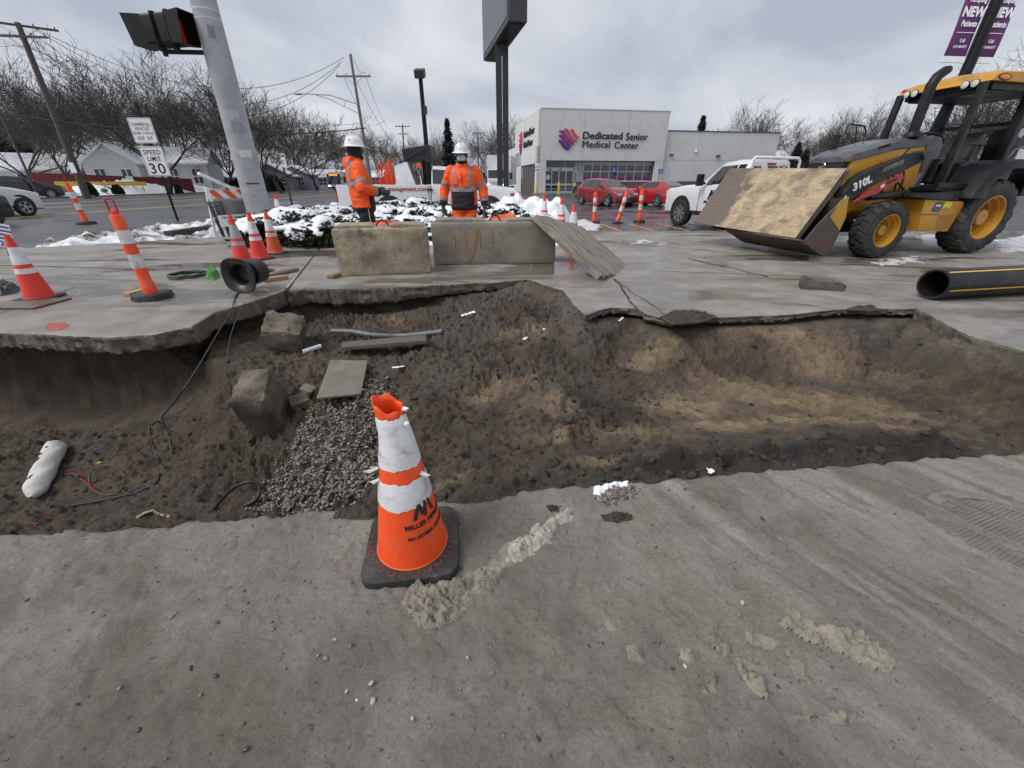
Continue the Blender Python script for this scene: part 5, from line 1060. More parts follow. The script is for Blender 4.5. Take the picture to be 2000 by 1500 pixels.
# banner pole behind the backhoe
yb = 14.0; pB0, pB1 = D(1886, 142, yb), D(1952, -10, yb); bn = thing('banner_pole', 'black lamp post hung with two purple banners behind the backhoe', 'banner pole', (pB0.x - .35, yb, 0)); dd = (pB1 - pB0)
q = MB(); lo = bn.location; q.tube([Vector((-.2, 0, 0)), pB0 - lo, pB1 - lo, pB1 + dd * .6 - lo], .14, 12); q.build('post', blackp, bn, ang=50)
purple = mat('banner_purple', (.105, .018, .12), .6, .12, 4)
upd = dd.normalized(); rtd = Vector((upd.z, 0, -upd.x))
for sgn, u0, u1 in ((-1, 1843, 1889), (1, 1892, 1932)):
    wB = abs(D(u1, 112, yb).x - D(u0, 112, yb).x) * .97; base = D(1889, 112, yb) - lo
    c0v = base + rtd * (.1 * sgn) ; q = MB(); cols = 7; rows = 12; Hh = 2.6
    for j in range(rows + 1):
        for i in range(cols + 1):
            s = i / cols; p = c0v + rtd * sgn * wB * s + upd * Hh * j / rows + Vector((0, -.05 + .035 * math.sin(s * 4 + j * .5), 0)); q.v.append(tuple(p))
    q.f += [(j * (cols + 1) + i, j * (cols + 1) + i + 1, (j + 1) * (cols + 1) + i + 1, (j + 1) * (cols + 1) + i) for j in range(rows) for i in range(cols)]
    o = q.build('banner', purple, bn, ang=60); md = o.modifiers.new('t', 'SOLIDIFY'); md.thickness = .004
    q = MB(); q.bar(c0v + Vector((0, -.05, -.07)), c0v + rtd * sgn * wB + Vector((0, -.05, -.07)), .05, .14); q.build('hem', white_p, bn)
    M3 = axes(rtd, upd); cm = c0v + rtd * sgn * wB * .5 + Vector((0, -.1, 0))
    for s, sz, h_, bold, sx in (('Call', .1, .33, .002, .9), ('(313) 486-8777', .075, .2, .001, .78), ('Patients', .17, .68, .005, .78), ('NEW', .28, .92, .012, .9), ('Accepting', .15, 1.17, .004, .74), ('Dedicated Senior', .1, 1.62, .003, .72), ('Medical Center', .1, 1.5, .001, .76)): text(s, sz, white_ink, bn, cm + upd * h_, M3, .002, bold, sx=sx)
    for h_ in (.5, 1.34): q = MB(); q.bar(cm + upd * h_ - rtd * wB * .38, cm + upd * h_ + rtd * wB * .38, .006, .012); q.build('rule', white_ink, bn)

# ================================================================== MEDICAL CENTRE
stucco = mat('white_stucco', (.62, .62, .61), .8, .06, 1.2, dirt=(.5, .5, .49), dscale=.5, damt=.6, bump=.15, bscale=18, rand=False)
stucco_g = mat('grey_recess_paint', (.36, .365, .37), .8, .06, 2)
brown_b = mat('brown_block', (.1, .085, .075), .85, .25, 3)
alu = mat('aluminium', (.5, .51, .53), .4, .1, 5, metal=.4)
gl = glass(); gl2 = mat('reflecting_glass', (.035, .04, .045), .08, .2, 1, spec=.9)
blind = mat('window_blind', (.4, .41, .42), .5, .1, 2)
BO, BA = Vector((3.55, 57.9, -.12)), R(9); bx = Vector((math.cos(BA), math.sin(BA), 0))
bd_ = thing('medical_centre', 'white flat-roofed medical centre with a tall sign front and a low wing', 'building', BO, BA)
def fa(u, v, dep=0.0):                   # facade coordinates (along the front, height) of a photo pixel
    a, dy, dz = ray(u, v); n = Vector((-bx.y, bx.x)); o = Vector((BO.x, BO.y)) + n * dep; t = o.dot(n) / Vector((a, dy)).dot(n); p = Vector((a * t, dy * t)) - o
    return p.dot(Vector((bx.x, bx.y))), CAM_H + dz * t - BO.z
def part(name, x0, x1, z0, z1, y0, y1, m, par=None, bev=None): q = MB(); q.box(((x0 + x1) / 2, (y0 + y1) / 2, (z0 + z1) / 2), (x1 - x0, y1 - y0, z1 - z0)); return q.build(name, m, par or bd_, bev=bev)
sE0, zO = fa(1067, 313); sE1 = fa(1123, 340)[0]; sW0 = fa(1142, 330)[0]; sW1, _ = fa(1278, 330); sR = 16.8; HT = 9.3; zW0 = fa(1200, 354)[1]; zsplit = fa(1200, 335)[1]
s1, s2_, g_ = fa(1140, 280)[0], fa(1225, 280)[0], .025
for a, c in ((0, s1), (s1, s2_), (s2_, sR)): part('wall_panel', a + g_ / 2, c - g_ / 2, zO, HT, 0, .3, stucco)
part('wall_panel', 0, sE0, 0, zO - .02, 0, .3, stucco); part('wall_panel', sW1, sR, 0, zO - .02, 0, .3, stucco)
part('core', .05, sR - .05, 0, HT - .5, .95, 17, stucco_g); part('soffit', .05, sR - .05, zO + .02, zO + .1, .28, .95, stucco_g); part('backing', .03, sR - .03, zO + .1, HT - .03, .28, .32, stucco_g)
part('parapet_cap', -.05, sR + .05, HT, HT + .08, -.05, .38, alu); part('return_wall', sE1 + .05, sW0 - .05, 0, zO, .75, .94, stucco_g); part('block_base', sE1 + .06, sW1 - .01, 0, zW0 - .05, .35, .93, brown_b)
# entrance doors
def door_unit():
    w0, w1 = sE0 + .03, sE1; top = zO; dt = fa(1095, 334)[1]; fr = thing; n = 4
    part('entrance_glass', w0, w1, 0.02, top, .88, .9, gl)
    for k in range(n + 1): x = w0 + (w1 - w0) * k / n; part('door_frame', x - .06, x + .06, 0, dt, .8, .9, alu)
    part('door_header', w0, w1, dt, dt + .42, .78, .9, alu); part('transom_bar', w0 + (w1 - w0) * .68, w0 + (w1 - w0) * .7, dt + .42, top, .82, .9, alu)
    for k in range(n): x = w0 + (w1 - w0) * k / n; part('door_rail', x + .06, x + (w1 - w0) / n - .06, .95, 1.15, .81, .9, alu); part('door_rail', x + .06, x + (w1 - w0) / n - .06, .02, .3, .81, .9, alu); part('door_rail', x + .06, x + (w1 - w0) / n - .06, .52, .58, .82, .9, alu)
    for k in (.15, .5): part('sensor', w0 + (w1 - w0) * k, w0 + (w1 - w0) * k + .3, dt + .12, dt + .25, .72, .78, blackp)
    q = MB(); q.prism(rrect(.5, .6, .2), .86, .87, 'y'); o = q.build('door_decal', white_p, bd_); o.location = (w0 + .5, 0, 1.9)
door_unit()
pur = mat('purple_film', (.12, .02, .12), .3, .2, 2); mag = mat('magenta_film', (.28, .03, .12), .3, .2, 2)
ww = (sW1 - sW0 - .1) / 8
for k in range(8):
    x0, x1 = sW0 + .05 + ww * k, sW0 + .05 + ww * (k + 1); wn = part('window', x0 + .05, x1 - .05, zW0 + .08, zO - .05, .8, .86, gl2)
    part('blind', x0 + .06, x1 - .06, zsplit + .75, zO - .06, .775, .798, blind, wn); part('film', x0 + .06, x1 - .06, zW0 + .1, zsplit - .55, .775, .798, mag, wn); part('film', x0 + .06, x1 - .06, zW0 + .1, zW0 + .45 + .1 * math.sin(k * 1.3), .765, .774, pur, wn)
    part('mullion', x0 - .05, x0 + .05, zW0, zO - .03, .72, .9, alu)
part('mullion', sW1 - .1, sW1 - .02, zW0, zO - .03, .72, .9, alu); part('transom', sW0, sW1 - .02, zsplit - .05, zsplit + .05, .725, .9, alu); part('sill', sW0, sW1 - .02, zW0 - .04, zW0 + .08, .7, .93, white_p)
# low wing
sX, HW = 33.5, 7.25; cuts = [sR, fa(1365, 300)[0], fa(1410, 300)[0], fa(1455, 300)[0], fa(1500, 300)[0], sX]; zj = fa(1400, 313)[1]; zb2 = fa(1330, 354)[1]
for a, c in zip(cuts[:-1], cuts[1:]): part('wall_panel', a + .012, c - .012, zj + .012, HW, .45, .75, stucco); part('wall_panel', a + .012, c - .012, zb2, zj - .012, .45, .75, stucco)
part('block_base', sR + .02, sX, 0, zb2 - .01, .4, .74, brown_b); part('core', sR, sX - .02, 0, HW - .3, .76, 17, stucco_g); part('coping', sR - .0, sX + .06, HW, HW + .12, .38, .85, mat('dark_coping', (.09, .09, .095), .5))
for (u, v) in ((1311, 303), (1402, 305)):
    s, z = fa(u, v, .45); q = MB(); q.box((s, .33, z), (.5, .24, .24)); wl = q.build('wall_lamp', dark_steel, bd_, bev=.04); q = MB(); q.box((s, .25, z - .1), (.36, .16, .03)); q.build('lamp_lens', white_p, wl)
s, z = fa(1359, 296, .45); q = MB(); q.ell((s, .36, z), (.14, .16, .16), 12, 8); q.build('security_camera', white_p, bd_, ang=60)
# side wall
part('side_wall', -.3, -.01, fa(1040, 318)[1], HT - .05, .0, 17.5, stucco); part('side_wall', -.3, -.01, 0, 5.4, .0, 1.6, stucco); part('side_base', -.28, -.02, 0, 1.9, 1.6, 17, brown_b); part('side_wall', -.3, -.01, 0, 5.4, 12, 17.5, stucco); part('side_glass', -.1, -.02, 1.9, 5.3, 1.6, 12, gl2); part('low_side_wall', -.2, 0, 0, 6.4, 17.5, 40, stucco)
for k in range(7): part('mullion', -.17, -.1, 1.9, 5.3, 3.6 + k * 1.3, 3.7 + k * 1.3, alu)
part('transom', -.17, -.1, 3.5, 3.6, 1.6, 12, alu)
# signs
def fit(s, m, par, x0, x1, z0, z1, bold, M4, name='lettering', ext=.05):
    me = text_mesh(s, 1, ext, bold); xs = [v.co.x for v in me.vertices]; ys_ = [v.co.y for v in me.vertices]; lo_y = min(v.co.y for v in text_mesh('H', 1).vertices); hi_y = max(v.co.y for v in text_mesh('H', 1).vertices)
    k = (z1 - z0) / (hi_y - lo_y); me.transform(M4 @ Matrix.Translation((x0, z0, 0)) @ Matrix.Diagonal(((x1 - x0) / (max(xs) - min(xs)), k, 1, 1)) @ Matrix.Translation((-min(xs), -lo_y, 0))); return link(name, me, m, par)
FM = Matrix.Translation((0, -.06, 0)) @ FRONT.to_4x4(); sgn_black = mat('sign_black', (.012, .012, .013), .5)
def gx(x, y): return fa(1000 + x * .16, 230 + y * .16)
x0, zb_ = gx(862, 250); x1, zt_ = gx(1352, 170)
fit('Dedicated', sgn_black, bd_, x0, x1, zb_ - .05, zt_ - .08, .012, FM); x0, zb_ = gx(1385, 272); x1, zt_ = gx(1662, 190); fit('Senior', sgn_black, bd_, x0, x1, zb_, zt_, 0.0, FM)
x0, zb_ = gx(855, 365); x1, zt_ = gx(1197, 285); fit('Medical', sgn_black, bd_, x0, x1, zb_ + .03, zt_, 0, FM); x0, zb_ = gx(1245, 372); x1, zt_ = gx(1548, 297); fit('Center', sgn_black, bd_, x0, x1, zb_, zt_, 0, FM)
def emblem(par, fx, M4, sc=1.0):
    for path, colr in (([(568, 272), (600, 300), (632, 350), (672, 378), (698, 378)], (.075, .012, .14)), ([(572, 215), (608, 232), (644, 290), (690, 340), (728, 350)], (.16, .02, .2)), ([(574, 163), (618, 172), (658, 232), (706, 300), (755, 318)], (.3, .015, .11)), ([(634, 140), (668, 152), (700, 215), (740, 270), (788, 285)], (.5, .05, .2)), ([(710, 150), (730, 150), (752, 195), (784, 235), (814, 245)], (.7, .06, .04))):
        pts = [Vector(fx(*p)) for p in path]; up_ = []; lo_ = []; n = len(pts)
        for i, p in enumerate(pts):
            d = (pts[min(i + 1, n - 1)] - pts[max(i - 1, 0)]).normalized(); nn = Vector((-d.y, d.x)); wv = .165 * sc * (1 if 0 < i < n - 1 else .5); up_.append(p + nn * wv); lo_.append(p - nn * wv)
        q = MB(); q.prism([tuple(p) for p in up_ + lo_[::-1]], 0, .08, 'z'); me = q.mesh('logo_band'); me.transform(M4); link('logo_band', me, mat('logo_%d' % int(colr[0] * 1000), colr, .45, .05), par)
emblem(bd_, gx, FM)
SM = Matrix.Translation((-.36, 0, 0)) @ axes((0, -1, 0), (0, 0, 1)).to_4x4()
zc_ = 7.0; fit('Dedicated Senior', sgn_black, bd_, -9.6, -2.2, zc_, zc_ + .75, .012, SM); fit('Medical Center', sgn_black, bd_, -9.6, -3.2, zc_ - 1.25, zc_ - .5, .006, SM)
emblem(bd_, lambda x, y: (-13.0 + (x - 570) * .0112, zc_ + .9 - (y - 140) * .0112), SM, 1.0)
# walk in front, bollards, small signs
q = MB(); q.box((9, -1.6, -.0), (20, 3.0, .15)); o = q.build('pavement', kc, bev=.02); o.location = BO; o.rotation_euler = (0, 0, BA); tag(o, kind='structure')
bolm = mat('bollard_yellow', (.62, .4, .02), .5, .12, 4); hblue = mat('handicap_blue', (.02, .08, .4), .5, .1)
def bol(u, label, hs=None, txt=None, v=378, top=357):
    p = G(u, v, -.06); t = thing('bollard', label, 'bollard', p, 0, 'yellow bollards at the entrance'); h_ = D(u, top, p.y).z - p.z
    q = MB(); q.lathe([(.13, 0), (.13, h_ - .08), (.09, h_ - .02), (0, h_)], 14); q.build('post', bolm, t, ang=50)
    if hs:
        zt1, zt0 = D(u, hs[0], p.y).z - p.z, D(u, hs[1], p.y).z - p.z; q = MB(); q.box((0, 0, (h_ + zt1) / 2), (.06, .06, zt1 - h_)); q.build('sign_stem', dark_steel, t)
        q = MB(); wS = (zt1 - zt0) * (.9 if txt else .72); q.box((.05, -.05, (zt0 + zt1) / 2), (wS, .02, zt1 - zt0)); q.build('sign_panel', white_p if txt else hblue, t)
        if txt: text('DO NOT', .24, black_ink, t, (.05, -.065, (zt0 + zt1) / 2 + .16), FRONT, .002, .004, sx=.8); text('ENTER', .24, black_ink, t, (.05, -.065, (zt0 + zt1) / 2 - .16), FRONT, .002, .004, sx=.8)
        else: wheel_icon(t, .05, -.064, (zt0 + zt1) / 2, .26)
def wheel_icon(t, x, y, z, r):
    q = MB(); q.lathe([(r * .45, -.002), (r * .45, .002), (r * .6, .002), (r * .6, -.002)], 14, Matrix.Translation((x, y, z - r * .35)) @ Matrix.Rotation(R(90), 4, 'X'), close=True); q.box((x - r * .1, y, z + r * .35), (r * .16, .004, r * .9)); q.box((x + r * .15, y, z), (r * .5, .004, r * .14)); q.ell((x - r * .1, y, z + r), (r * .17, .003, r * .17), 8, 6); q.build('wheelchair_mark', white_ink, t)
bol(1048, 'yellow bollard with the do-not-enter sign at the building corner', (323, 335), True); bol(1091, 'plain yellow bollard in front of the entrance doors', v=380, top=356); bol(1121, 'yellow bollard with a blue accessible parking sign by the doors', (327, 337), v=381, top=357)
for u, vt, vb, lb_ in ((1199, 328, 337, 'blue accessible parking sign on a post behind the red hatchback'), (1290, 330, 339, 'blue accessible parking sign on a slanted post right of the red coupe')):
    y = 54; zt1, zt0 = D(u, vt, y).z, D(u, vb, y).z; t = thing('parking_sign', lb_, 'parking sign', (D(u, 340, y).x - (.35 if u > 1250 else 0), y, -.12)); lo = t.location; c = D(u, (vt + vb) / 2, y) - lo
    q = MB(); q.tube([(0, 0, 0), c], .05, 8); q.build('post', dark_steel, t); q = MB(); q.box(c + Vector((0, -.06, 0)), (.5, .02, zt1 - zt0)); q.build('sign_panel', hblue, t); wheel_icon(t, c.x, -.075 + c.y, c.z, .2)

# ================================================================== RED WALL, RAIL, HOUSES
rw = mat('dark_red_paint', (.12, .012, .016), .6, .15, 2, dirt=(.085, .012, .014), dscale=1, damt=.6); Wa, Wb_ = D(57, 337, 47), D(374, 349, 60); wa, wb = Vector((Wa.x, Wa.y, -.2)), Vector((Wb_.x, Wb_.y, -.2)); wl_ = wb - wa; wlen = wl_.length
rwt = thing('red_wall', 'long dark red board wall behind the snow bank across the road', 'wall', wa, math.atan2(wl_.y, wl_.x)); n = 14
for k in range(n):
    q = MB(); x0, x1 = wlen * k / n, wlen * (k + 1) / n; za, zc_ = (Wa.z + .2) + (Wb_.z - Wa.z) * k / n, (Wa.z + .2) + (Wb_.z - Wa.z) * (k + 1) / n; q.prism([(x0 + .012, 0), (x1 - .012, 0), (x1 - .012, zc_), (x0 + .012, za)], 0, .12, 'y'); q.build('board', rw, rwt)
q = MB(); q.box((wlen * .55, -.05, 1.6), (.7, .03, .9)); q.build('notice', white_p, rwt); q = MB(); q.box((wlen * .97, -.02, -1), (.1, .1, .1)); 
gr_y = mat('guardrail_yellow', (.6, .38, .03), .5, .12, 3); ga, gb_ = D(108, 361, 46), D(287, 362, 53); gt = thing('guard_rail', 'yellow double guard rail in front of the red wall', 'guard rail', (ga.x, ga.y, -.15), math.atan2(gb_.y - ga.y, gb_.x - ga.x)); gl_ = (gb_ - ga).length
for z in (D(108, 356, 46).z + .12, D(108, 360, 46).z + .1): q = MB(); q.prism([(0, z - .1), (.05, z - .05), (0, z), (.05, z + .05), (0, z + .1), (-.03, z + .1), (-.03, z - .1)], 0, gl_, 'x'); q.build('rail', gr_y, gt)
for k in range(9): q = MB(); q.box((gl_ * (k + .5) / 9, .1, .5), (.12, .12, 1.1)); q.build('post', gr_y, gt)
roof_snow = mat('snowy_roof', (.72, .74, .77), .7, .08, 1.5, dirt=(.12, .11, .1), dscale=1.2, damt=.9, dcut=.6, bump=.3); wins = mat('house_window', (.05, .055, .065), .2, .2, 2)
def house(label, c, w_, d_, hw, hr, rz, wall, gable_front=False, nwin=4, roofm=None):
    t = thing('house', label, 'house', c, rz); q = MB(); q.box((0, 0, hw / 2), (w_, d_, hw)); q.build('walls', wall, t); ov = .35; tr = mat('house_trim', (.7, .7, .7), .6)
    if gable_front:
        q = MB(); q.prism([(-w_ / 2, hw), (w_ / 2, hw), (0, hr)], -d_ / 2, d_ / 2, 'y'); q.build('gable', wall, t); s = Vector((w_ / 2 + ov, 0, hw - .2)); p_ = Vector((0, 0, hr + .1))
        for sx in (1, -1): q = MB(); q.prism([(sx * (w_ / 2 + ov), hw - .25), (0, hr + .02), (0, hr + .25), (sx * (w_ / 2 + ov), hw - .05)], -d_ / 2 - ov, d_ / 2 + ov, 'y'); q.build('roof_slope', roofm or roof_snow, t)
    else:
        q = MB(); q.prism([(-d_ / 2, hw), (d_ / 2, hw), (0, hr)], -w_ / 2, w_ / 2, 'x'); q.build('gable', wall, t)
        for sy in (1, -1): q = MB(); q.prism([(sy * (d_ / 2 + ov), hw - .25), (0, hr + .02), (0, hr + .25), (sy * (d_ / 2 + ov), hw - .05)], -w_ / 2 - ov, w_ / 2 + ov, 'x'); q.build('roof_slope', roofm or roof_snow, t)
    for k in range(nwin):
        x = -w_ / 2 + w_ * (k + .5) / nwin; q = MB(); q.box((x, -d_ / 2 - .02, hw * .55), (w_ / nwin * .42, .08, hw * .5)); wn = q.build('window', wins, t)
        q = MB(); fw, fh = w_ / nwin * .42, hw * .5
        for dx in (-1, 0, 1): q.box((x + dx * fw / 2, -d_ / 2 - .06, hw * .55), (.09, .06, fh + .1))
        for dz in (-1, 0, 1): q.box((x, -d_ / 2 - .065, hw * .55 + dz * fh / 2), (fw + .1, .06, .09))
        q.build('frame', tr, wn)
    return t
sid_w = mat('white_siding', (.52, .53, .54), .7, .1, 2, stretch=(1, 1, 14)); sid_g = mat('grey_siding', (.22, .22, .24), .7, .15, 2, stretch=(1, 1, 14)); sid_l = mat('lilac_siding', (.25, .24, .31), .7, .1, 2, stretch=(1, 1, 14)); brk = mat('brown_siding', (.12, .1, .085), .8, .2, 2)
def hz(v, y, u=300): return D(u, v, y).z + .15
house('white house with a gable and shuttered windows behind the red wall', (D(318, 350, 66).x, 66, -.15), 14, 8, hz(316, 62), hz(290, 66), R(20), sid_w, nwin=5)
house('steep gable wing of the white house, left of the speed sign', (D(258, 350, 63).x, 63, -.15), 5.6, 9, hz(318, 60), hz(284, 60), R(20), sid_w, True, 2)
house('long low house with a snow-covered roof behind the red wall at left', (D(110, 350, 64).x, 64, -.15), 17, 9, hz(333, 60, 100), hz(306, 64, 100), R(28), brk, nwin=4)
house('snow-roofed bungalow at the far left edge', (D(10, 350, 58).x, 60, -.15), 14, 8, hz(330, 58, 0), hz(302, 60, 0), R(30), sid_w, nwin=4)
house('white garage with a snowy roof behind the barricade', (D(440, 350, 78).x, 78, -.15), 11, 7, hz(345, 76, 440), hz(331, 78, 440), R(15), sid_w, nwin=2)
house('grey shingled gable house right of the signal pole', (D(545, 350, 82).x, 82, -.15), 7, 9, hz(343, 80, 540), hz(322, 82, 540), R(10), sid_g, True, 2)
house('lilac house with two tall windows left of the bus', (D(587, 350, 86).x, 86, -.15), 4.6, 8, hz(339, 84, 590), hz(326, 86, 590), R(10), sid_l, True, 2)
house('pale far house behind the tree trunk left of the bus', (D(620, 350, 100).x, 100, -.15), 8, 8, hz(345, 98, 620), hz(333, 100, 620), R(10), sid_w, nwin=2)
house('pale house glimpsed between the left worker and the pickup', (D(690, 350, 120).x, 125, -.15), 14, 8, hz(345, 120, 690), hz(333, 120, 690), R(5), sid_g, nwin=4)
# ================================================================== VEHICLES
tyre_m = mat('tyre', (.016, .016, .017), .7, .3, 8, dirt=(.07, .065, .06), dscale=6, damt=.6, bump=.3, bscale=60)
rim_m = mat('alloy', (.42, .43, .45), .35, .1, 6, metal=.7)
trim = mat('black_trim', (.012, .012, .013), .5, .2)
lamp_c = mat('clear_lamp', (.6, .62, .64), .15, .1, spec=.8); lamp_r = mat('red_lamp', (.35, .01, .012), .2, .1); chrome = mat('chrome', (.55, .56, .58), .2, .05, metal=.9)
def paint(name, col, dirt=.35): return mat(name, col, .28, .05, 2, coat=.5, dirt=tuple(c * .75 + .04 for c in col), dscale=2.5, damt=dirt, dcut=.55)
carglass = glass('car_glass', (.018, .021, .024), .05)
def wheel(par, x, y, r, wd, side, spokes=5, rim=None, tread=0, rr=.66):
    rim = rim or rim_m; w_ = thing('wheel', None, None, (x, y, r)); w_.parent = par; Mx = Matrix.Rotation(R(90 if side < 0 else -90), 4, 'X'); h = wd / 2
    q = MB(); q.lathe([(r * rr, -h), (r * .93, -h), (r, -h * .7), (r, h * .7), (r * .95, h), (r * .8, h * 1.05), (r * rr, h * .96), (r * rr, -h)], 36, Mx); q.build('tyre', tyre_m, w_, ang=40)
    q = MB(); q.lathe([(r * rr, -h), (r * rr, h * .8), (r * rr * .93, h * .88), (r * rr * .86, h * .5), (0, h * .35)], 28, Mx); q.build('rim', rim if spokes == 0 else dark_steel, w_, ang=35)
    if spokes:
        q = MB()
        for k in range(spokes):
            a = 2 * math.pi * k / spokes; q.add([Mx @ Vector(p) for p in [(math.cos(a + d) * rad, math.sin(a + d) * rad, z) for rad, dd, z in ((r * .1, .5, h * .75), (r * rr * .93, .2, h * .8)) for d in (-dd, dd)] + [(math.cos(a + d) * rad, math.sin(a + d) * rad, z) for rad, dd, z in ((r * .1, .5, h * .4), (r * rr * .93, .2, h * .4)) for d in (-dd, dd)]], [(0, 1, 3, 2), (0, 2, 6, 4), (1, 5, 7, 3), (2, 3, 7, 6)])
        q.lathe([(r * .17, h * .4), (r * .17, h * .8), (0, h * .85)], 14, Mx); q.lathe([(r * rr, h * .6), (r * rr, h * .9), (r * rr * .9, h * .88), (r * rr * .9, h * .6)], 28, Mx); q.build('spokes', rim, w_, ang=35)
    return w_
def car_body(t, st, m, name='body'):
    """stations: x, z_bottom, z_belt, z_top, half widths at bottom, belt and roof"""
    def sec(s):
        x, zb, zl, zt, wb, wl, wt = s; zm = zb + (zl - zb) * .55
        h = [(0, zb), (wb * .88, zb), (wb, zb + .07), (max(wb, wl) * 1.015, zm), (wl, zl - .03), (wl * .985, zl), (wt + (wl - wt) * .06, zt - (zt - zl) * .08), (wt * .88, zt), (0, zt + .015)]
        return [(x, -y, z) for y, z in h] + [(x, y, z) for y, z in h[-2:0:-1]]
    q = MB(); q.loft([sec(s) for s in st]); o = q.build(name, m, t, ang=48)
    return sec
def patch(t, name, m, pts, off, par=None):
    pts = [Vector(p) for p in pts]; n = (pts[1] - pts[0]).cross(pts[2] - pts[0]).normalized(); q = MB(); k = len(pts)
    vs = [p + n * off for p in pts] + [p - n * .02 for p in pts]; q.add(vs, [tuple(range(k)), tuple(range(2 * k - 1, k - 1, -1))] + [(i, (i + 1) % k, (i + 1) % k + k, i + k) for i in range(k)]); return q.build(name, m, t)
def side_pt(s, f, side):                 # a point between belt and roof on the side of station s
    x, zb, zl, zt, wb, wl, wt = s; a = Vector((x, wl * .985, zl)); b = Vector((x, wt + (wl - wt) * .06, zt - (zt - zl) * .08)); p = a.lerp(b, f); p.y *= side; return p
def lerp_s(a, b, f): return tuple(p + (q - p) * f for p, q in zip(a, b))
def side_window(t, sa, sb, fa_, fb_, side, m=None):   # fa_, fb_: (low, high) fractions at either end
    pts = [side_pt(sa, fa_[0], side), side_pt(sb, fb_[0], side), side_pt(sb, fb_[1], side), side_pt(sa, fa_[1], side)]
    if side > 0: pts = pts[::-1]
    patch(t, 'side_window', m or carglass, pts, .008 if side < 0 else .008)
def screen(t, sa, sb, f0, f1, name):     # wind- or rear screen between two stations
    a, b = lerp_s(sa, sb, f0), lerp_s(sa, sb, f1); p = lambda s, y, k: Vector((s[0], y * s[6] * .9, s[3] + .012))
    pts = [p(a, -1, 0), p(a, 1, 0), p(b, 1, 0), p(b, -1, 0)]
    if (pts[1] - pts[0]).cross(pts[2] - pts[0]).z < 0: pts = pts[::-1]
    patch(t, name, carglass, pts, .01)
def arch(t, x, y, r, side):
    q = MB(); q.lathe([(0, 0), (r, 0), (r, -.03)], 28, Matrix.Translation((x, y, r * .92)) @ Matrix.Rotation(R(90 if side < 0 else -90), 4, 'X')); q.build('wheel_arch', trim, t)
def bx_(t, name, m, c, d, bev=None, par=None): q = MB(); q.box(c, d); return q.build(name, m, par or t, bev=bev)
def car(label, cat, name, loc, rz, st, m, wb, r, spokes=5, roof=(3, 6), rim=None, kind='hatch', grp=None, plate=True):
    t = thing(name, label, cat, loc, rz, grp); car_body(t, st, m); W_ = max(s[5] for s in st)
    xf, xr = wb
    for x in (xf, xr):
        for sd_ in (-1, 1): arch(t, x, sd_ * (W_ * 1.012 + .004), r * 1.22, sd_); wheel(t, x, sd_ * (W_ - .015), r, .22, sd_, spokes, rim)
    i0, i1 = roof; screen(t, st[i0 - 1], st[i0], .12, .94, 'windscreen'); screen(t, st[i1], st[i1 + 1], .06, .85, 'rear_window')
    for sd_ in (-1, 1):
        a, b = st[i0 - 1], st[i0]
        aa = lerp_s(a, b, .55); side_window(t, aa, b, (.12, .55), (.1, .9), sd_)
        side_window(t, lerp_s(st[i0], st[i0 + 1], .03), lerp_s(st[i0], st[i0 + 1], .96), (.1, .9), (.1, .9), sd_)
        for k in range(i0 + 1, i1): side_window(t, lerp_s(st[k], st[k + 1], .05), lerp_s(st[k], st[k + 1], .95), (.12, .9), (.12, .9), sd_)
        bx_(t, 'mirror', m, (st[i0 - 1][0] - .35, sd_ * (W_ + .1), st[i0 - 1][2] + .1), (.12, .2, .14), .03)
        bx_(t, 'sill', trim, (0, sd_ * (W_ * .97), st[2][1] + .03), (wb[0] - wb[1] - r * 2.5, .06, .09))
        for k in (0, 1): bx_(t, 'door_handle', trim, (st[i0][0] - .25 - .95 * k, sd_ * (W_ + .01), st[i0][2] - .13), (.16, .03, .03))
    f, b = st[0], st[-1]
    for sd_ in (-1, 1):
        bx_(t, 'headlight', lamp_c, (st[1][0] - .05, sd_ * st[1][5] * .78, st[1][2] - .07), (.26, .3, .13), .03); bx_(t, 'tail_light', lamp_r, (st[-2][0] - .06, sd_ * st[-2][5] * .8, st[-2][2] - .08), (.2, .3, .15), .03)
    bx_(t, 'grille', trim, (st[0][0] - .02, 0, st[0][2] - .08), (.12, st[0][5] * 1.2, .17), .02); bx_(t, 'lower_intake', trim, (st[1][0] + .02, 0, st[1][1] + .16), (.16, st[1][5] * 1.3, .14), .02)
    if plate: bx_(t, 'number_plate', white_p, (st[-1][0] - .01, 0, st[-1][1] + .25), (.03, .34, .16))
    return t
ST_HATCH = [(2.16, .28, .56, .58, .66, .66, .5), (2.04, .18, .74, .77, .83, .80, .62), (1.4, .18, .92, .99, .88, .85, .72), (.98, .18, .99, 1.07, .89, .86, .72), (.1, .18, 1.03, 1.5, .89, .87, .62), (-.75, .18, 1.05, 1.56, .89, .87, .62), (-1.6, .18, 1.09, 1.5, .89, .86, .57), (-2.02, .24, 1.06, 1.12, .86, .83, .68), (-2.16, .3, .9, .93, .76, .74, .6)]
ST_COUPE = [(2.5, .26, .62, .64, .8, .8, .6), (2.4, .18, .76, .8, .92, .9, .7), (1.5, .16, .9, .97, .95, .93, .75), (.75, .16, .95, 1.02, .95, .93, .75), (-.1, .16, .98, 1.39, .95, .93, .62), (-.75, .16, 1.0, 1.43, .95, .93, .62), (-1.15, .16, 1.03, 1.40, .96, .94, .62), (-1.95, .2, 1.05, 1.08, .96, .92, .72), (-2.42, .26, 1.02, 1.05, .92, .88, .75), (-2.52, .32, .9, .92, .84, .82, .7)]
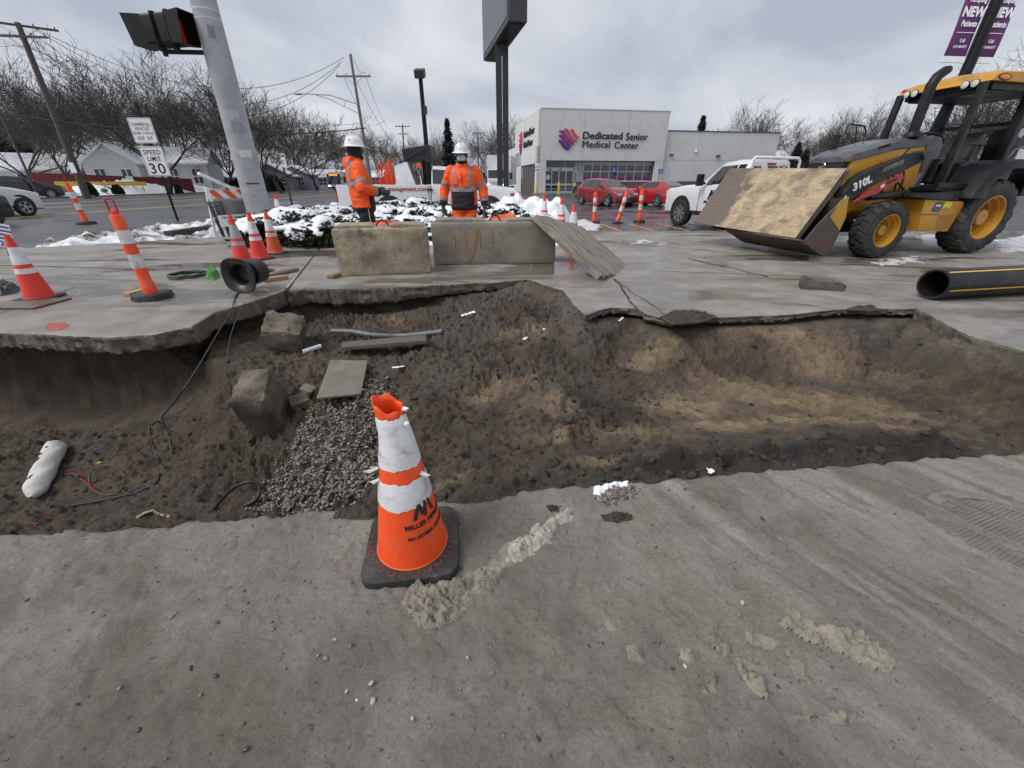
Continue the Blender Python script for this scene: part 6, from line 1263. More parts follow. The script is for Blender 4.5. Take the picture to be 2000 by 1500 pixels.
ST_SUV = [(2.3, .34, .7, .72, .72, .72, .55), (2.18, .24, .92, .96, .88, .86, .68), (1.4, .22, 1.06, 1.14, .92, .9, .75), (.95, .22, 1.12, 1.2, .92, .9, .75), (.15, .22, 1.15, 1.62, .92, .91, .66), (-.7, .22, 1.17, 1.68, .92, .91, .67), (-1.7, .22, 1.2, 1.64, .92, .9, .63), (-2.15, .26, 1.18, 1.28, .9, .87, .7), (-2.3, .34, 1.0, 1.03, .8, .78, .65)]
lotz = -.118
p = G(1222, 404, lotz); merc = car('dark red hatchback parked facing the camera in the wet lot', 'car', 'parked_car', (p.x - .85, p.y + 2.0, lotz), R(-63), ST_HATCH, paint('dark_red_paint_car', (.21, .012, .022)), (1.32, -1.4), .32, 5, (4, 6))
q = MB(); q.lathe([(.07, 0), (.085, .008), (.1, 0)], 18, Matrix.Translation((2.2, 0, .56)) @ Matrix.Rotation(R(90), 4, 'Y')); q.box((2.2, 0, .6), (.012, .015, .09)); q.box((2.2, .035, .53), (.012, .08, .015)); q.box((2.2, -.035, .53), (.012, .08, .015)); q.build('emblem', chrome, merc)
for z in (.49, .56): bx_(merc, 'grille_bar', chrome, (2.17, 0, z), (.06, .78, .03))
p = G(1292, 404, lotz); chal = car('bright red coupe seen from behind, right of the hatchback', 'car', 'parked_car', (p.x - .05, p.y + 1.9, lotz), R(118), ST_COUPE, paint('bright_red_paint', (.36, .014, .02)), (1.55, -1.4), .35, 5, (4, 6))
bx_(chal, 'tail_panel', trim, (-2.5, 0, .9), (.06, 1.5, .13), .02); bx_(chal, 'spoiler', MATS['bright_red_paint'], (-2.42, 0, 1.09), (.2, 1.6, .04), .01)
for sd_ in (-1, 1): bx_(chal, 'tail_lamp_bar', lamp_r, (-2.525, sd_ * .45, .9), (.05, .55, .1), .02)
bx_(chal, 'rear_bumper_vent', trim, (-2.5, 0, .33), (.08, 1.1, .16))
car('small black crossover parked nose-in at the medical centre kerb', 'car', 'parked_car', (D(1158, 380, 43).x, 44, lotz), R(112), ST_SUV, paint('black_paint', (.008, .008, .01), .2), (1.35, -1.35), .36, 5, (4, 6))
car('white crossover driving away, half out of frame at the left', 'car', 'driven_car', (-22.9, 18.15, -.12), R(84), ST_SUV, paint('white_paint', (.62, .63, .65), .15), (1.4, -1.35), .37, 5, (4, 6))
car('dark car with multi-spoke wheels nearest at the left edge', 'car', 'driven_car', (-18.85, 13.3, -.12), R(84), ST_SUV, paint('charcoal_paint', (.011, .011, .012), .2), (1.4, -1.35), .37, 9, (4, 6), rim=mat('bright_alloy', (.6, .61, .62), .3, .1, metal=.6))
p = G(95, 387, -.12); car('large black sport utility vehicle beyond the road behind the white crossover', 'car', 'parked_car', (p.x - 1.0, p.y - 1.0, -.12), R(62), [(s[0] * 1.12, s[1], s[2] * 1.08, s[3] * 1.1, s[4] * 1.08, s[5] * 1.08, s[6] * 1.08) for s in ST_SUV], MATS['black_paint'], (1.5, -1.6), .4, 7, (4, 6))

def pickup(label, loc, rz, m, cab=2.55, bed=2.4, name='pickup_truck', H=1.95, ext=True):
    """front axle at x=0; cab = axle to the back of the cab"""
    t = thing(name, label, 'pickup truck', loc, rz); hb = 1.24
    st = [(.98, .42, .95, .98, .86, .86, .7), (.9, .36, 1.12, 1.16, .97, .95, .8), (.1, .4, 1.2, 1.27, 1.0, .97, .84), (-.62, .45, 1.23, 1.31, 1.0, .97, .82), (-1.32, .45, 1.26, H - .05, 1.0, .97, .7), (-1.9, .45, 1.27, H, 1.0, .97, .71), (-cab + .05, .45, 1.28, H - .02, 1.0, .97, .71), (-cab, .45, 1.28, H - .12, .98, .95, .68)]
    car_body(t, st, m, 'cab'); W_ = 1.0; xr = -cab - bed * .46
    q = MB(); x0, x1 = -cab - .06, -cab - bed
    for sd_ in (-1, 1): q.box(((x0 + x1) / 2, sd_ * .93, .88), (bed, .12, .8)); 
    q.box((x0, 0, .88), (.08, 1.86, .78)); q.box((x1 - .03, 0, .86), (.08, 1.86, .76)); q.box(((x0 + x1) / 2, 0, .62), (bed, 1.8, .1)); q.build('bed', m, t, bev=.02)
    bx_(t, 'chassis', trim, (-(cab + bed) / 2 + .3, 0, .5), (cab + bed - .2, 1.5, .24)); bx_(t, 'rear_bumper', chrome, (x1 - .14, 0, .55), (.16, 1.8, .18), .03)
    for x in (0, xr):
        for sd_ in (-1, 1): arch(t, x, sd_ * 1.018, .5, sd_); wheel(t, x, sd_ * .92, .41, .27, sd_, 8, mat('grey_alloy', (.25, .255, .26), .4, .15, metal=.5))
    screen(t, st[3], st[4], .12, .95, 'windscreen')
    for sd_ in (-1, 1):
        side_window(t, lerp_s(st[3], st[4], .5), lerp_s(st[3], st[4], .98), (.1, .5), (.08, .88), sd_); e = lerp_s(st[4], st[6], .62) if ext else st[6]
        side_window(t, st[4], e, (.08, .88), (.08, .9), sd_)
        if ext: side_window(t, lerp_s(st[4], st[6], .68), lerp_s(st[4], st[6], .95), (.08, .9), (.08, .9), sd_)
        q = MB(); q.box((-.95, sd_ * 1.2, 1.42), (.12, .22, .34)); q.bar((-.95, sd_ * .98, 1.32), (-.95, sd_ * 1.2, 1.34), .08, .08); q.build('mirror', trim, t, bev=.03)
        bx_(t, 'door_handle', trim, (-1.95 if ext else -2.0, sd_ * 1.02, 1.13), (.2, .04, .06), .01); bx_(t, 'side_step', trim, (-1.6, sd_ * .98, .42), (1.9, .16, .06))
        bx_(t, 'headlight', lamp_c, (.86, sd_ * .8, 1.0), (.24, .32, .2), .03); bx_(t, 'tail_light', lamp_r, (x1 - .05, sd_ * .9, .95), (.08, .14, .42), .02)
        q = MB(); q.box((-.82, sd_ * 1.012, .82), (.012, .012, .75)); q.box((-2.05, sd_ * 1.012, .85), (.012, .012, .8)); q.build('door_gap', trim, t)
    bx_(t, 'grille', chrome, (.95, 0, .85), (.1, 1.3, .34), .03); bx_(t, 'front_bumper', chrome, (.98, 0, .52), (.2, 1.85, .22), .04)
    q = MB(); q.box((-cab - .008, 0, (1.36 + H - .18) / 2), (.03, 1.22, H - .18 - 1.36)); q.build('rear_window', carglass, t); bx_(t, 'brake_light', lamp_r, (-cab - .01, 0, H - .12), (.04, .3, .05))
    return t
wpaint = MATS['white_paint']
fp = G(1322, 440, lotz); frd = pickup('white contractor pickup parked right behind the backhoe plywood', (fp.x + .98, fp.y + .30, lotz), R(180 - 73), wpaint, 2.35, 2.3)
SIDE = Matrix.Translation((0, 1.022, 0)) @ axes((-1, 0, 0), (0, 0, 1)).to_4x4()
q = MB()
for pts in ([(-.2, -.13), (-.13, -.13), (-.03, .14), (-.1, .14)], [(-.1, .14), (-.03, .14), (.03, -.04), (-.03, -.1)], [(0, -.13), (.06, -.13), (.1, .14), (.03, .14)], [(.1, .14), (.15, .14), (.25, -.13), (.17, -.13)]): q.prism(pts, 0, .006, 'z')
me = q.mesh('emblem'); me.transform(SIDE @ Matrix.Translation((1.42, 1.0, 0))); link('emblem', me, black_ink, frd); me = text_mesh('MILLER PIPELINE', .1, .003, .003); me.transform(SIDE @ Matrix.Translation((1.44, .8, 0))); link('lettering', me, black_ink, frd)
me = text_mesh('SUPER DUTY', .06, .003, .001); me.transform(SIDE @ Matrix.Translation((1.45, .58, 0))); link('lettering', me, mat('grey_ink', (.25, .25, .26), .4), frd)
for (y, z, r, c, lb_) in ((.5, 1.64, .12, 'red', ''), (.26, 1.74, .1, 'white', '')):
    q = MB(); q.lathe([(0, .02), (r, .02), (r, 0)], 18, Matrix.Translation((-2.375, y, z)) @ Matrix.Rotation(R(-90), 4, 'Y')); q.build('round_decal', lamp_r if c == 'red' else white_p, frd)
    if c == 'red': q = MB(); q.lathe([(0, .026), (r * .7, .026), (r * .7, 0)], 18, Matrix.Translation((-2.375, y, z)) @ Matrix.Rotation(R(-90), 4, 'Y')); q.build('round_decal', white_p, frd)
q = MB(); q.tube([(-2.5, -.9, 1.26), (-2.5, -.86, 1.9), (-2.5, -.78, 1.98), (-2.5, .78, 1.98), (-2.5, .86, 1.9), (-2.5, .9, 1.26)], .035, 8); q.build('rack_bar', white_p, frd, ang=50); q = MB(); q.tube([(-2.5, .93, 1.32), (-4.6, .93, 1.32)], .05, 8); q.build('bed_rail', trim, frd, ang=50)
bx_(frd, 'cab_lamp', trim, (-2.2, -.4, 1.98), (.2, .3, .05)); text('NO', .16, lamp_r, frd, (-2.4, -.38, 1.74), axes((0, -1, 0), (0, 0, 1)), .003, .004); bx_(frd, 'window_notice', white_p, (-2.385, -.38, 1.74), (.02, .28, .2)); 
for y in (.2, -.1): q = MB(); q.ell((-1.9, y + .25, 1.55), (.1, .2, .22), 10, 8); q.build('headrest', mat('seat_grey', (.12, .12, .12), .8), frd, ang=60)
# flat white pickup with traffic gear
wp = pickup('long white work pickup loaded with traffic gear behind the two workers', (D(958, 390, 16).x, 16.0, -.12), 0, wpaint, 1.95, 3.2, H=1.86, ext=False)
text('traffic management.com', .19, lamp_r, wp, (-3.0, -1.0, 1.15), FRONT, .003, .002)
q = MB(); q.box((-2.4, -.1, 2.2), (.95, 1.2, .42), Matrix.Rotation(R(-8), 3, 'Y')); ab = q.build('arrow_board', trim, wp, bev=.03); q = MB(); q.bar((-2.8, -.72, 2.05), (-2.1, -.72, 2.35), .03, .04); q.build('board_brace', dark_steel, wp)
q = MB()
for y in (-.1,): q.box((-2.3, y, 1.55), (.12, .12, 1.0))
q.build('board_mast', blackp, wp); bx_(wp, 'orange_lamp', orange, (-2.35, -.72, 1.86), (.16, .1, .14), .02)
q = MB(); q.prism([(-3.2, 1.2), (-2.5, 1.2), (-2.75, 1.98), (-3.2, 1.84)], -.7, -.66, 'y'); q.build('leaning_white_sign', white_p, wp); q = MB(); q.prism([(-2.5, 1.2), (-2.36, 1.2), (-2.66, 1.97), (-2.75, 1.98)], -.72, -.55, 'y'); q.build('leaning_board', mat('brown_board', (.1, .06, .045), .7), wp)
q = MB(); rng = random.Random(3)
for k in range(12): x = -3.75 + k * .035 + (k % 4) * .02; q.tube([(x, -.6 + .08 * (k % 5), 1.2), (x + rng.uniform(-.06, .06), -.6 + .08 * (k % 5), 1.75 + rng.uniform(-.15, .45))], .025, 6)
q.build('orange_stands', orange, wp)['kind'] = 'stuff'
q = MB()
for k in range(9): q.bar((-4.6 + .1 * k, -.55 + .1 * k, 1.2 + .04 * k), (-3.8 + .05 * k, -.4 + .05 * k, 1.35 + .04 * (k % 4)), .06, .04)
q.build('folded_stands', mat('dull_red', (.4, .035, .03), .5, .2), wp)['kind'] = 'stuff'
# dark red lamp on the hood side
bx_(wp, 'side_marker', lamp_r, (.8, -.97, .98), (.14, .02, .08))
# city bus
bp_ = Vector((D(652, 350, 78).x, 78.0, -.12)); bus = thing('city_bus', 'white city bus with an orange destination sign coming down the road', 'bus', bp_, R(-92))
busw = mat('bus_white', (.6, .61, .62), .35, .1, 2); q = MB(); q.prism(rrect(2.55, 2.2, .18), -11.5, 0, 'x'); o = q.build('body', busw, bus, ang=40); o.location = (0, 0, 1.5); q = MB(); q.box((-5.5, 0, 2.75), (9.5, 2.1, .35)); q.build('roof_pod', busw, bus, bev=.08)
q = MB(); q.box((.02, 0, 1.62), (.06, 2.3, 1.25)); q.build('windscreen', carglass, bus); bx_(bus, 'front_mask', trim, (.01, 0, 2.42), (.06, 2.2, .34)); amber = bpy.data.materials.new('amber_led'); amber.use_nodes = True; b_ = amber.node_tree.nodes['Principled BSDF']; b_.inputs['Base Color'].default_value = (.5, .15, .02, 1); b_.inputs['Emission Color'].default_value = (1, .3, .05, 1); b_.inputs['Emission Strength'].default_value = .9
bx_(bus, 'destination_sign', amber, (.05, 0, 2.42), (.03, 1.5, .22)); hl = bpy.data.materials.new('lit_headlamp'); hl.use_nodes = True; b_ = hl.node_tree.nodes['Principled BSDF']; b_.inputs['Emission Color'].default_value = (1, .95, .85, 1); b_.inputs['Emission Strength'].default_value = 2.5
for sd_ in (-1, 1): bx_(bus, 'headlight', hl, (.03, sd_ * .95, .72), (.06, .34, .18)); bx_(bus, 'mirror', trim, (.2, sd_ * 1.45, 1.9), (.15, .15, .4))
bx_(bus, 'bumper', trim, (.03, 0, .45), (.1, 2.5, .24))
for sd_ in (-1, 1):
    for k in range(7): bx_(bus, 'side_window', carglass, (-1.6 - 1.4 * k, sd_ * 1.28, 1.75), (1.25, .03, .95))
    for x in (-2.4, -8.6): wheel(bus, x, sd_ * 1.18, .48, .28, sd_, 0)
    bx_(bus, 'skirt', mat('bus_grey', (.2, .2, .21), .5), (-5.7, sd_ * 1.28, .62), (11, .02, .35))
# white box truck
tp_ = Vector((D(974, 380, 45).x, 46.5, -.12)); bt = thing('box_truck', 'white box truck facing the camera beside the medical centre', 'truck', tp_, R(-96)); q = MB(); q.box((-3.2, 0, 2.45), (5.6, 2.5, 2.7)); q.build('cargo_box', busw, bt, bev=.04)
bx_(bt, 'cab', wpaint, (.35, 0, 1.75), (1.3, 2.2, 1.5), .15); bx_(bt, 'hood', wpaint, (1.5, 0, 1.25), (1.3, 1.7, .85), .15); bx_(bt, 'windscreen', carglass, (1.02, 0, 2.05), (.05, 1.9, .75)); bx_(bt, 'grille', chrome, (2.17, 0, 1.1), (.06, .9, .6)); bx_(bt, 'bumper', trim, (2.2, 0, .6), (.16, 2.3, .3)); bx_(bt, 'chassis', trim, (-2, 0, .75), (7.5, 1.2, .3))
for sd_ in (-1, 1): bx_(bt, 'headlight', hl, (2.12, sd_ * .8, 1.05), (.1, .3, .24)); bx_(bt, 'mirror', trim, (1.0, sd_ * 1.38, 1.9), (.12, .24, .6)); wheel(bt, 1.4, sd_ * .95, .48, .28, sd_, 0); wheel(bt, -4.2, sd_ * .95, .48, .35, sd_, 0); bx_(bt, 'fender', wpaint, (1.45, sd_ * .95, 1.1), (1.1, .35, .2), .06)
text('S', 1.0, blue, bt, (-3.6, -1.27, 2.8), axes((1, 0, 0), (0, 0, 1)), .01); bx_(bt, 'blue_print', mat('pale_blue_print', (.25, .4, .55), .5), (-2.0, -1.262, 2.5), (1.0, .01, .9))
# car parked behind the loader's nose
p = D(1690, 345, 24); car('white car roof glimpsed behind the backhoe nose', 'car', 'parked_car', (p.x, 25, lotz), R(80), ST_SUV, wpaint, (1.35, -1.35), .36, 5, (4, 6))
# ================================================================== BACKHOE LOADER
by_ = mat('machine_yellow', (.53, .26, .022), .42, .1, 2.2, dirt=(.2, .125, .055), dscale=2.6, damt=.75, dcut=.52, bump=.08, bscale=60, rvar=.12)
bk = mat('machine_black', (.009, .0095, .011), .45, .3, 3, spec=.3, dirt=(.06, .057, .053), dscale=2.2, damt=.5, dcut=.52, rvar=.15)
bkg = mat('machine_grey', (.085, .088, .097), .42, .2, 3, dirt=(.16, .155, .15), dscale=3, damt=.5, rvar=.15)
bst = mat('bucket_steel', (.075, .062, .052), .6, .4, 3, dirt=(.12, .055, .028), dscale=2.5, damt=.85, dcut=.5, bump=.5, bscale=30)
brd = mat('machine_red', (.4, .012, .03), .4, .1, 4, dirt=(.2, .03, .03), dscale=4, damt=.5)
btyre = mat('tractor_tyre', (.02, .02, .021), .75, .35, 7, dirt=(.085, .08, .073), dscale=2.6, damt=.8, dcut=.48, bump=.4, bscale=40)
bh = thing('backhoe_loader', 'yellow and black backhoe loader with plywood sheets standing in its front bucket', 'backhoe loader', (6.42, 8.47, 0), R(194))
def side(name, pts, y0, y1, m, par=None, bev=None): q = MB(); q.prism(pts, y0, y1, 'y'); return q.build(name, m, par or bh, bev=bev, ang=35 if bev else None)
def bigwheel(x, y, r, wd, sd_, rimr, n, hub):
    w_ = thing('wheel', None, None, (x, y, r - .015)); w_.parent = bh; Mx = Matrix.Rotation(R(90 if sd_ < 0 else -90), 4, 'X'); h = wd / 2
    q = MB(); q.lathe([(rimr, -h * .9), (r * .82, -h), (r * .94, -h * .82), (r * .955, 0), (r * .94, h * .82), (r * .84, h * 1.0), (rimr * 1.08, h * .98), (rimr, h * .9), (rimr, -h * .9)], 48, Mx); q.build('tyre', btyre, w_, ang=40)
    q = MB()
    for k in range(n):
        for s in (-1, 1):
            a = 2 * math.pi * (k + (.5 if s > 0 else 0)) / n
            for j in range(4):
                f0, f1 = j / 4, (j + 1) / 4; z0, z1 = s * h * (.03 + .93 * f0), s * h * (.03 + .93 * f1); dl = .42 * 2 * math.pi / n * (1 if r < .5 else 1.4)
                a0, a1 = a + dl * f0, a + dl * f1; wa = 2 * math.pi / n * .26; ro = r * (1.0 - .03 * f0 ** 2), r * (1.0 - .05 * f1 ** 2 - (.02 if j == 3 else 0)); ri = r * .93, r * (.93 if j < 3 else .86)
                vs = [(rr * math.cos(aa + e * wa), rr * math.sin(aa + e * wa), zz) for (aa, zz, ro_, ri_) in ((a0, z0, ro[0], ri[0]), (a1, z1, ro[1], ri[1])) for rr in (ri_, ro_) for e in (-1, 1)]
                q.add([Mx @ Vector(p) for p in vs], [(0, 1, 3, 2), (4, 6, 7, 5), (2, 3, 7, 6), (0, 2, 6, 4), (1, 5, 7, 3), (0, 4, 5, 1)])
    q.build('tread_lugs', btyre, w_)['kind'] = 'stuff'
    q = MB(); q.lathe([(rimr, -h), (rimr * 1.03, h * .86), (rimr * 1.06, h * .93), (rimr * .98, h * .93), (rimr * .95, h * .6), (rimr * .9, h * .55), (rimr * .86, h * .1), (rimr * .78, h * .05), (rimr * .74, -h * .3), (0, -h * .32)], 40, Mx); q.build('rim', by_, w_, ang=30)
    q = MB(); q.lathe([(hub, -h * .3), (hub, h * .42), (hub * .9, h * .5), (hub * .4, h * .52), (hub * .35, h * .46), (0, h * .46)], 24, Mx); hb = q.build('hub', by_, w_, ang=30)
    q = MB()
    for k in range(8): a = 2 * math.pi * k / 8; q.lathe([(.016, -h * .32), (.016, -h * .2), (0, -h * .2)], 6, Mx @ Matrix.Translation((rimr * .55 * math.cos(a), rimr * .55 * math.sin(a), 0)))
    q.build('wheel_nuts', dark_steel, hb)['kind'] = 'stuff'
for sd_ in (1, -1): bigwheel(0, .83 * sd_, .485, .34, sd_, .27, 18, .085); bigwheel(-2.38, .80 * sd_, .66, .42, sd_, .37, 16, .14)
# frame, axle
side('chassis', [(.75, .62), (.78, .95), (.3, 1.12), (-1.6, 1.12), (-3.2, 1.15), (-3.2, .7), (-1.4, .58), (-.4, .58), (-.3, .72), (.3, .72), (.4, .6)], -.36, .36, by_, bev=.02)
q = MB(); q.tube([(0, -.75, .48), (0, .75, .48)], .09, 10); q.box((0, 0, .5), (.25, .5, .24)); q.build('front_axle', bk, bh, ang=40); q = MB(); q.tube([(-2.38, -.8, .62), (-2.38, .8, .62)], .16, 10); q.build('rear_axle', bk, bh, ang=40)
side('loader_frame', [(.98, .64), (1.05, .9), (.5, 1.02), (-.2, 1.05), (-.2, .75), (.3, .78), (.62, .62)], .38, .46, by_); side('loader_frame', [(.98, .64), (1.05, .9), (.5, 1.02), (-.2, 1.05), (-.2, .75), (.3, .78), (.62, .62)], -.46, -.38, by_)
# hood: yellow cheeks, grey bonnet, grille
hw = .38
side('side_panel', [(.58, 1.02), (.58, 1.57), (-.28, 1.755), (-1.0, 1.83), (-1.14, 1.14), (-1.1, 1.02)], -hw, hw, by_, bev=.015)
def hsec(x, zl, zs, zt, w_): return [(x, -w_, zl), (x, -w_ * .985, zs), (x, -w_ * .72, zt), (x, w_ * .72, zt), (x, w_ * .985, zs), (x, w_, zl)]
q = MB(); q.loft([hsec(.72, 1.56, 1.60, 1.645, .33), hsec(.62, 1.575, 1.66, 1.71, hw + .012), hsec(.55, 1.585, 1.69, 1.745, hw + .014), hsec(-.28, 1.765, 1.875, 1.93, hw + .016), hsec(-.62, 1.80, 1.91, 1.965, hw + .016), hsec(-1.05, 1.84, 1.93, 1.985, hw + .016)]); q.build('bonnet', bkg, bh, ang=25)
side('grille', [(.6, 1.1), (.6, 1.56), (.71, 1.555), (.74, 1.45), (.72, 1.1)], -.34, .34, bk, bev=.015)
q = MB(); 
for k in range(7): q.box((.735, 0, 1.16 + .045 * k), (.012, .56, .018))
q.build('grille_bars', dark_steel, bh)['kind'] = 'stuff'
q = MB(); q.lathe([(.05, 0), (.058, .006), (.065, 0)], 18, Matrix.Translation((.74, -.02, 1.5)) @ Matrix.Rotation(R(90), 4, 'Y'), close=True); fa_ = axes((0, 1, 0), (0, 0, 1))
q.prism([(-.035, -.012), (-.01, .004), (.012, .0), (.03, .018), (.022, .034), (.034, .03), (.04, .012), (.022, -.01), (.03, -.03), (.008, -.012), (-.018, -.016), (-.036, -.034)], 0, .004, 'x'); me = q.mesh('emblem')
o = link('emblem', me, chrome, bh); 
for v in me.vertices[-24:]: v.co.x += .742; v.co.y -= .02; v.co.z += 1.5
for (a, c) in (((.2, 1.42), (-.1, 1.57)),): side('cheek_vent', [(.2, 1.36), (.17, 1.46), (-.12, 1.565), (-.1, 1.44)], hw - .01, hw + .004, bk)
side('bonnet_vent', [(.1, 1.76), (.1, 1.80), (-.14, 1.855), (-.14, 1.81)], hw + .005, hw + .02, bk)
side('cheek_seam', [(-.62, 1.81), (-.66, 1.81), (-.5, 1.6), (-.46, 1.6)], hw, hw + .005, bk)
# cowl and dash
side('cowl', [(-1.03, 1.99), (-1.25, 1.96), (-1.34, 1.86), (-1.16, 1.08), (-1.0, 1.08), (-1.13, 1.4), (-1.0, 1.84)], -.40, .42, bkg, bev=.015)
side('dash', [(-1.25, 1.96), (-1.42, 1.9), (-1.42, 1.78), (-1.3, 1.7), (-1.25, 1.3)], -.22, .22, bk, bev=.02)
q = MB(); q.tube([(-1.35, 0, 1.6), (-1.62, 0, 1.94)], .03, 8); q.lathe([(.19 + .018 * math.cos(a), .018 * math.sin(a)) for a in np.linspace(0, 6.283, 9)[:-1]], 28, Matrix.Translation((-1.63, 0, 1.96)) @ Matrix.Rotation(R(-38), 4, 'Y'), close=True)
for a in (0, 120, 240): d = Matrix.Rotation(R(-38), 4, 'Y') @ Vector((.18 * math.cos(R(a)), .18 * math.sin(R(a)), 0)); q.bar((-1.63, 0, 1.96), Vector((-1.63, 0, 1.96)) + d, .02, .012)
q.build('steering_wheel', bk, bh, ang=40)
# stacks
q = MB(); q.tube([(.30, -.3, 1.2), (.30, -.3, 1.5), (.30, -.3, 2.02)], [.06, .062, .062], 14); q.tube([(.30, -.3, 1.5), (.30, -.3, 1.52)], .075, 14); q.tube([(.30, -.3, 2.0), (.30, -.3, 2.03)], .066, 14); q.build('intake_stack', bk, bh, ang=40)
q = MB(); q.lathe([(.13, 0), (.12, .05), (.085, .09)], 18, Matrix.Translation((-.68, .3, 1.96))); q.tube([(-.68, .3, 1.97), (-.68, .3, 2.55), (-.68, .3, 2.72), (-.74, .3, 2.84), (-.86, .3, 2.92), (-.93, .3, 2.94)], [.082, .08, .08, .08, .075, .06], 16); q.build('exhaust_stack', bk, bh, ang=45)
q = MB(); q.tube([(.1, -.36, 1.9), (-.02, -.42, 2.2), (-.12, -.44, 2.22), (-.45, -.44, 2.2), (-.5, -.42, 2.1), (-.45, -.38, 1.93)], .014, 7); q.tube([(-.25, -.44, 2.21), (-.3, -.4, 1.94)], .012, 6); q.build('guard_bar', bk, bh, ang=50)
# loader arms
ARM = [(-.62, 1.72), (-.3, 1.69), (.59, 1.42), (.8, 1.3), (.92, 1.14), (1.0, .93), (.95, .6), (.86, .55), (.84, .88), (.7, .98), (.57, 1.05), (.42, 1.17), (-.47, 1.53), (-.62, 1.6)]
for y0, y1 in ((.6, .74), (-.74, -.6)):
    am = thing('loader_arm', None, None, (0, 0, 0)); am.parent = bh; q = MB(); q.prism([p for p in ARM if p[1] > .87], y0, y1, 'y'); q.build('boom', bk, am, bev=.012, ang=35)
    q = MB(); q.prism([(1.0, .95), (.98, .55), (.93, .42), (.84, .45), (.84, .9)], y0 - .02, y1 + .02, 'y'); q.build('bucket_lug', by_, am, bev=.01)
    q = MB(); q.tube([(-.54, y0 - .05, 1.66), (-.54, y1 + .04, 1.66)], .075, 16); q.build('pivot_pin', dark_steel, am, ang=40); q = MB(); q.tube([(.9, y0 - .03, .95), (.9, y1 + .04, .95)], .045, 12); q.build('pivot_pin', dark_steel, am, ang=40)
    q = MB(); yc = (y0 + y1) / 2; q.tube([(.6, yc, 1.0), (.2, yc, 1.02)], .035, 12); q.tube([(.3, yc, 1.01), (-.46, yc, 1.06)], .062, 14); q.tube([(-.46, yc - .08, 1.06), (-.46, yc + .08, 1.06)], .06, 12); q.build('lift_cylinder', bk, am, ang=40)
    if y0 > 0:
        q = MB(); q.prism([(-.15, 1.39), (-.22, 1.30), (.2, 1.10), (.25, 1.06), (.55, .985), (.7, .93), (.66, .985), (.46, 1.10), (.33, 1.165)], y1 + .002, y1 + .03, 'y'); q.build('safety_strut', brd, am, bev=.006)
        AX = Matrix.Translation((0, y1 + .004, 0)) @ axes((-1, 0, 0), (0, 0, 1)).to_4x4(); rot = Matrix.Rotation(R(19), 4, 'Z')
        me = text_mesh('310L', .17, .004, .006, sx if False else 'CENTER'); me.transform(AX @ Matrix.Translation((-.63, 1.225, 0)) @ Matrix.Rotation(R(23), 4, 'Z') @ Matrix.Diagonal((1.1, 1, 1, 1))); link('lettering', me, white_ink, am)
        me = text_mesh('AXVERGE', .095, .003, .002, shear=.25); me.transform(AX @ Matrix.Translation((-.1, 1.485, 0)) @ rot); link('lettering', me, mat('grey_decal', (.2, .2, .19), .5), am)
        q = MB(); q.box((.2, y1 + .032, 1.185), (.075, .006, .05), Matrix.Rotation(R(22), 3, 'Y')); q.build('safety_label', white_p, am); q = MB(); q.box((.03, y1 + .032, 1.262), (.2, .006, .04), Matrix.Rotation(R(22), 3, 'Y')); q.build('warning_label', bk, am)
        q = MB(); q.prism([(.86, .99), (.93, .99), (.895, 1.05)], y1 + .002, y1 + .006, 'y'); q.build('triangle_mark', white_p, am)
q = MB(); q.tube([(.5, -.6, 1.24), (.5, .6, 1.24)], .06, 12); q.build('cross_tube', bk, bh, ang=40)
for k, (a, b_, c) in enumerate((((-.45, .52, 1.62), (-.3, .6, 1.35), (-.42, .55, 1.1)), ((-.38, .5, 1.55), (-.1, .58, 1.3), (-.2, .5, 1.08)), ((-.5, .48, 1.5), (-.62, .56, 1.25), (-.55, .5, 1.05)), ((-.25, .5, 1.4), (-.45, .58, 1.2), (-.75, .5, 1.1)))):
    p = [Vector(a).lerp(Vector(b_), t).lerp(Vector(b_).lerp(Vector(c), t), t) for t in np.linspace(0, 1, 9)]; q = MB(); q.tube(p, .018, 7); q.build('hydraulic_hose', plastic, bh, ang=60)
# bucket and plywood
BH_ = .92; bk_t = thing('front_bucket', None, None, (0, 0, 0)); bk_t.parent = bh
prof = [(1.08, 1.0), (1.0, .72), (1.0, .38), (1.06, .16), (1.17, .07), (1.4, .17), (1.70, .33)]
q = MB(); n = len(prof); inn = [(x + .02 * (1 if i < 4 else .3), z + .02 * (i >= 4)) for i, (x, z) in enumerate(prof)]
q.prism(prof + inn[::-1], -BH_, BH_, 'y'); q.build('shell', bst, bk_t)
for s in (-1, 1): q = MB(); q.prism(prof + [(1.5, .62), (1.2, .95)], s * BH_ - .012, s * BH_ + .012, 'y'); q.build('side_plate', bst, bk_t)
q = MB(); q.prism([(1.07, 1.03), (.98, .7), (1.02, .5), (1.32, .72), (1.2, .98)], BH_ + .012, BH_ + .02, 'y'); q.build('yellow_cheek', by_, bk_t)
q = MB(); q.box((1.69, 0, .325), (.16, BH_ * 2.03, .025), Matrix.Rotation(R(-28), 3, 'Y')); q.build('cutting_edge', bst, bk_t)
ply_m = mat('dirty_plywood', (.40, .31, .195), .75, .2, 2.2, stretch=(1, 1, 1), dirt=(.145, .11, .08), dscale=2.6, damt=.9, dcut=.46, bump=.3, bscale=30, fine=.35, rand=False)
ply_edge = mat('grey_plywood', (.15, .125, .1), .8, .3, 3, dirt=(.07, .06, .05), dscale=3, damt=.8)
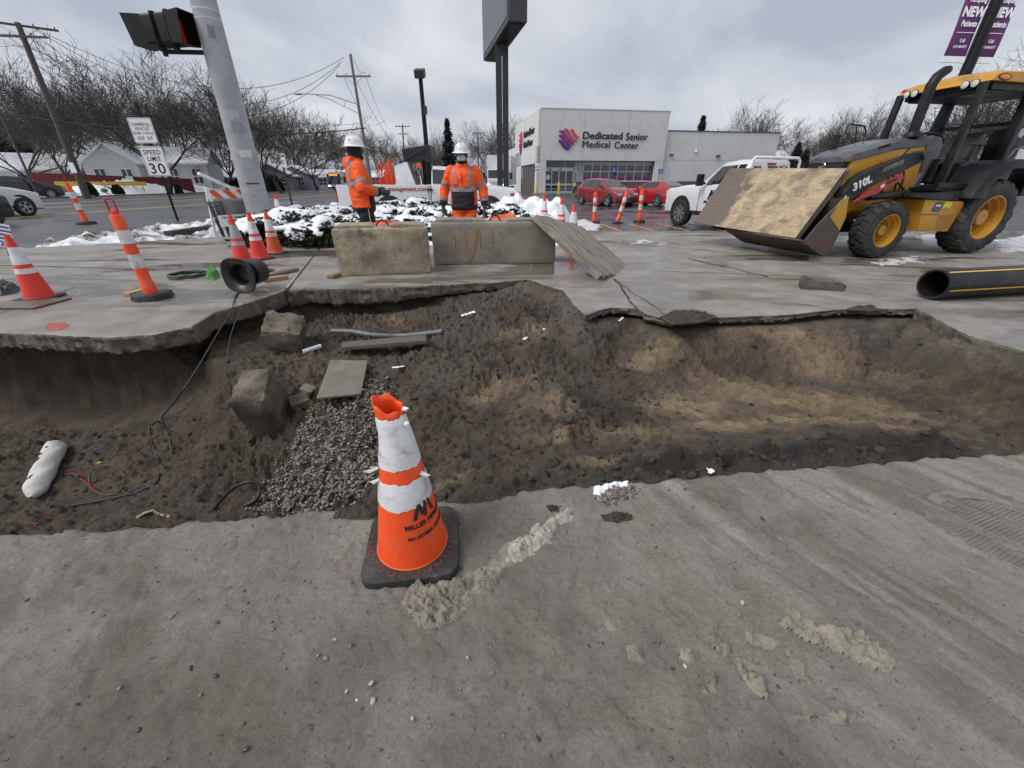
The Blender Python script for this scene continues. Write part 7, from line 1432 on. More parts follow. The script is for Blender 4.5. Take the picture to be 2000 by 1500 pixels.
def ply(label, BR, TR, BL, off, m):
    BR, TR, BL = Vector(BR), Vector(TR), Vector(BL); ex = (BL - BR); Lx = ex.length; ex.normalize(); ey = TR - BR; ey = ey - ex * ey.dot(ex); Ly = ey.length; ey.normalize(); ez = ex.cross(ey)
    if ez.y > 0: ez = -ez
    q = MB(); q.add([Vector(p) for p in [(0, 0, 0), (Lx, 0, 0), (Lx, Ly, 0), (0, Ly, 0), (0, 0, .019), (Lx, 0, .019), (Lx, Ly, .019), (0, Ly, .019)]], [(0, 3, 2, 1), (4, 5, 6, 7), (0, 1, 5, 4), (1, 2, 6, 5), (2, 3, 7, 6), (3, 0, 4, 7)])
    o = q.build('plywood_sheet', m, bev=.002); o.matrix_world = Matrix.Translation(BR + ez * off) @ Matrix((ex, ey, ez)).transposed().to_4x4(); return tag(o, label, 'plywood', 'plywood sheets in the loader bucket')
BR, TR, BL = D(1554, 466, 7.4), D(1668, 330, 7.55), D(1355, 436, 9.6)
def ply_material():
    m = ply_m; nt = m.node_tree; N = nt.nodes.new; L = nt.links.new; b = nt.nodes['Principled BSDF']; old = b.inputs['Base Color'].links[0].from_socket
    tc = N('ShaderNodeTexCoord'); sp = N('ShaderNodeSeparateXYZ'); L(tc.outputs['Object'], sp.inputs[0]); nz = N('ShaderNodeTexNoise'); nz.inputs['Scale'].default_value = 3; nz.inputs['Detail'].default_value = 8; L(tc.outputs['Object'], nz.inputs['Vector'])
    mp = N('ShaderNodeMapping'); mp.inputs['Scale'].default_value = (.8, 14, 1); L(tc.outputs['Object'], mp.inputs[0]); n2 = N('ShaderNodeTexNoise'); n2.inputs['Scale'].default_value = 4; n2.inputs['Detail'].default_value = 6; L(mp.outputs[0], n2.inputs['Vector'])
    ml = N('ShaderNodeMath'); ml.operation = 'MULTIPLY_ADD'; L(nz.outputs[0], ml.inputs[0]); ml.inputs[1].default_value = 1.1; L(sp.outputs[0], ml.inputs[2])
    r = N('ShaderNodeValToRGB'); r.color_ramp.elements[0].position = 2.12 / 3.4; r.color_ramp.elements[1].position = 2.3 / 3.4; dv = N('ShaderNodeMath'); dv.operation = 'DIVIDE'; L(ml.outputs[0], dv.inputs[0]); dv.inputs[1].default_value = 3.4; L(dv.outputs[0], r.inputs[0])
    mx = N('ShaderNodeMix'); mx.data_type = 'RGBA'; L(r.outputs[0], mx.inputs[0]); L(old, mx.inputs[6]); mx.inputs[7].default_value = (.13, .105, .085, 1)
    ov = N('ShaderNodeMix'); ov.data_type = 'RGBA'; ov.blend_type = 'OVERLAY'; ov.inputs[0].default_value = .65; L(mx.outputs[2], ov.inputs[6]); L(n2.outputs[0], ov.inputs[7]); L(ov.outputs[2], b.inputs['Base Color'])
ply_material()
ply('front plywood sheet in the loader bucket, pale and stained with mud', BR, TR, BL, 0, ply_m); dz = Vector((.02, .0, .012))
ply('middle plywood sheet of the stack in the loader bucket, only its edge showing', BR + dz, TR + dz * 1.2 + Vector((.03, 0, 0)), BL + dz, -.028, ply_edge); ply('rear plywood sheet of the stack in the loader bucket against the steel', BR + dz * 2, TR + dz * 2 + Vector((.05, 0, 0)), BL + dz * 2, -.056, ply_edge)
# tank, steps
side('tank', [(-.74, .97), (-1.71, .93), (-1.76, .86), (-1.65, .41), (-.88, .44), (-.80, .72)], .36, .9, by_, bev=.015)
side('tank_pocket_shade', [(-1.22, .71), (-1.62, .71), (-1.58, .47), (-1.28, .47)], .895, .903, mat('machine_yellow_shade', (.36, .17, .02), .6, .15, 4)); side('tank_seam', [(-.8, .725), (-1.22, .72), (-1.22, .712), (-.8, .717)], .899, .904, bk)  # pocket is a flat plate, its shade painted as a darker yellow
side('decal_plate', [(-1.02, .93), (-1.22, .92), (-1.2, .76), (-.98, .77)], .9, .904, mat('decal_dark', (.06, .06, .06), .4)); side('decal_label', [(-1.05, .88), (-1.17, .875), (-1.165, .85), (-1.045, .855)], .904, .906, white_p); side('warning_label', [(-1.26, .93), (-1.45, .925), (-1.42, .83), (-1.24, .835)], .9, .904, mat('label_yellow', (.75, .7, .02), .45))
side('step_plate', [(-.5, 1.0), (-.52, 1.06), (-1.5, 1.11), (-1.5, .95), (-.75, .98)], .36, .93, bk, bev=.01); side('cab_floor', [(-1.0, 1.11), (-1.0, 1.16), (-3.0, 1.2), (-3.0, 1.1)], -.7, .82, bk)
side('sill', [(-1.0, 1.16), (-1.0, 1.24), (-1.75, 1.22), (-1.75, 1.14)], .76, .84, bk)
# fenders
FO = [(-1.6, .98), (-1.66, 1.12), (-1.85, 1.42), (-2.1, 1.56), (-2.4, 1.61), (-2.8, 1.6), (-3.1, 1.52)]; FI = [(-3.1, 1.44), (-2.75, 1.47), (-2.4, 1.46), (-2.15, 1.38), (-2.02, 1.2), (-1.98, .98)]
side('fender', FO + FI, .56, 1.03, bk, bev=.02); side('fender', FO + FI, -1.03, -.56, bk, bev=.02); side('fender_cheek', [(-1.66, 1.12), (-1.85, 1.42), (-2.1, 1.56), (-2.4, 1.61), (-2.8, 1.6), (-2.8, 1.2), (-1.66, 1.1)], .5, .56, bk)
# posts and canopy
def post(name, a, b_, w_, d_): q = MB(); q.bar(a, b_, w_, d_); return q.build(name, bkg if False else bk, bh, bev=.012, ang=40)
for s in (1, -1): post('canopy_post', (-1.27, .68 * s, 1.1), (-1.34, .64 * s, 2.74), .11, .08); post('canopy_post', (-2.62, .62 * s, 1.3), (-2.62, .6 * s, 2.72), .14, .12)
q = MB(); q.bar((-2.62, -.62, 2.2), (-2.62, .62, 2.2), .05, .06); q.build('rear_rail', bk, bh); 
def csec(y, zt, zb_): return [(-1.36, y, zb_), (-1.40, y, zb_ + .05), (-1.42, y, (zt + zb_) / 2 + .02), (-1.6, y, zt), (-2.6, y, zt + .03), (-3.2, y, zt), (-3.3, y, zt - .06), (-3.3, y, zb_)]
q = MB(); q.loft([csec(-.72, 2.87, 2.75), csec(-.6, 2.91, 2.745), csec(0, 2.94, 2.745), csec(.6, 2.91, 2.745), csec(.72, 2.87, 2.75)]); q.build('canopy', by_, bh, ang=30)
q = MB(); q.box((-2.35, 0, 2.69), (1.7, 1.34, .1)); q.box((-1.75, 0, 2.66), (.5, 1.2, .1)); q.build('headliner', bk, bh, bev=.02); q = MB(); q.box((-2.45, 0, 2.96), (.5, .5, .04)); q.build('roof_hatch', bk, bh, bev=.01)
for y in (.5, .36, -.42, -.56):
    lt = thing('work_light', None, None, (-1.38, y, 2.74)); lt.parent = bh; q = MB(); q.lathe([(0, -.05), (.05, -.05), (.062, .03), (.055, .035)], 18, Matrix.Rotation(R(90), 4, 'Y')); q.build('housing', bk, lt, ang=40); q = MB(); q.lathe([(.056, .03), (.03, .04), (0, .043)], 18, Matrix.Rotation(R(90), 4, 'Y')); q.build('lens', lamp_c, lt, ang=60)
amb = mat('amber_lens', (.75, .2, .02), .2, .1); q = MB(); q.ell((-1.62, .725, 2.8), (.13, .012, .035), 16, 8); q.build('turn_lamp', amb, bh, ang=60); q = MB(); q.ell((-1.42, -.66, 2.8), (.03, .06, .05), 12, 8); q.build('turn_lamp', lamp_r, bh, ang=60); q = MB(); q.ell((-1.62, .722, 2.8), (.16, .008, .05), 16, 8); q.build('lamp_bezel', bk, bh, ang=60)
# seat
seatm = mat('seat_vinyl', (.05, .05, .052), .55, .2, 5, dirt=(.1, .095, .09), dscale=3, damt=.5)
q = MB(); q.box((-2.05, .06, 1.6), (.52, .5, .12)); q.build('seat', seatm, bh, bev=.05, ang=40); q = MB(); q.prism([(-2.28, 1.6), (-2.2, 1.66), (-2.34, 2.02), (-2.48, 2.1), (-2.5, 2.02), (-2.4, 1.6)], -.2, .32, 'y'); q.build('backrest', seatm, bh, bev=.05, ang=40); q = MB(); q.box((-2.1, .06, 1.4), (.4, .4, .36)); q.build('seat_base', bk, bh, bev=.03)
for y in (.42, -.3): q = MB(); q.bar((-2.28, y, 1.62), (-2.3, y, 1.86), .05, .05); q.box((-2.22, y, 1.88), (.3, .08, .05)); q.build('armrest', seatm, bh, bev=.015)
q = MB(); q.tube([(-1.75, .3, 1.2), (-1.72, .32, 1.7)], .015, 6); q.ell((-1.72, .32, 1.72), (.03, .03, .035), 8, 6); q.build('control_lever', bk, bh, ang=60); q = MB(); q.box((-1.5, -.42, 1.45), (.5, .2, .6)); q.build('side_console', bk, bh, bev=.03)
side('floor_grate', [(-1.28, 1.24), (-1.28, 1.62), (-1.32, 1.62), (-1.32, 1.24)], -.3, .5, bk)
# rear boom, stabilisers
side('swing_tower', [(-3.15, .75), (-3.15, 1.55), (-3.5, 1.7), (-3.75, 1.6), (-3.75, .7)], -.3, .3, bk, bev=.03)
side('backhoe_boom', [(-3.38, 1.5), (-3.3, 1.95), (-3.38, 2.18), (-3.62, 2.32), (-4.3, 2.75), (-4.75, 2.9), (-4.85, 2.7), (-4.35, 2.4), (-3.95, 2.1), (-3.85, 1.6)], -.13, .16, bk, bev=.03); side('boom_plate', [(-3.36, 1.7), (-3.34, 2.1), (-3.6, 2.25), (-3.9, 2.1), (-3.8, 1.7)], .16, .2, bk, bev=.01)
q = MB(); q.tube([(-3.55, .1, 2.1), (-3.55, .24, 2.1)], .08, 16); q.build('boom_pin', steel, bh, ang=40); side('dipper', [(-4.6, 2.85), (-4.85, 2.85), (-4.75, 1.0), (-4.5, 1.0)], -.1, .12, by_, bev=.02)
side('stabiliser', [(-3.2, 1.0), (-3.2, 1.5), (-3.45, 1.55), (-3.45, 1.0)], .55, .85, bk, bev=.02); side('stabiliser', [(-3.2, 1.0), (-3.2, 1.5), (-3.45, 1.55), (-3.45, 1.0)], -.85, -.55, bk, bev=.02); side('white_plate', [(-3.1, 1.62), (-3.1, 1.8), (-3.6, 1.8), (-3.6, 1.62)], .56, .58, white_p)
q = MB(); q.tube([(-2.7, .66, 1.6), (-2.75, .7, 1.78), (-2.95, .7, 1.84), (-3.2, .68, 1.85)], .016, 7); q.build('grab_rail', bkg, bh, ang=60)
# ================================================================== PEOPLE
hv = mat('hi_vis_orange', (.90, .105, .012), .7, .1, 7, dirt=(.6, .07, .02), dscale=5, damt=.4, bump=.5, bscale=26)
tape = mat('reflective_tape', (.24, .24, .245), .5, .1, 20, bump=.3, bscale=30)
cloth_k = mat('black_cloth', (.012, .012, .014), .8, .25, 9, bump=.4, bscale=22)
skin = mat('dark_skin', (.085, .045, .03), .55, .15, 9); hat_w = mat('hard_hat_white', (.72, .72, .71), .35, .05, 4, dirt=(.5, .49, .47), dscale=6, damt=.4)
mask_b = mat('mask_blue', (.45, .6, .68), .8, .06, 20, bump=.3, bscale=30); glove_m = mat('work_glove', (.045, .044, .042), .75, .4, 20, dirt=(.2, .17, .12), dscale=14, damt=.6)
def seg_t(p, a, b):
    v = b - a; t = max(0, min(1, (p - a).dot(v) / v.dot(v))); return t, (p - a - v * t).length
def fold(me, amp, seed, fx=(7, 7, 15)):
    for v in me.vertices:
        p = Vector((v.co.x * fx[0] + seed, v.co.y * fx[1], v.co.z * fx[2])); v.co += v.normal * amp * (mnoise.noise(p) + .6 * mnoise.noise(p * 2.1 + Vector((3, 3, 3))))
def hand(mb, w, d, side, curl=.5, s=1.0):      # w wrist point, d direction of the fingers; five separate fingers
    d = Vector(d).normalized(); fwd = Vector((1, 0, 0)) if abs(d.x) < .7 else Vector((0, 0, 1)); a = (fwd - d * d.dot(fwd)).normalized(); n = d.cross(a) * side    # a: across the knuckles, n: back of hand
    c = w + d * .05 * s; secs = []
    for t, wa, wn in ((-.01, .030, .024), (.02, .036, .022), (.06, .043, .02), (.095, .041, .017), (.105, .034, .012)):
        secs.append([w + d * t * s + a * wa * s * math.cos(k) + n * wn * s * math.sin(k) for k in np.linspace(0, 6.283, 12, endpoint=False)])
    mb.loft([[tuple(p) for p in q] for q in secs])
    for k, (off, L_) in enumerate(((.031, .072), (.011, .082), (-.010, .076), (-.029, .06))):
        p0 = w + d * .085 * s + a * off * s; p1 = p0 + d * L_ * .45 * s; bend = (d * math.cos(curl) - n * math.sin(curl)).normalized(); p2 = p1 + bend * L_ * .35 * s; b2 = (d * math.cos(curl * 1.9) - n * math.sin(curl * 1.9)).normalized(); p3 = p2 + b2 * L_ * .28 * s
        mb.tube([p0, p1, p2, p3], [.0105 * s, .0105 * s, .0095 * s, .008 * s], 8)
    p0 = w + d * .03 * s + a * .03 * s; p1 = p0 + (a * .8 + d * .6).normalized() * .035 * s; p2 = p1 + (d - n * .3).normalized() * .032 * s; mb.tube([p0, p1, p2], [.014 * s, .0125 * s, .009 * s], 8)
def person(label, loc, rz, sc, pose):
    t = thing('person', label, 'person', loc, rz); t.scale = (sc,) * 3; lean = pose['lean']; P3 = lambda x, y, z: Vector((x + lean * (z - .95) if z > .95 else x, y, z))
    hd = Vector(pose['head']); hp = P3(.02, 0, 1.66) + hd
    sh = {s: P3(-.01, .205 * s, 1.425) for s in (-1, 1)}; el = {s: Vector(pose['el'][s]) for s in (-1, 1)}; wr = {s: Vector(pose['wr'][s]) for s in (-1, 1)}; ft = pose['feet']
    def torso(mb, g, zs): mb.loft([[(lean * max(0, z - .95) + x0 + (rx + g) * math.cos(a), (ry + g) * math.copysign(abs(math.sin(a)) ** .85, math.sin(a)), z) for a in np.linspace(0, 6.283, 28, endpoint=False)] for z, rx, ry, x0 in zs])
    # one continuous body
    mb = MB(); torso(mb, 0, [(.86, .10, .16, 0), (.98, .11, .165, 0), (1.12, .105, .155, .0), (1.3, .12, .185, 0), (1.4, .11, .19, -.01), (1.46, .08, .14, -.01), (1.5, .055, .065, 0)]); mb.tube([P3(-.01, 0, 1.44), hp + Vector((-.01, 0, -.05))], [.062, .06], 14)
    mb.ell(hp, (.098, .078, .122), 18, 12); mb.ell(hp + Vector((.03, 0, -.06)), (.065, .058, .065), 14, 10)
    mb.tube([hp + Vector((.09, 0, .02)), hp + Vector((.115, 0, -.02))], [.008, .017], 8); mb.ell(hp + Vector((.085, 0, -.062)), (.016, .028, .012), 10, 6)
    for s in (-1, 1):
        mb.ell(hp + Vector((-.005, .08 * s, -.01)), (.022, .012, .032), 10, 8); mb.tube([sh[s], el[s], wr[s]], [.058, .045, .034], 12); mb.ell(sh[s], (.062, .058, .062), 12, 8); mb.tube([(0, .095 * s, .92), (ft[s][0] * .5 + .03, .105 * s, .5), (ft[s][0], ft[s][1], .09)], [.088, .06, .044], 12)
    me = fuse(mb, .013, 3); link('body', me, skin, t)
    for s in (-1, 1):
        q = MB(); q.ell(hp + Vector((.083, .033 * s, .005)), (.014, .017, .012), 10, 8); q.build('eye', mat('eye_white', (.45, .43, .4), .3), t, ang=60); q = MB(); q.ell(hp + Vector((.095, .033 * s, .003)), (.004, .007, .007), 8, 6); q.build('pupil', black_ink, t, ang=60)
    # trousers
    mb = MB()
    for s in (-1, 1): mb.tube([(0, .1 * s, .97), (ft[s][0] * .25 + .01, .108 * s, .75), (ft[s][0] * .5 + .03, .118 * s, .5), (ft[s][0] * .8, ft[s][1], .25), (ft[s][0], ft[s][1], .07)], [.125, .122, .108, .105, .108], 18)
    torso(mb, 0, [(.86, .135, .2, 0), (1.0, .14, .205, 0)]); me = fuse(mb, .014, 5); fold(me, .012, 3, (6, 6, 13)); link('trousers', me, pose['trousers'], t)
    for s in (-1, 1):
        q = MB(); q.loft([[(ft[s][0] + .09 + rx * math.cos(a), ft[s][1] + ry * math.sin(a), z) for a in np.linspace(0, 6.283, 20, endpoint=False)] for z, rx, ry in ((0, .155, .055), (.03, .155, .056), (.07, .14, .052))] ); q.tube([(ft[s][0], ft[s][1], .05), (ft[s][0] - .01, ft[s][1], .2)], [.062, .06], 14); q.build('boot', rubber, t, ang=50)
    # jacket: one skin, then sorted into orange shell, black panel, tape
    mb = MB(); torso(mb, .012, [(.80, .15, .21, 0), (.84, .165, .225, 0), (.95, .165, .225, 0), (1.12, .165, .225, 0), (1.3, .165, .235, 0), (1.40, .145, .23, -.01), (1.46, .11, .165, -.01), (1.52, .088, .1, 0), (1.55, .08, .085, .01)])
    for s in (-1, 1): mb.ell(sh[s], (.1, .092, .085), 14, 10); e0 = sh[s].lerp(el[s], .5); mb.tube([sh[s], e0, el[s], el[s].lerp(wr[s], .5), wr[s]], [.098, .094, .085, .078, .064], 18); mb.ell(el[s], (.088, .085, .088), 12, 8)
    if pose['hood']: mb.ell(P3(-.115, 0, 1.47), (.075, .145, .09), 16, 10); mb.tube([P3(-.05, .11, 1.52), P3(-.11, .0, 1.52), P3(-.05, -.11, 1.52)], .05, 10)
    me = fuse(mb, .0125, 5); fold(me, .011, 11)
    def cls(c, n):
        xl = c.x - lean * max(0, c.z - .95); best = None
        for s in (-1, 1):
            t1, d1 = seg_t(c, sh[s], el[s]); t2, d2 = seg_t(c, el[s], wr[s])
            if c.y * s > .02 or pose['front_hands']:
                if d1 < .108 and (abs(c.y) > .225 or c.z < sh[s].z - .18 and d1 < .1 and abs(c.y) > .2) and d1 <= d2: best = ('u', t1)
                elif d2 < .1 and (abs(c.y) > .215 or xl > .17) and d2 < d1 + .03: best = ('l', t2)
        if best:
            k, tt = best
            if k == 'u': return 'tape' if .62 < tt < .80 else 'orange'
            return ('tape' if .60 < tt < .76 else 'black' if tt > .76 else 'orange')
        return pose['cls'](xl, c.y, c.z)
    split_mesh(me, cls, {'orange': ('jacket', hv, 0), 'black': ('jacket_panel', cloth_k, .001), 'tape': ('reflective_tape', tape, .003)}, t)
    # gloves
    for s in (-1, 1):
        mb = MB(); hand(mb, wr[s] + (wr[s] - el[s]).normalized() * .02, pose['hd'][s], s, pose['curl'], 1.12); mb.tube([wr[s] - (wr[s] - el[s]).normalized() * .04, wr[s] + (wr[s] - el[s]).normalized() * .04], [.046, .04], 12); me = fuse(mb, .0058, 2); link('glove', me, glove_m, t)
    # balaclava, mask, hat
    mb = MB(); mb.ell(hp + Vector((-.005, 0, 0)), (.112, .096, .135), 22, 16); mb.tube([P3(-.01, 0, 1.47), hp + Vector((-.005, 0, -.06))], [.105, .09], 20); mb.ell(hp + Vector((.03, 0, -.075)), (.085, .078, .075), 18, 12); me = fuse(mb, .0085, 4)
    def cb(c, n): d = c - hp; return 'gone' if (d.x > .052 and abs(d.y) < .062 and -.085 < d.z < .06) else 'k'
    r = split_mesh(me, cb, {'k': ('balaclava', cloth_k, 0), 'gone': ('face_cutout', skin, -.02)}, t)
    if 'gone' in r: bpy.data.objects.remove(r['gone'])
    if pose['mask']:
        q = MB(); nn = 9; 
        for j in range(7):
            for i in range(nn):
                a = R(-68 + 136 * i / (nn - 1)); z = -.098 + .1 * j / 6; rr = .122 - .018 * abs(j - 3.5) / 3.5 * 1.0; q.v.append((hp.x - .004 + rr * math.cos(a), .079 * 1.05 * math.sin(a) * (1.06 - .02 * abs(j - 3)), hp.z + z + .003 * (j % 2)))
        q.v = [(x + .004 * (k // nn % 2), y + hp.y, z) for k, (x, y, z) in enumerate(q.v)]
        q.f += [(j * nn + i, j * nn + i + 1, (j + 1) * nn + i + 1, (j + 1) * nn + i) for j in range(6) for i in range(nn - 1)]; o = q.build('face_mask', mask_b, t, ang=70); md = o.modifiers.new('t', 'SOLIDIFY'); md.thickness = .003
    hat = thing('hard_hat', None, None, hp + Vector((-.005, 0, .052))); hat.parent = t; hat.rotation_euler = (0, R(pose.get('nod', 6)), 0)
    q = MB(); n = 36; prof = [(.178, -.012), (.18, -.008), (.165, -.004), (.135, .004), (.128, .03), (.118, .07), (.095, .107), (.06, .128), (.03, .136), (0, .138)]
    q.lathe(prof, n, Matrix.Diagonal((1.08, .9, 1, 1))); o = q.build('shell', hat_w, hat, ang=60); md = o.modifiers.new('t', 'SOLIDIFY'); md.thickness = .004
    q = MB(); q.tube([(.1 * math.cos(a) * 1.1, 0, .06 + .082 * math.sin(a)) for a in np.linspace(.5, 2.64, 12)], [(.016, .01)] * 12, 8); q.build('ridge', hat_w, hat, ang=60)
    if pose.get('dots'):
        for a, z in ((150, .075), (190, .08), (230, .075), (110, .08)): q = MB(); q.ell((.112 * math.cos(R(a)), .098 * math.sin(R(a)), z), (.016, .016, .018), 10, 6); q.build('hat_sticker', mat('hat_sticker_grey', (.22, .22, .22), .5), hat, ang=60)
    return t
def cls2(x, y, z):
    if 1.10 < z < 1.16: return 'tape'
    if z <= 1.10 and x > -.06: return 'black' if z < 1.10 and (abs(y) < .2) else 'orange' if z > .88 else 'black'
    if z >= 1.16 and .115 < abs(y) < .155 and z < 1.5: return 'tape'
    if z < .86: return 'black'
    return 'orange'
def cls1(x, y, z):
    if z < .87 or (x > .06 and z < 1.06 - .0 * y): return 'black'
    if 1.16 < z < 1.215 and x < .2: return 'tape'
    if z >= 1.2 and .125 < abs(y) < .165 and z < 1.5: return 'tape'
    return 'orange'
w2 = person('person in an orange suit and pale blue face mask facing the camera', (-.86, 7.85, 0), R(-92), 1.0, dict(lean=0.0, head=(.015, 0, -.005), el={-1: (-.03, -.345, 1.13), 1: (-.03, .345, 1.13)}, wr={-1: (.06, -.37, .88), 1: (.05, .37, .87)}, feet={-1: (0, -.13), 1: (.02, .13)}, trousers=hv, hood=False, front_hands=False, cls=cls2, hd={-1: (.12, .03, -1), 1: (.12, -.03, -1)}, curl=.45, mask=True, nod=7))
q = MB(); q.box((.176, -.13, 1.28), (.006, .1, .14)); q.build('chest_pocket', mat('pale_pocket', (.85, .2, .1), .5), w2, bev=.004); q = MB(); q.tube([(.168, .0, 1.42), (.183, .0, 1.3), (.184, .005, 1.2)], .004, 6); q.build('zip', cloth_k, w2)
w1 = person('person in an orange hooded jacket and black trousers turned to the right', (-2.42, 7.1, 0), R(28), 1.02, dict(lean=-.06, head=(.02, 0, -.01), el={-1: (-.04, -.34, 1.14), 1: (-.02, .33, 1.14)}, wr={-1: (.23, -.2, 1.08), 1: (.26, .12, 1.08)}, feet={-1: (-.02, -.13), 1: (.06, .12)}, trousers=cloth_k, hood=True, front_hands=False, cls=cls1, hd={-1: (.9, .45, -.05), 1: (.9, -.4, -.05)}, curl=.9, mask=False, dots=True, nod=0))
q = MB(); q.tube([(.02, -.235, .85), (.03, -.238, .5), (.0, -.24, .15)], .004, 6); q.build('piping', white_ink, w1)
bkp = axes((0, -1, 0), (0, 0, 1)); me = text_mesh('MILLER', .045, .001, .001); me.transform(Matrix.Translation((-.2, .12, 1.33)) @ bkp.to_4x4()); link('lettering', me, black_ink, w1)
# ================================================================== TREES, SHRUBS, SNOW
bark = mat('bark', (.036, .03, .026), .9, .35, 3, stretch=(5, 5, 1), bump=.5, bscale=12); twig = mat('twigs', (.06, .05, .045), .9, .3, 2); twig2 = mat('pale_twigs', (.085, .072, .064), .9, .3, 2); needle = mat('needles', (.014, .022, .014), .85, .5, 6)
def grow(seed, H, fork=.2, nl=5, spread=.55, up=.35, levels=5, r0=.2, twig_r=.015, wob=.16):
    rng = random.Random(seed); tv, tf, cv, cf = [], [], [], []
    def tube_(path, rs, n, V, F):
        b = len(V)
        for i, p in enumerate(path):
            d = (path[min(i + 1, len(path) - 1)] - path[max(i - 1, 0)]).normalized(); x = d.orthogonal().normalized(); y = d.cross(x)
            for k in range(n): a = 6.283 * k / n; V.append(tuple(p + x * math.cos(a) * rs[i] + y * math.sin(a) * rs[i]))
        for i in range(len(path) - 1):
            for k in range(n): F.append((b + i * n + k, b + i * n + (k + 1) % n, b + (i + 1) * n + (k + 1) % n, b + (i + 1) * n + k))
    def rv(s): return Vector((rng.gauss(0, s), rng.gauss(0, s), rng.gauss(0, s)))
    def branch(p, d, L_, r, lev):
        ns = 5 if lev < 2 else 3; path = [p]; dd = d.copy()
        for i in range(ns): dd = (dd + rv(wob) + Vector((0, 0, up * .12))).normalized(); path.append(path[-1] + dd * L_ / ns)
        re = max(twig_r * .6, r * .5); rs = [r + (re - r) * i / ns for i in range(ns + 1)]
        big = lev <= 1; tube_(path, rs, 7 if lev == 0 else 5 if lev == 1 else 4 if lev == 2 else 3, tv if big else cv, tf if big else cf)
        if lev >= levels: return
        nchild = {0: nl, 1: 5, 2: 5, 3: 4, 4: 3}.get(lev, 3)
        for k in range(nchild):
            f = (.97 if lev == 0 else .25 + .75 * (k + rng.random()) / nchild); f = min(f, .99); idx = f * ns; i = int(idx); q = path[i].lerp(path[min(i + 1, ns)], idx - i); base = (path[min(i + 1, ns)] - path[i]).normalized()
            if lev == 0: a = 6.283 * (k + rng.random() * .5) / nchild; side = Vector((math.cos(a), math.sin(a), 0)); nd = (Vector((0, 0, 1)) + side * spread * rng.uniform(.7, 1.35)).normalized()
            else: side = base.cross(rv(1)).normalized(); nd = (base + side * rng.uniform(.45, .95) + Vector((0, 0, up * .5))).normalized()
            branch(q, nd, L_ * ({0: rng.uniform(.95, 1.35)}.get(lev, rng.uniform(.5, .72))) if lev else H * rng.uniform(.42, .58), max(twig_r * .7, rs[min(i + 1, ns)] * (.62 if lev == 0 else .55)), lev + 1)
    branch(Vector((0, 0, -.2)), Vector((rng.gauss(0, .04), rng.gauss(0, .04), 1)).normalized(), H * fork, r0, 0)
    return (tv, tf), (cv, cf)
def mk(name, vf, m): me = bpy.data.meshes.new(name); me.from_pydata(vf[0], [], vf[1]); me.update(); me.materials.append(m); return me
PROTO = []
for sd_, kw in ((1, dict(fork=.22, nl=6, spread=.75)), (2, dict(fork=.2, nl=5, spread=.6)), (3, dict(fork=.25, nl=5, spread=.5, up=.6)), (4, dict(fork=.16, nl=6, spread=.85)), (5, dict(fork=.3, nl=4, spread=.42, up=.7)), (6, dict(fork=.2, nl=7, spread=.65))):
    a, c = grow(sd_, 10, **kw); PROTO.append((mk('trunk', a, bark), mk('crown', c, twig), max(v[2] for v in c[0])))
_r = random.Random(21)
def tree(label, u, y, vtop, k, rz=None, wide=1.0, group='bare trees along the street', vbase=None, m=None):
    top = D(u, vtop, y).z; z0 = -.2; tm, cm, h = PROTO[k]; s = (top - z0) / h; t = thing('bare_tree', label, 'tree', (D(u, 352, y).x, y, z0), _r.uniform(0, 6.28) if rz is None else rz, group); t.scale = (s * wide, s * wide, s)
    link('trunk', tm, None, t); link('crown', cm, None, t); return t
LT = [(60, 56, 100, 3, 1.34, 'bare tree at the far left edge behind the thin lamp post'), (130, 52, 94, 1, 1.22, 'bare tree with low forked limbs left of the leaning utility pole'), (-40, 60, 92, 0, 1.34, 'bare tree partly out of frame at the left edge'), (225, 62, 82, 5, 1.28, 'tall bare tree directly above the white gable wing'), (322, 54, 78, 0, 1.40, 'large dark tree whose trunk stands behind the speed limit board'), (275, 72, 90, 2, 1.34, 'bare tree behind the roof of the white house'),
 (390, 70, 122, 5, 1.34, 'bare tree left of the signal pole above the barricade'), (440, 64, 132, 1, 1.34, 'bare tree whose crown is cut by the signal pole'), (520, 68, 122, 2, 1.22, 'tall bare tree with a spire-like top right of the signal pole'), (545, 60, 187, 3, 1.59, 'wide low bare tree right of the signal pole with a forked trunk'), (617, 78, 192, 5, 1.34, 'dark round bare tree left of the bus'), (480, 85, 172, 0, 1.34, 'far bare tree behind the grey gable house'), (575, 95, 202, 1, 1.46, 'far bare tree above the lilac house'), (160, 78, 147, 0, 1.46, 'far bare tree behind the long snow-roofed house'), (20, 80, 142, 5, 1.46, 'far bare tree behind the snow-roofed bungalow'), (660, 105, 227, 4, 1.34, 'bare tree behind the bus roof'), (355, 90, 152, 1, 1.59, 'far bare tree behind the right end of the red wall'), (90, 90, 157, 2, 1.46, 'dense far bare tree between the left houses'), (690, 130, 237, 0, 1.46, 'small far tree just left of the left worker')]
for u, y, vt, k, w_, lb_ in LT: tree(lb_, u, y, vt, k, wide=w_)
MT = [(765, 90, 222, 4, .95, 'upright many-stemmed bare tree above the pickup bed'), (790, 120, 250, 2, 1.1, 'bare tree behind the small far utility pole'), (740, 110, 262, 1, 1.2, 'low bare tree right of the left worker'), (868, 100, 235, 5, 1.0, 'bare tree left of the dark spruce'), (845, 130, 262, 0, 1.2, 'far bare tree behind the lot lamp'), (905, 125, 262, 3, 1.1, 'far bare tree behind the worker facing the camera'), (960, 95, 225, 1, 1.2, 'dense bare tree left of the pylon posts'), (1015, 98, 205, 5, 1.1, 'bare tree rising behind the left end of the medical centre'), (985, 120, 240, 0, 1.2, 'bare tree seen between the pylon posts and the building')]
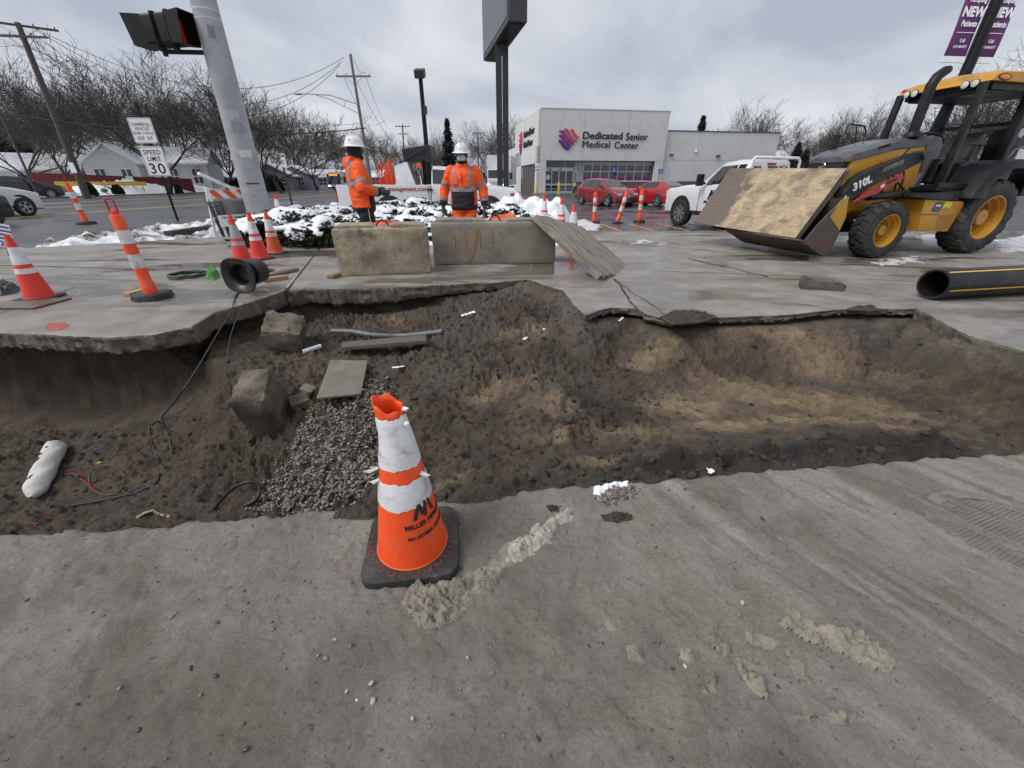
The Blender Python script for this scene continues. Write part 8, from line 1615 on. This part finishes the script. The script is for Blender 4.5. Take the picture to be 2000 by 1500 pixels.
for u, y, vt, k, w_, lb_ in MT: tree(lb_, u, y, vt, k, wide=w_, group='bare trees behind the lot')
RT = [(1480, 84, 168, 2, 1.25, 'tall bare tree above the right end of the low wing'), (1440, 100, 200, 5, 1.1, 'bare tree standing left of the tall one above the low wing'), (1600, 80, 205, 5, 1.2, 'bare tree right of the low wing behind the white pickup'), (1660, 72, 190, 1, 1.2, 'bare tree above the backhoe intake stack'), (1715, 85, 200, 2, 1.2, 'bare tree behind the backhoe guard bars'), (1560, 95, 222, 0, 1.3, 'low bare tree at the right corner of the low wing'), (1760, 62, 190, 3, 1.2, 'bare tree seen through the backhoe front posts'), (1840, 55, 160, 5, 1.2, 'bare tree seen behind the backhoe steering wheel'), (1920, 50, 88, 2, 1.3, 'bare tree seen through the canopy posts above the seat'), (1990, 48, 62, 0, 1.3, 'large bare tree above the rear of the canopy'), (2080, 55, 60, 1, 1.3, 'bare tree at the right edge beyond the canopy'), (1880, 75, 200, 1, 1.3, 'far bare tree behind the backhoe seat'), (1630, 110, 235, 3, 1.3, 'far low tree line tree behind the backhoe nose'), (1350, 110, 250, 1, 1.0, 'far bare tree peeping over the low wing roof')]
for u, y, vt, k, w_, lb_ in RT: tree(lb_, u, y, vt, k, wide=w_, group='bare trees at the right')
def spruce(label, u, y, vtop, wd, seed):
    top = D(u, vtop, y).z; H = top + .2; rng = random.Random(seed); t = thing('conifer_tree', label, 'tree', (D(u, 350, y).x, y, -.2)); q = MB(); q.tube([(0, 0, 0), (0, 0, H)], [.22, .03], 8); q.build('trunk', bark, t); V, F = [], []
    for i in range(1700):
        f = rng.random() ** .8; z = H * (.12 + .88 * f); rr = wd * (1 - f) * rng.uniform(.25, 1) * (1 + .3 * math.sin(z * 3.3)) + .12; a = rng.random() * 6.283; c = Vector((rr * math.cos(a), rr * math.sin(a), z - rr * .25)); o = Vector((math.cos(a), math.sin(a), -.35)).normalized(); s = o.cross(Vector((0, 0, 1))).normalized(); l = rng.uniform(.35, .8) * wd * .35; w_ = l * .32; b = len(V)
        V += [tuple(c - o * l), tuple(c + s * w_ + Vector((0, 0, -.1))), tuple(c + o * l * .8), tuple(c - s * w_ + Vector((0, 0, -.1)))]; F.append((b, b + 1, b + 2, b + 3))
    me = bpy.data.meshes.new('foliage'); me.from_pydata(V, [], F); me.update(); link('foliage', me, needle, t); return t
spruce('tall dark spruce above the hat of the worker facing the camera', 880, 90, 232, 2.6, 1); spruce('small conifer tip above the roof line of the low wing', 1352, 95, 226, 3.0, 2); spruce('dark conifer hedge tree at the right end of the low wing', 1542, 76, 278, 2.2, 3); spruce('second dark conifer right of the low wing', 1560, 80, 292, 2.4, 4); spruce('dark conifer among the trees left of the red wall', 40, 75, 255, 3.0, 5); spruce('dark conifer behind the long snow-roofed house', 75, 82, 250, 3.6, 6)
# far woods that read as one mass
V, F = [], []; rng = random.Random(8)
for i in range(5200):
    az = rng.uniform(-62, 62); dist = rng.uniform(135, 190); x, y = dist * math.sin(R(az)), dist * math.cos(R(az)); h = rng.uniform(4, 10) * (1 + .3 * math.sin(az * .4)); n = 4; p = Vector((x, y, -.2)); r = .10; b = len(V); lean_ = Vector((rng.gauss(0, .16), rng.gauss(0, .16), 1)) * h
    V += [(x - r, y, -.2), (x + r, y, -.2), tuple(p + lean_)]; F.append((b, b + 1, b + 2))
    for k in range(7):
        f = rng.uniform(.3, .95); q = p + lean_ * f; e = q + Vector((rng.gauss(0, 1.1), rng.gauss(0, .5), rng.uniform(.5, 2.2))); b = len(V); V += [tuple(q + Vector((0, 0, -.06))), tuple(q + Vector((.05, 0, .06))), tuple(e)]; F.append((b, b + 1, b + 2))
me = bpy.data.meshes.new('far_woods'); me.from_pydata(V, [], F); me.update(); tag(link('far_woods', me, twig2), kind='stuff')
# hedge and small shrubs beyond the road
hedge_m = mat('hedge', (.02, .024, .014), .9, .5, 9)
def leafy(seed, n, rx, ry, rz_, l, spike=.5):
    rng = random.Random(seed); V, F = [], []
    for i in range(n):
        while True:
            p = Vector((rng.uniform(-1, 1), rng.uniform(-1, 1), rng.uniform(-.1, 1)))
            k = p.length + .25 * mnoise.noise(p * 2.3 + Vector((seed, 0, 0)))
            if .45 < k < 1.0: break
        o = (p.normalized() + Vector((rng.gauss(0, spike), rng.gauss(0, spike), rng.gauss(.25, spike)))).normalized(); c = Vector((p.x * rx, p.y * ry, p.z * rz_)); s = o.cross(Vector((rng.gauss(0, 1), rng.gauss(0, 1), rng.gauss(0, 1)))).normalized(); w_ = l * .3; b = len(V)
        V += [tuple(c), tuple(c + o * l * .6 + s * w_), tuple(c + o * l), tuple(c + o * l * .6 - s * w_)]; F.append((b, b + 1, b + 2, b + 3))
    return V, F
JUN = [mk('foliage', leafy(s, 4200, .95, .8, .62, .10, .7), needle if False else mat('juniper', (.02, .032, .012), .85, .5, 9, dirt=(.045, .03, .015), dscale=4, damt=.7)) for s in (1, 2, 3)]
def snowcap(seed):
    v, f = ICO2, ICOF2; b = bmesh.new(); bmesh.ops.create_icosphere(b, subdivisions=4, radius=1)
    for q in b.verts:
        p = q.co.copy(); n = 1 + .25 * mnoise.noise(p * 2.3 + Vector((seed, 0, 0))) + .10 * mnoise.noise(p * 6 + Vector((seed, 4, 0))); q.co = Vector((p.x * .93 * n, p.y * .78 * n, p.z * .62 * n + .035))
    dl = []
    for fc in b.faces:
        c = fc.calc_center_median(); k = mnoise.noise(c * 4.2 + Vector((seed * 3, 0, 0))) + .55 * mnoise.noise(c * 10 + Vector((0, seed, 0)))
        if c.z < .18 or k + (c.z - .42) * 1.1 < -.08: dl.append(fc)
    bmesh.ops.delete(b, geom=dl, context='FACES'); 
    r = bmesh.ops.extrude_face_region(b, geom=b.faces[:]); bmesh.ops.translate(b, vec=(0, 0, -.06), verts=[g for g in r['geom'] if isinstance(g, bmesh.types.BMVert)]); bmesh.ops.recalc_face_normals(b, faces=b.faces)
    me = bpy.data.meshes.new('snow_cap'); b.to_mesh(me); b.free(); me.shade_smooth(); me.materials.append(snow); return me
CAPS = [snowcap(s) for s in (1, 2, 3)]
JP = [(-5.2, 9.85, 1.25), (-4.3, 9.6, 1.0), (-5.5, 10.9, 1.0), (-4.5, 10.6, .95), (-3.5, 9.9, .8), (-2.6, 9.5, .75), (-3.5, 11.2, 1.0), (-2.4, 10.6, .9), (-1.5, 9.9, .7), (-.5, 9.6, .6), (-1.4, 11.2, .95), (-.3, 10.9, .9), (-4.9, 12.3, 1.1), (-3.7, 12.6, 1.1), (-2.5, 12.2, 1.1), (-1.4, 12.6, 1.1), (-.2, 12.3, 1.0), (.5, 11.4, .8), (-5.9, 12.0, .9), (-2.9, 13.4, 1.1), (-1.0, 13.6, 1.1), (-4.4, 13.6, 1.1)]
JL = {}; OR = ['first', 'second', 'third', 'fourth', 'fifth', 'sixth', 'seventh', 'eighth', 'ninth', 'tenth']
for nm, lo_, hi_ in (('front row, next to the concrete blocks', 0, 10.2), ('middle row', 10.2, 11.7), ('back row, in front of the white pickup', 11.7, 99)):
    for k, i in enumerate(sorted([i for i, p in enumerate(JP) if lo_ <= p[1] < hi_], key=lambda i: JP[i][0] / JP[i][1])): JL[i] = OR[k] + ' snowy juniper from the left in the ' + nm
rng = random.Random(5)
for i, (x, y, s) in enumerate(JP):
    t = thing('juniper_shrub', JL[i], 'shrub', (x, y, .02 + .045 * (y - 9)), rng.uniform(0, 6), 'snowy junipers behind the blocks'); t.scale = (s, s, s * rng.uniform(.55, .8)); link('foliage', JUN[i % 3], None, t)
    link('snow_cap', CAPS[(i * 2 + 1) % 3], None, t)
def mound(name, poly, hfun, m, step=.07, kind='structure', lbl=None, cat=None, seed=1, edge=.35, z0=-.12, lump=1.0):
    xs = [p[0] for p in poly]; ys_ = [p[1] for p in poly]; X, Y = np.meshgrid(np.arange(min(xs), max(xs) + step, step), np.arange(min(ys_), max(ys_) + step, step), indexing='ij'); d = seg_dist(X, Y, poly, True); d = np.where(inside(X, Y, poly), d, -d) + .3 * edge * fbm(X, Y, .6 / edge, 4, seed)
    Z = z0 + hfun(X, Y) * sm(0, edge, d) * (1 + lump * .35 * fbm(X, Y, 1.6, 4, seed + 5) + lump * .3 * fbm(X, Y, 4.5, 3, seed + 6)); F = grid_faces(*X.shape, keep=d > -.04); V = np.stack([X.ravel(), Y.ravel(), Z.ravel()], 1); us = np.unique(F); rr = np.zeros(len(V), np.int64); rr[us] = np.arange(len(us)); o = np_mesh(name, V[us], rr[F], m, smooth=True); return tag(o, lbl, cat, None, kind)
mound('planting_bed', [(-6.3, 9.9), (-5.4, 9.0), (-3, 8.95), (1.4, 9.0), (1.75, 11), (1.7, 14.6), (-6.2, 14.9), (-7.0, 12.5)], lambda x, y: .16 + .08 * np.clip(y - 9, 0, 4), snow, .05, seed=3)
mound('snow_verge', [(-11.1, 8.5), (-10.5, 8.75), (-7.4, 10.95), (-6.2, 11.5), (-6.3, 15), (-6.5, 60), (-10.9, 60), (-11.05, 20)], lambda x, y: .14 + .05 * vn(x * .7, y * .7, 4) + 0 * x, dirty_snow, .07, seed=7, z0=-.16, lump=3.2)
mound('snow_bank', [(-42.9, 30), (-42.9, 90), (-46.5, 92), (-49, 75), (-50, 56), (-47.5, 42), (-45, 30)], lambda x, y: .35 + 1.1 * np.exp(-((y - 58) / 11) ** 2) * np.exp(-((x + 46.5) / 1.8) ** 2) + .25 * vn(x * .6, y * .5, 9), snow, .28, seed=9, edge=1.2, z0=-.15)
def snowpile(label, poly, h, seed, m=snow, step=.05, edge=.5): return mound('snow_pile', poly, lambda x, y: h + 0 * x, m, step, None, label, 'snow', seed, edge, 0 - .1)
a = [tuple(D(u, 400, 15.0 if i else 15).xy) for i, u in enumerate((0,))]
snowpile('heap of ploughed snow right of the pylon posts', [(-.6, 13.6), (.2, 13.2), (1.7, 13.3), (2.2, 14.2), (1.9, 15.6), (.2, 15.9), (-.8, 15)], .75, 11)
snowpile('low snow heap between the worker and the pylon posts', [(-1.0, 11.9), (.0, 11.6), (.6, 12.4), (.2, 13.3), (-.9, 13.2)], .5, 13)
for i, (u, y, r) in enumerate(((262, 43.5, .55), (298, 46, .35), (380, 49, .5), (118, 41, .7), (330, 47.5, .3))):
    p = D(u, 370, y); q = MB(); q.ell((0, 0, 0), (r * 1.2, r * .8, r * .65), 12, 8); o = q.build('boulder', mat('dark_boulder', (.09, .085, .08), .85, .35, 3, bump=.6), ang=60); rough_mesh(o, r * .18, 2.2, 1); o.location = (-43.9 - .5 * i % 2, y, .45); tag(o, ['grey boulder in the snow bank below the notice on the red wall', 'small grey boulder in the snow bank right of the notice', 'grey boulder at the right foot of the snow bank', 'large grey boulder beside the foot of the leaning pole', 'smallest grey boulder near the big tree trunk'][i], 'boulder')
hV = mk('foliage', leafy(9, 2600, 1, 1, 1, .28, .6), hedge_m)
for i, (u, y, w_, h_, lb_) in enumerate(((395, 70, 5, 2.2, 'dark clipped hedge right of the red wall'), (430, 72, 4, 1.8, 'dark hedge behind the barricade'), (470, 74, 4, 1.6, 'dark hedge hidden behind the signal pole'), (535, 72, 2.6, 2.0, 'dark snowy bush at the foot of the forked tree'), (345, 66, 4, 2.0, 'dark hedge in front of the white house'), (660, 110, 5, 3, 'brushy shrub behind the bus'), (170, 43, 1.2, .9, 'brown grass tuft at the foot of the leaning pole'), (225, 46, .9, .7, 'brown grass tuft on the snow bank left of the big tree'), (345, 50, .9, .8, 'brown grass tuft on the right of the snow bank'))):
    t = thing('bush', lb_, 'bush', (D(u, 360, y).x, y, -.1 if y > 60 else .2), i); t.scale = (w_ * .5, w_ * .35, h_); link('foliage', hV, None, t)
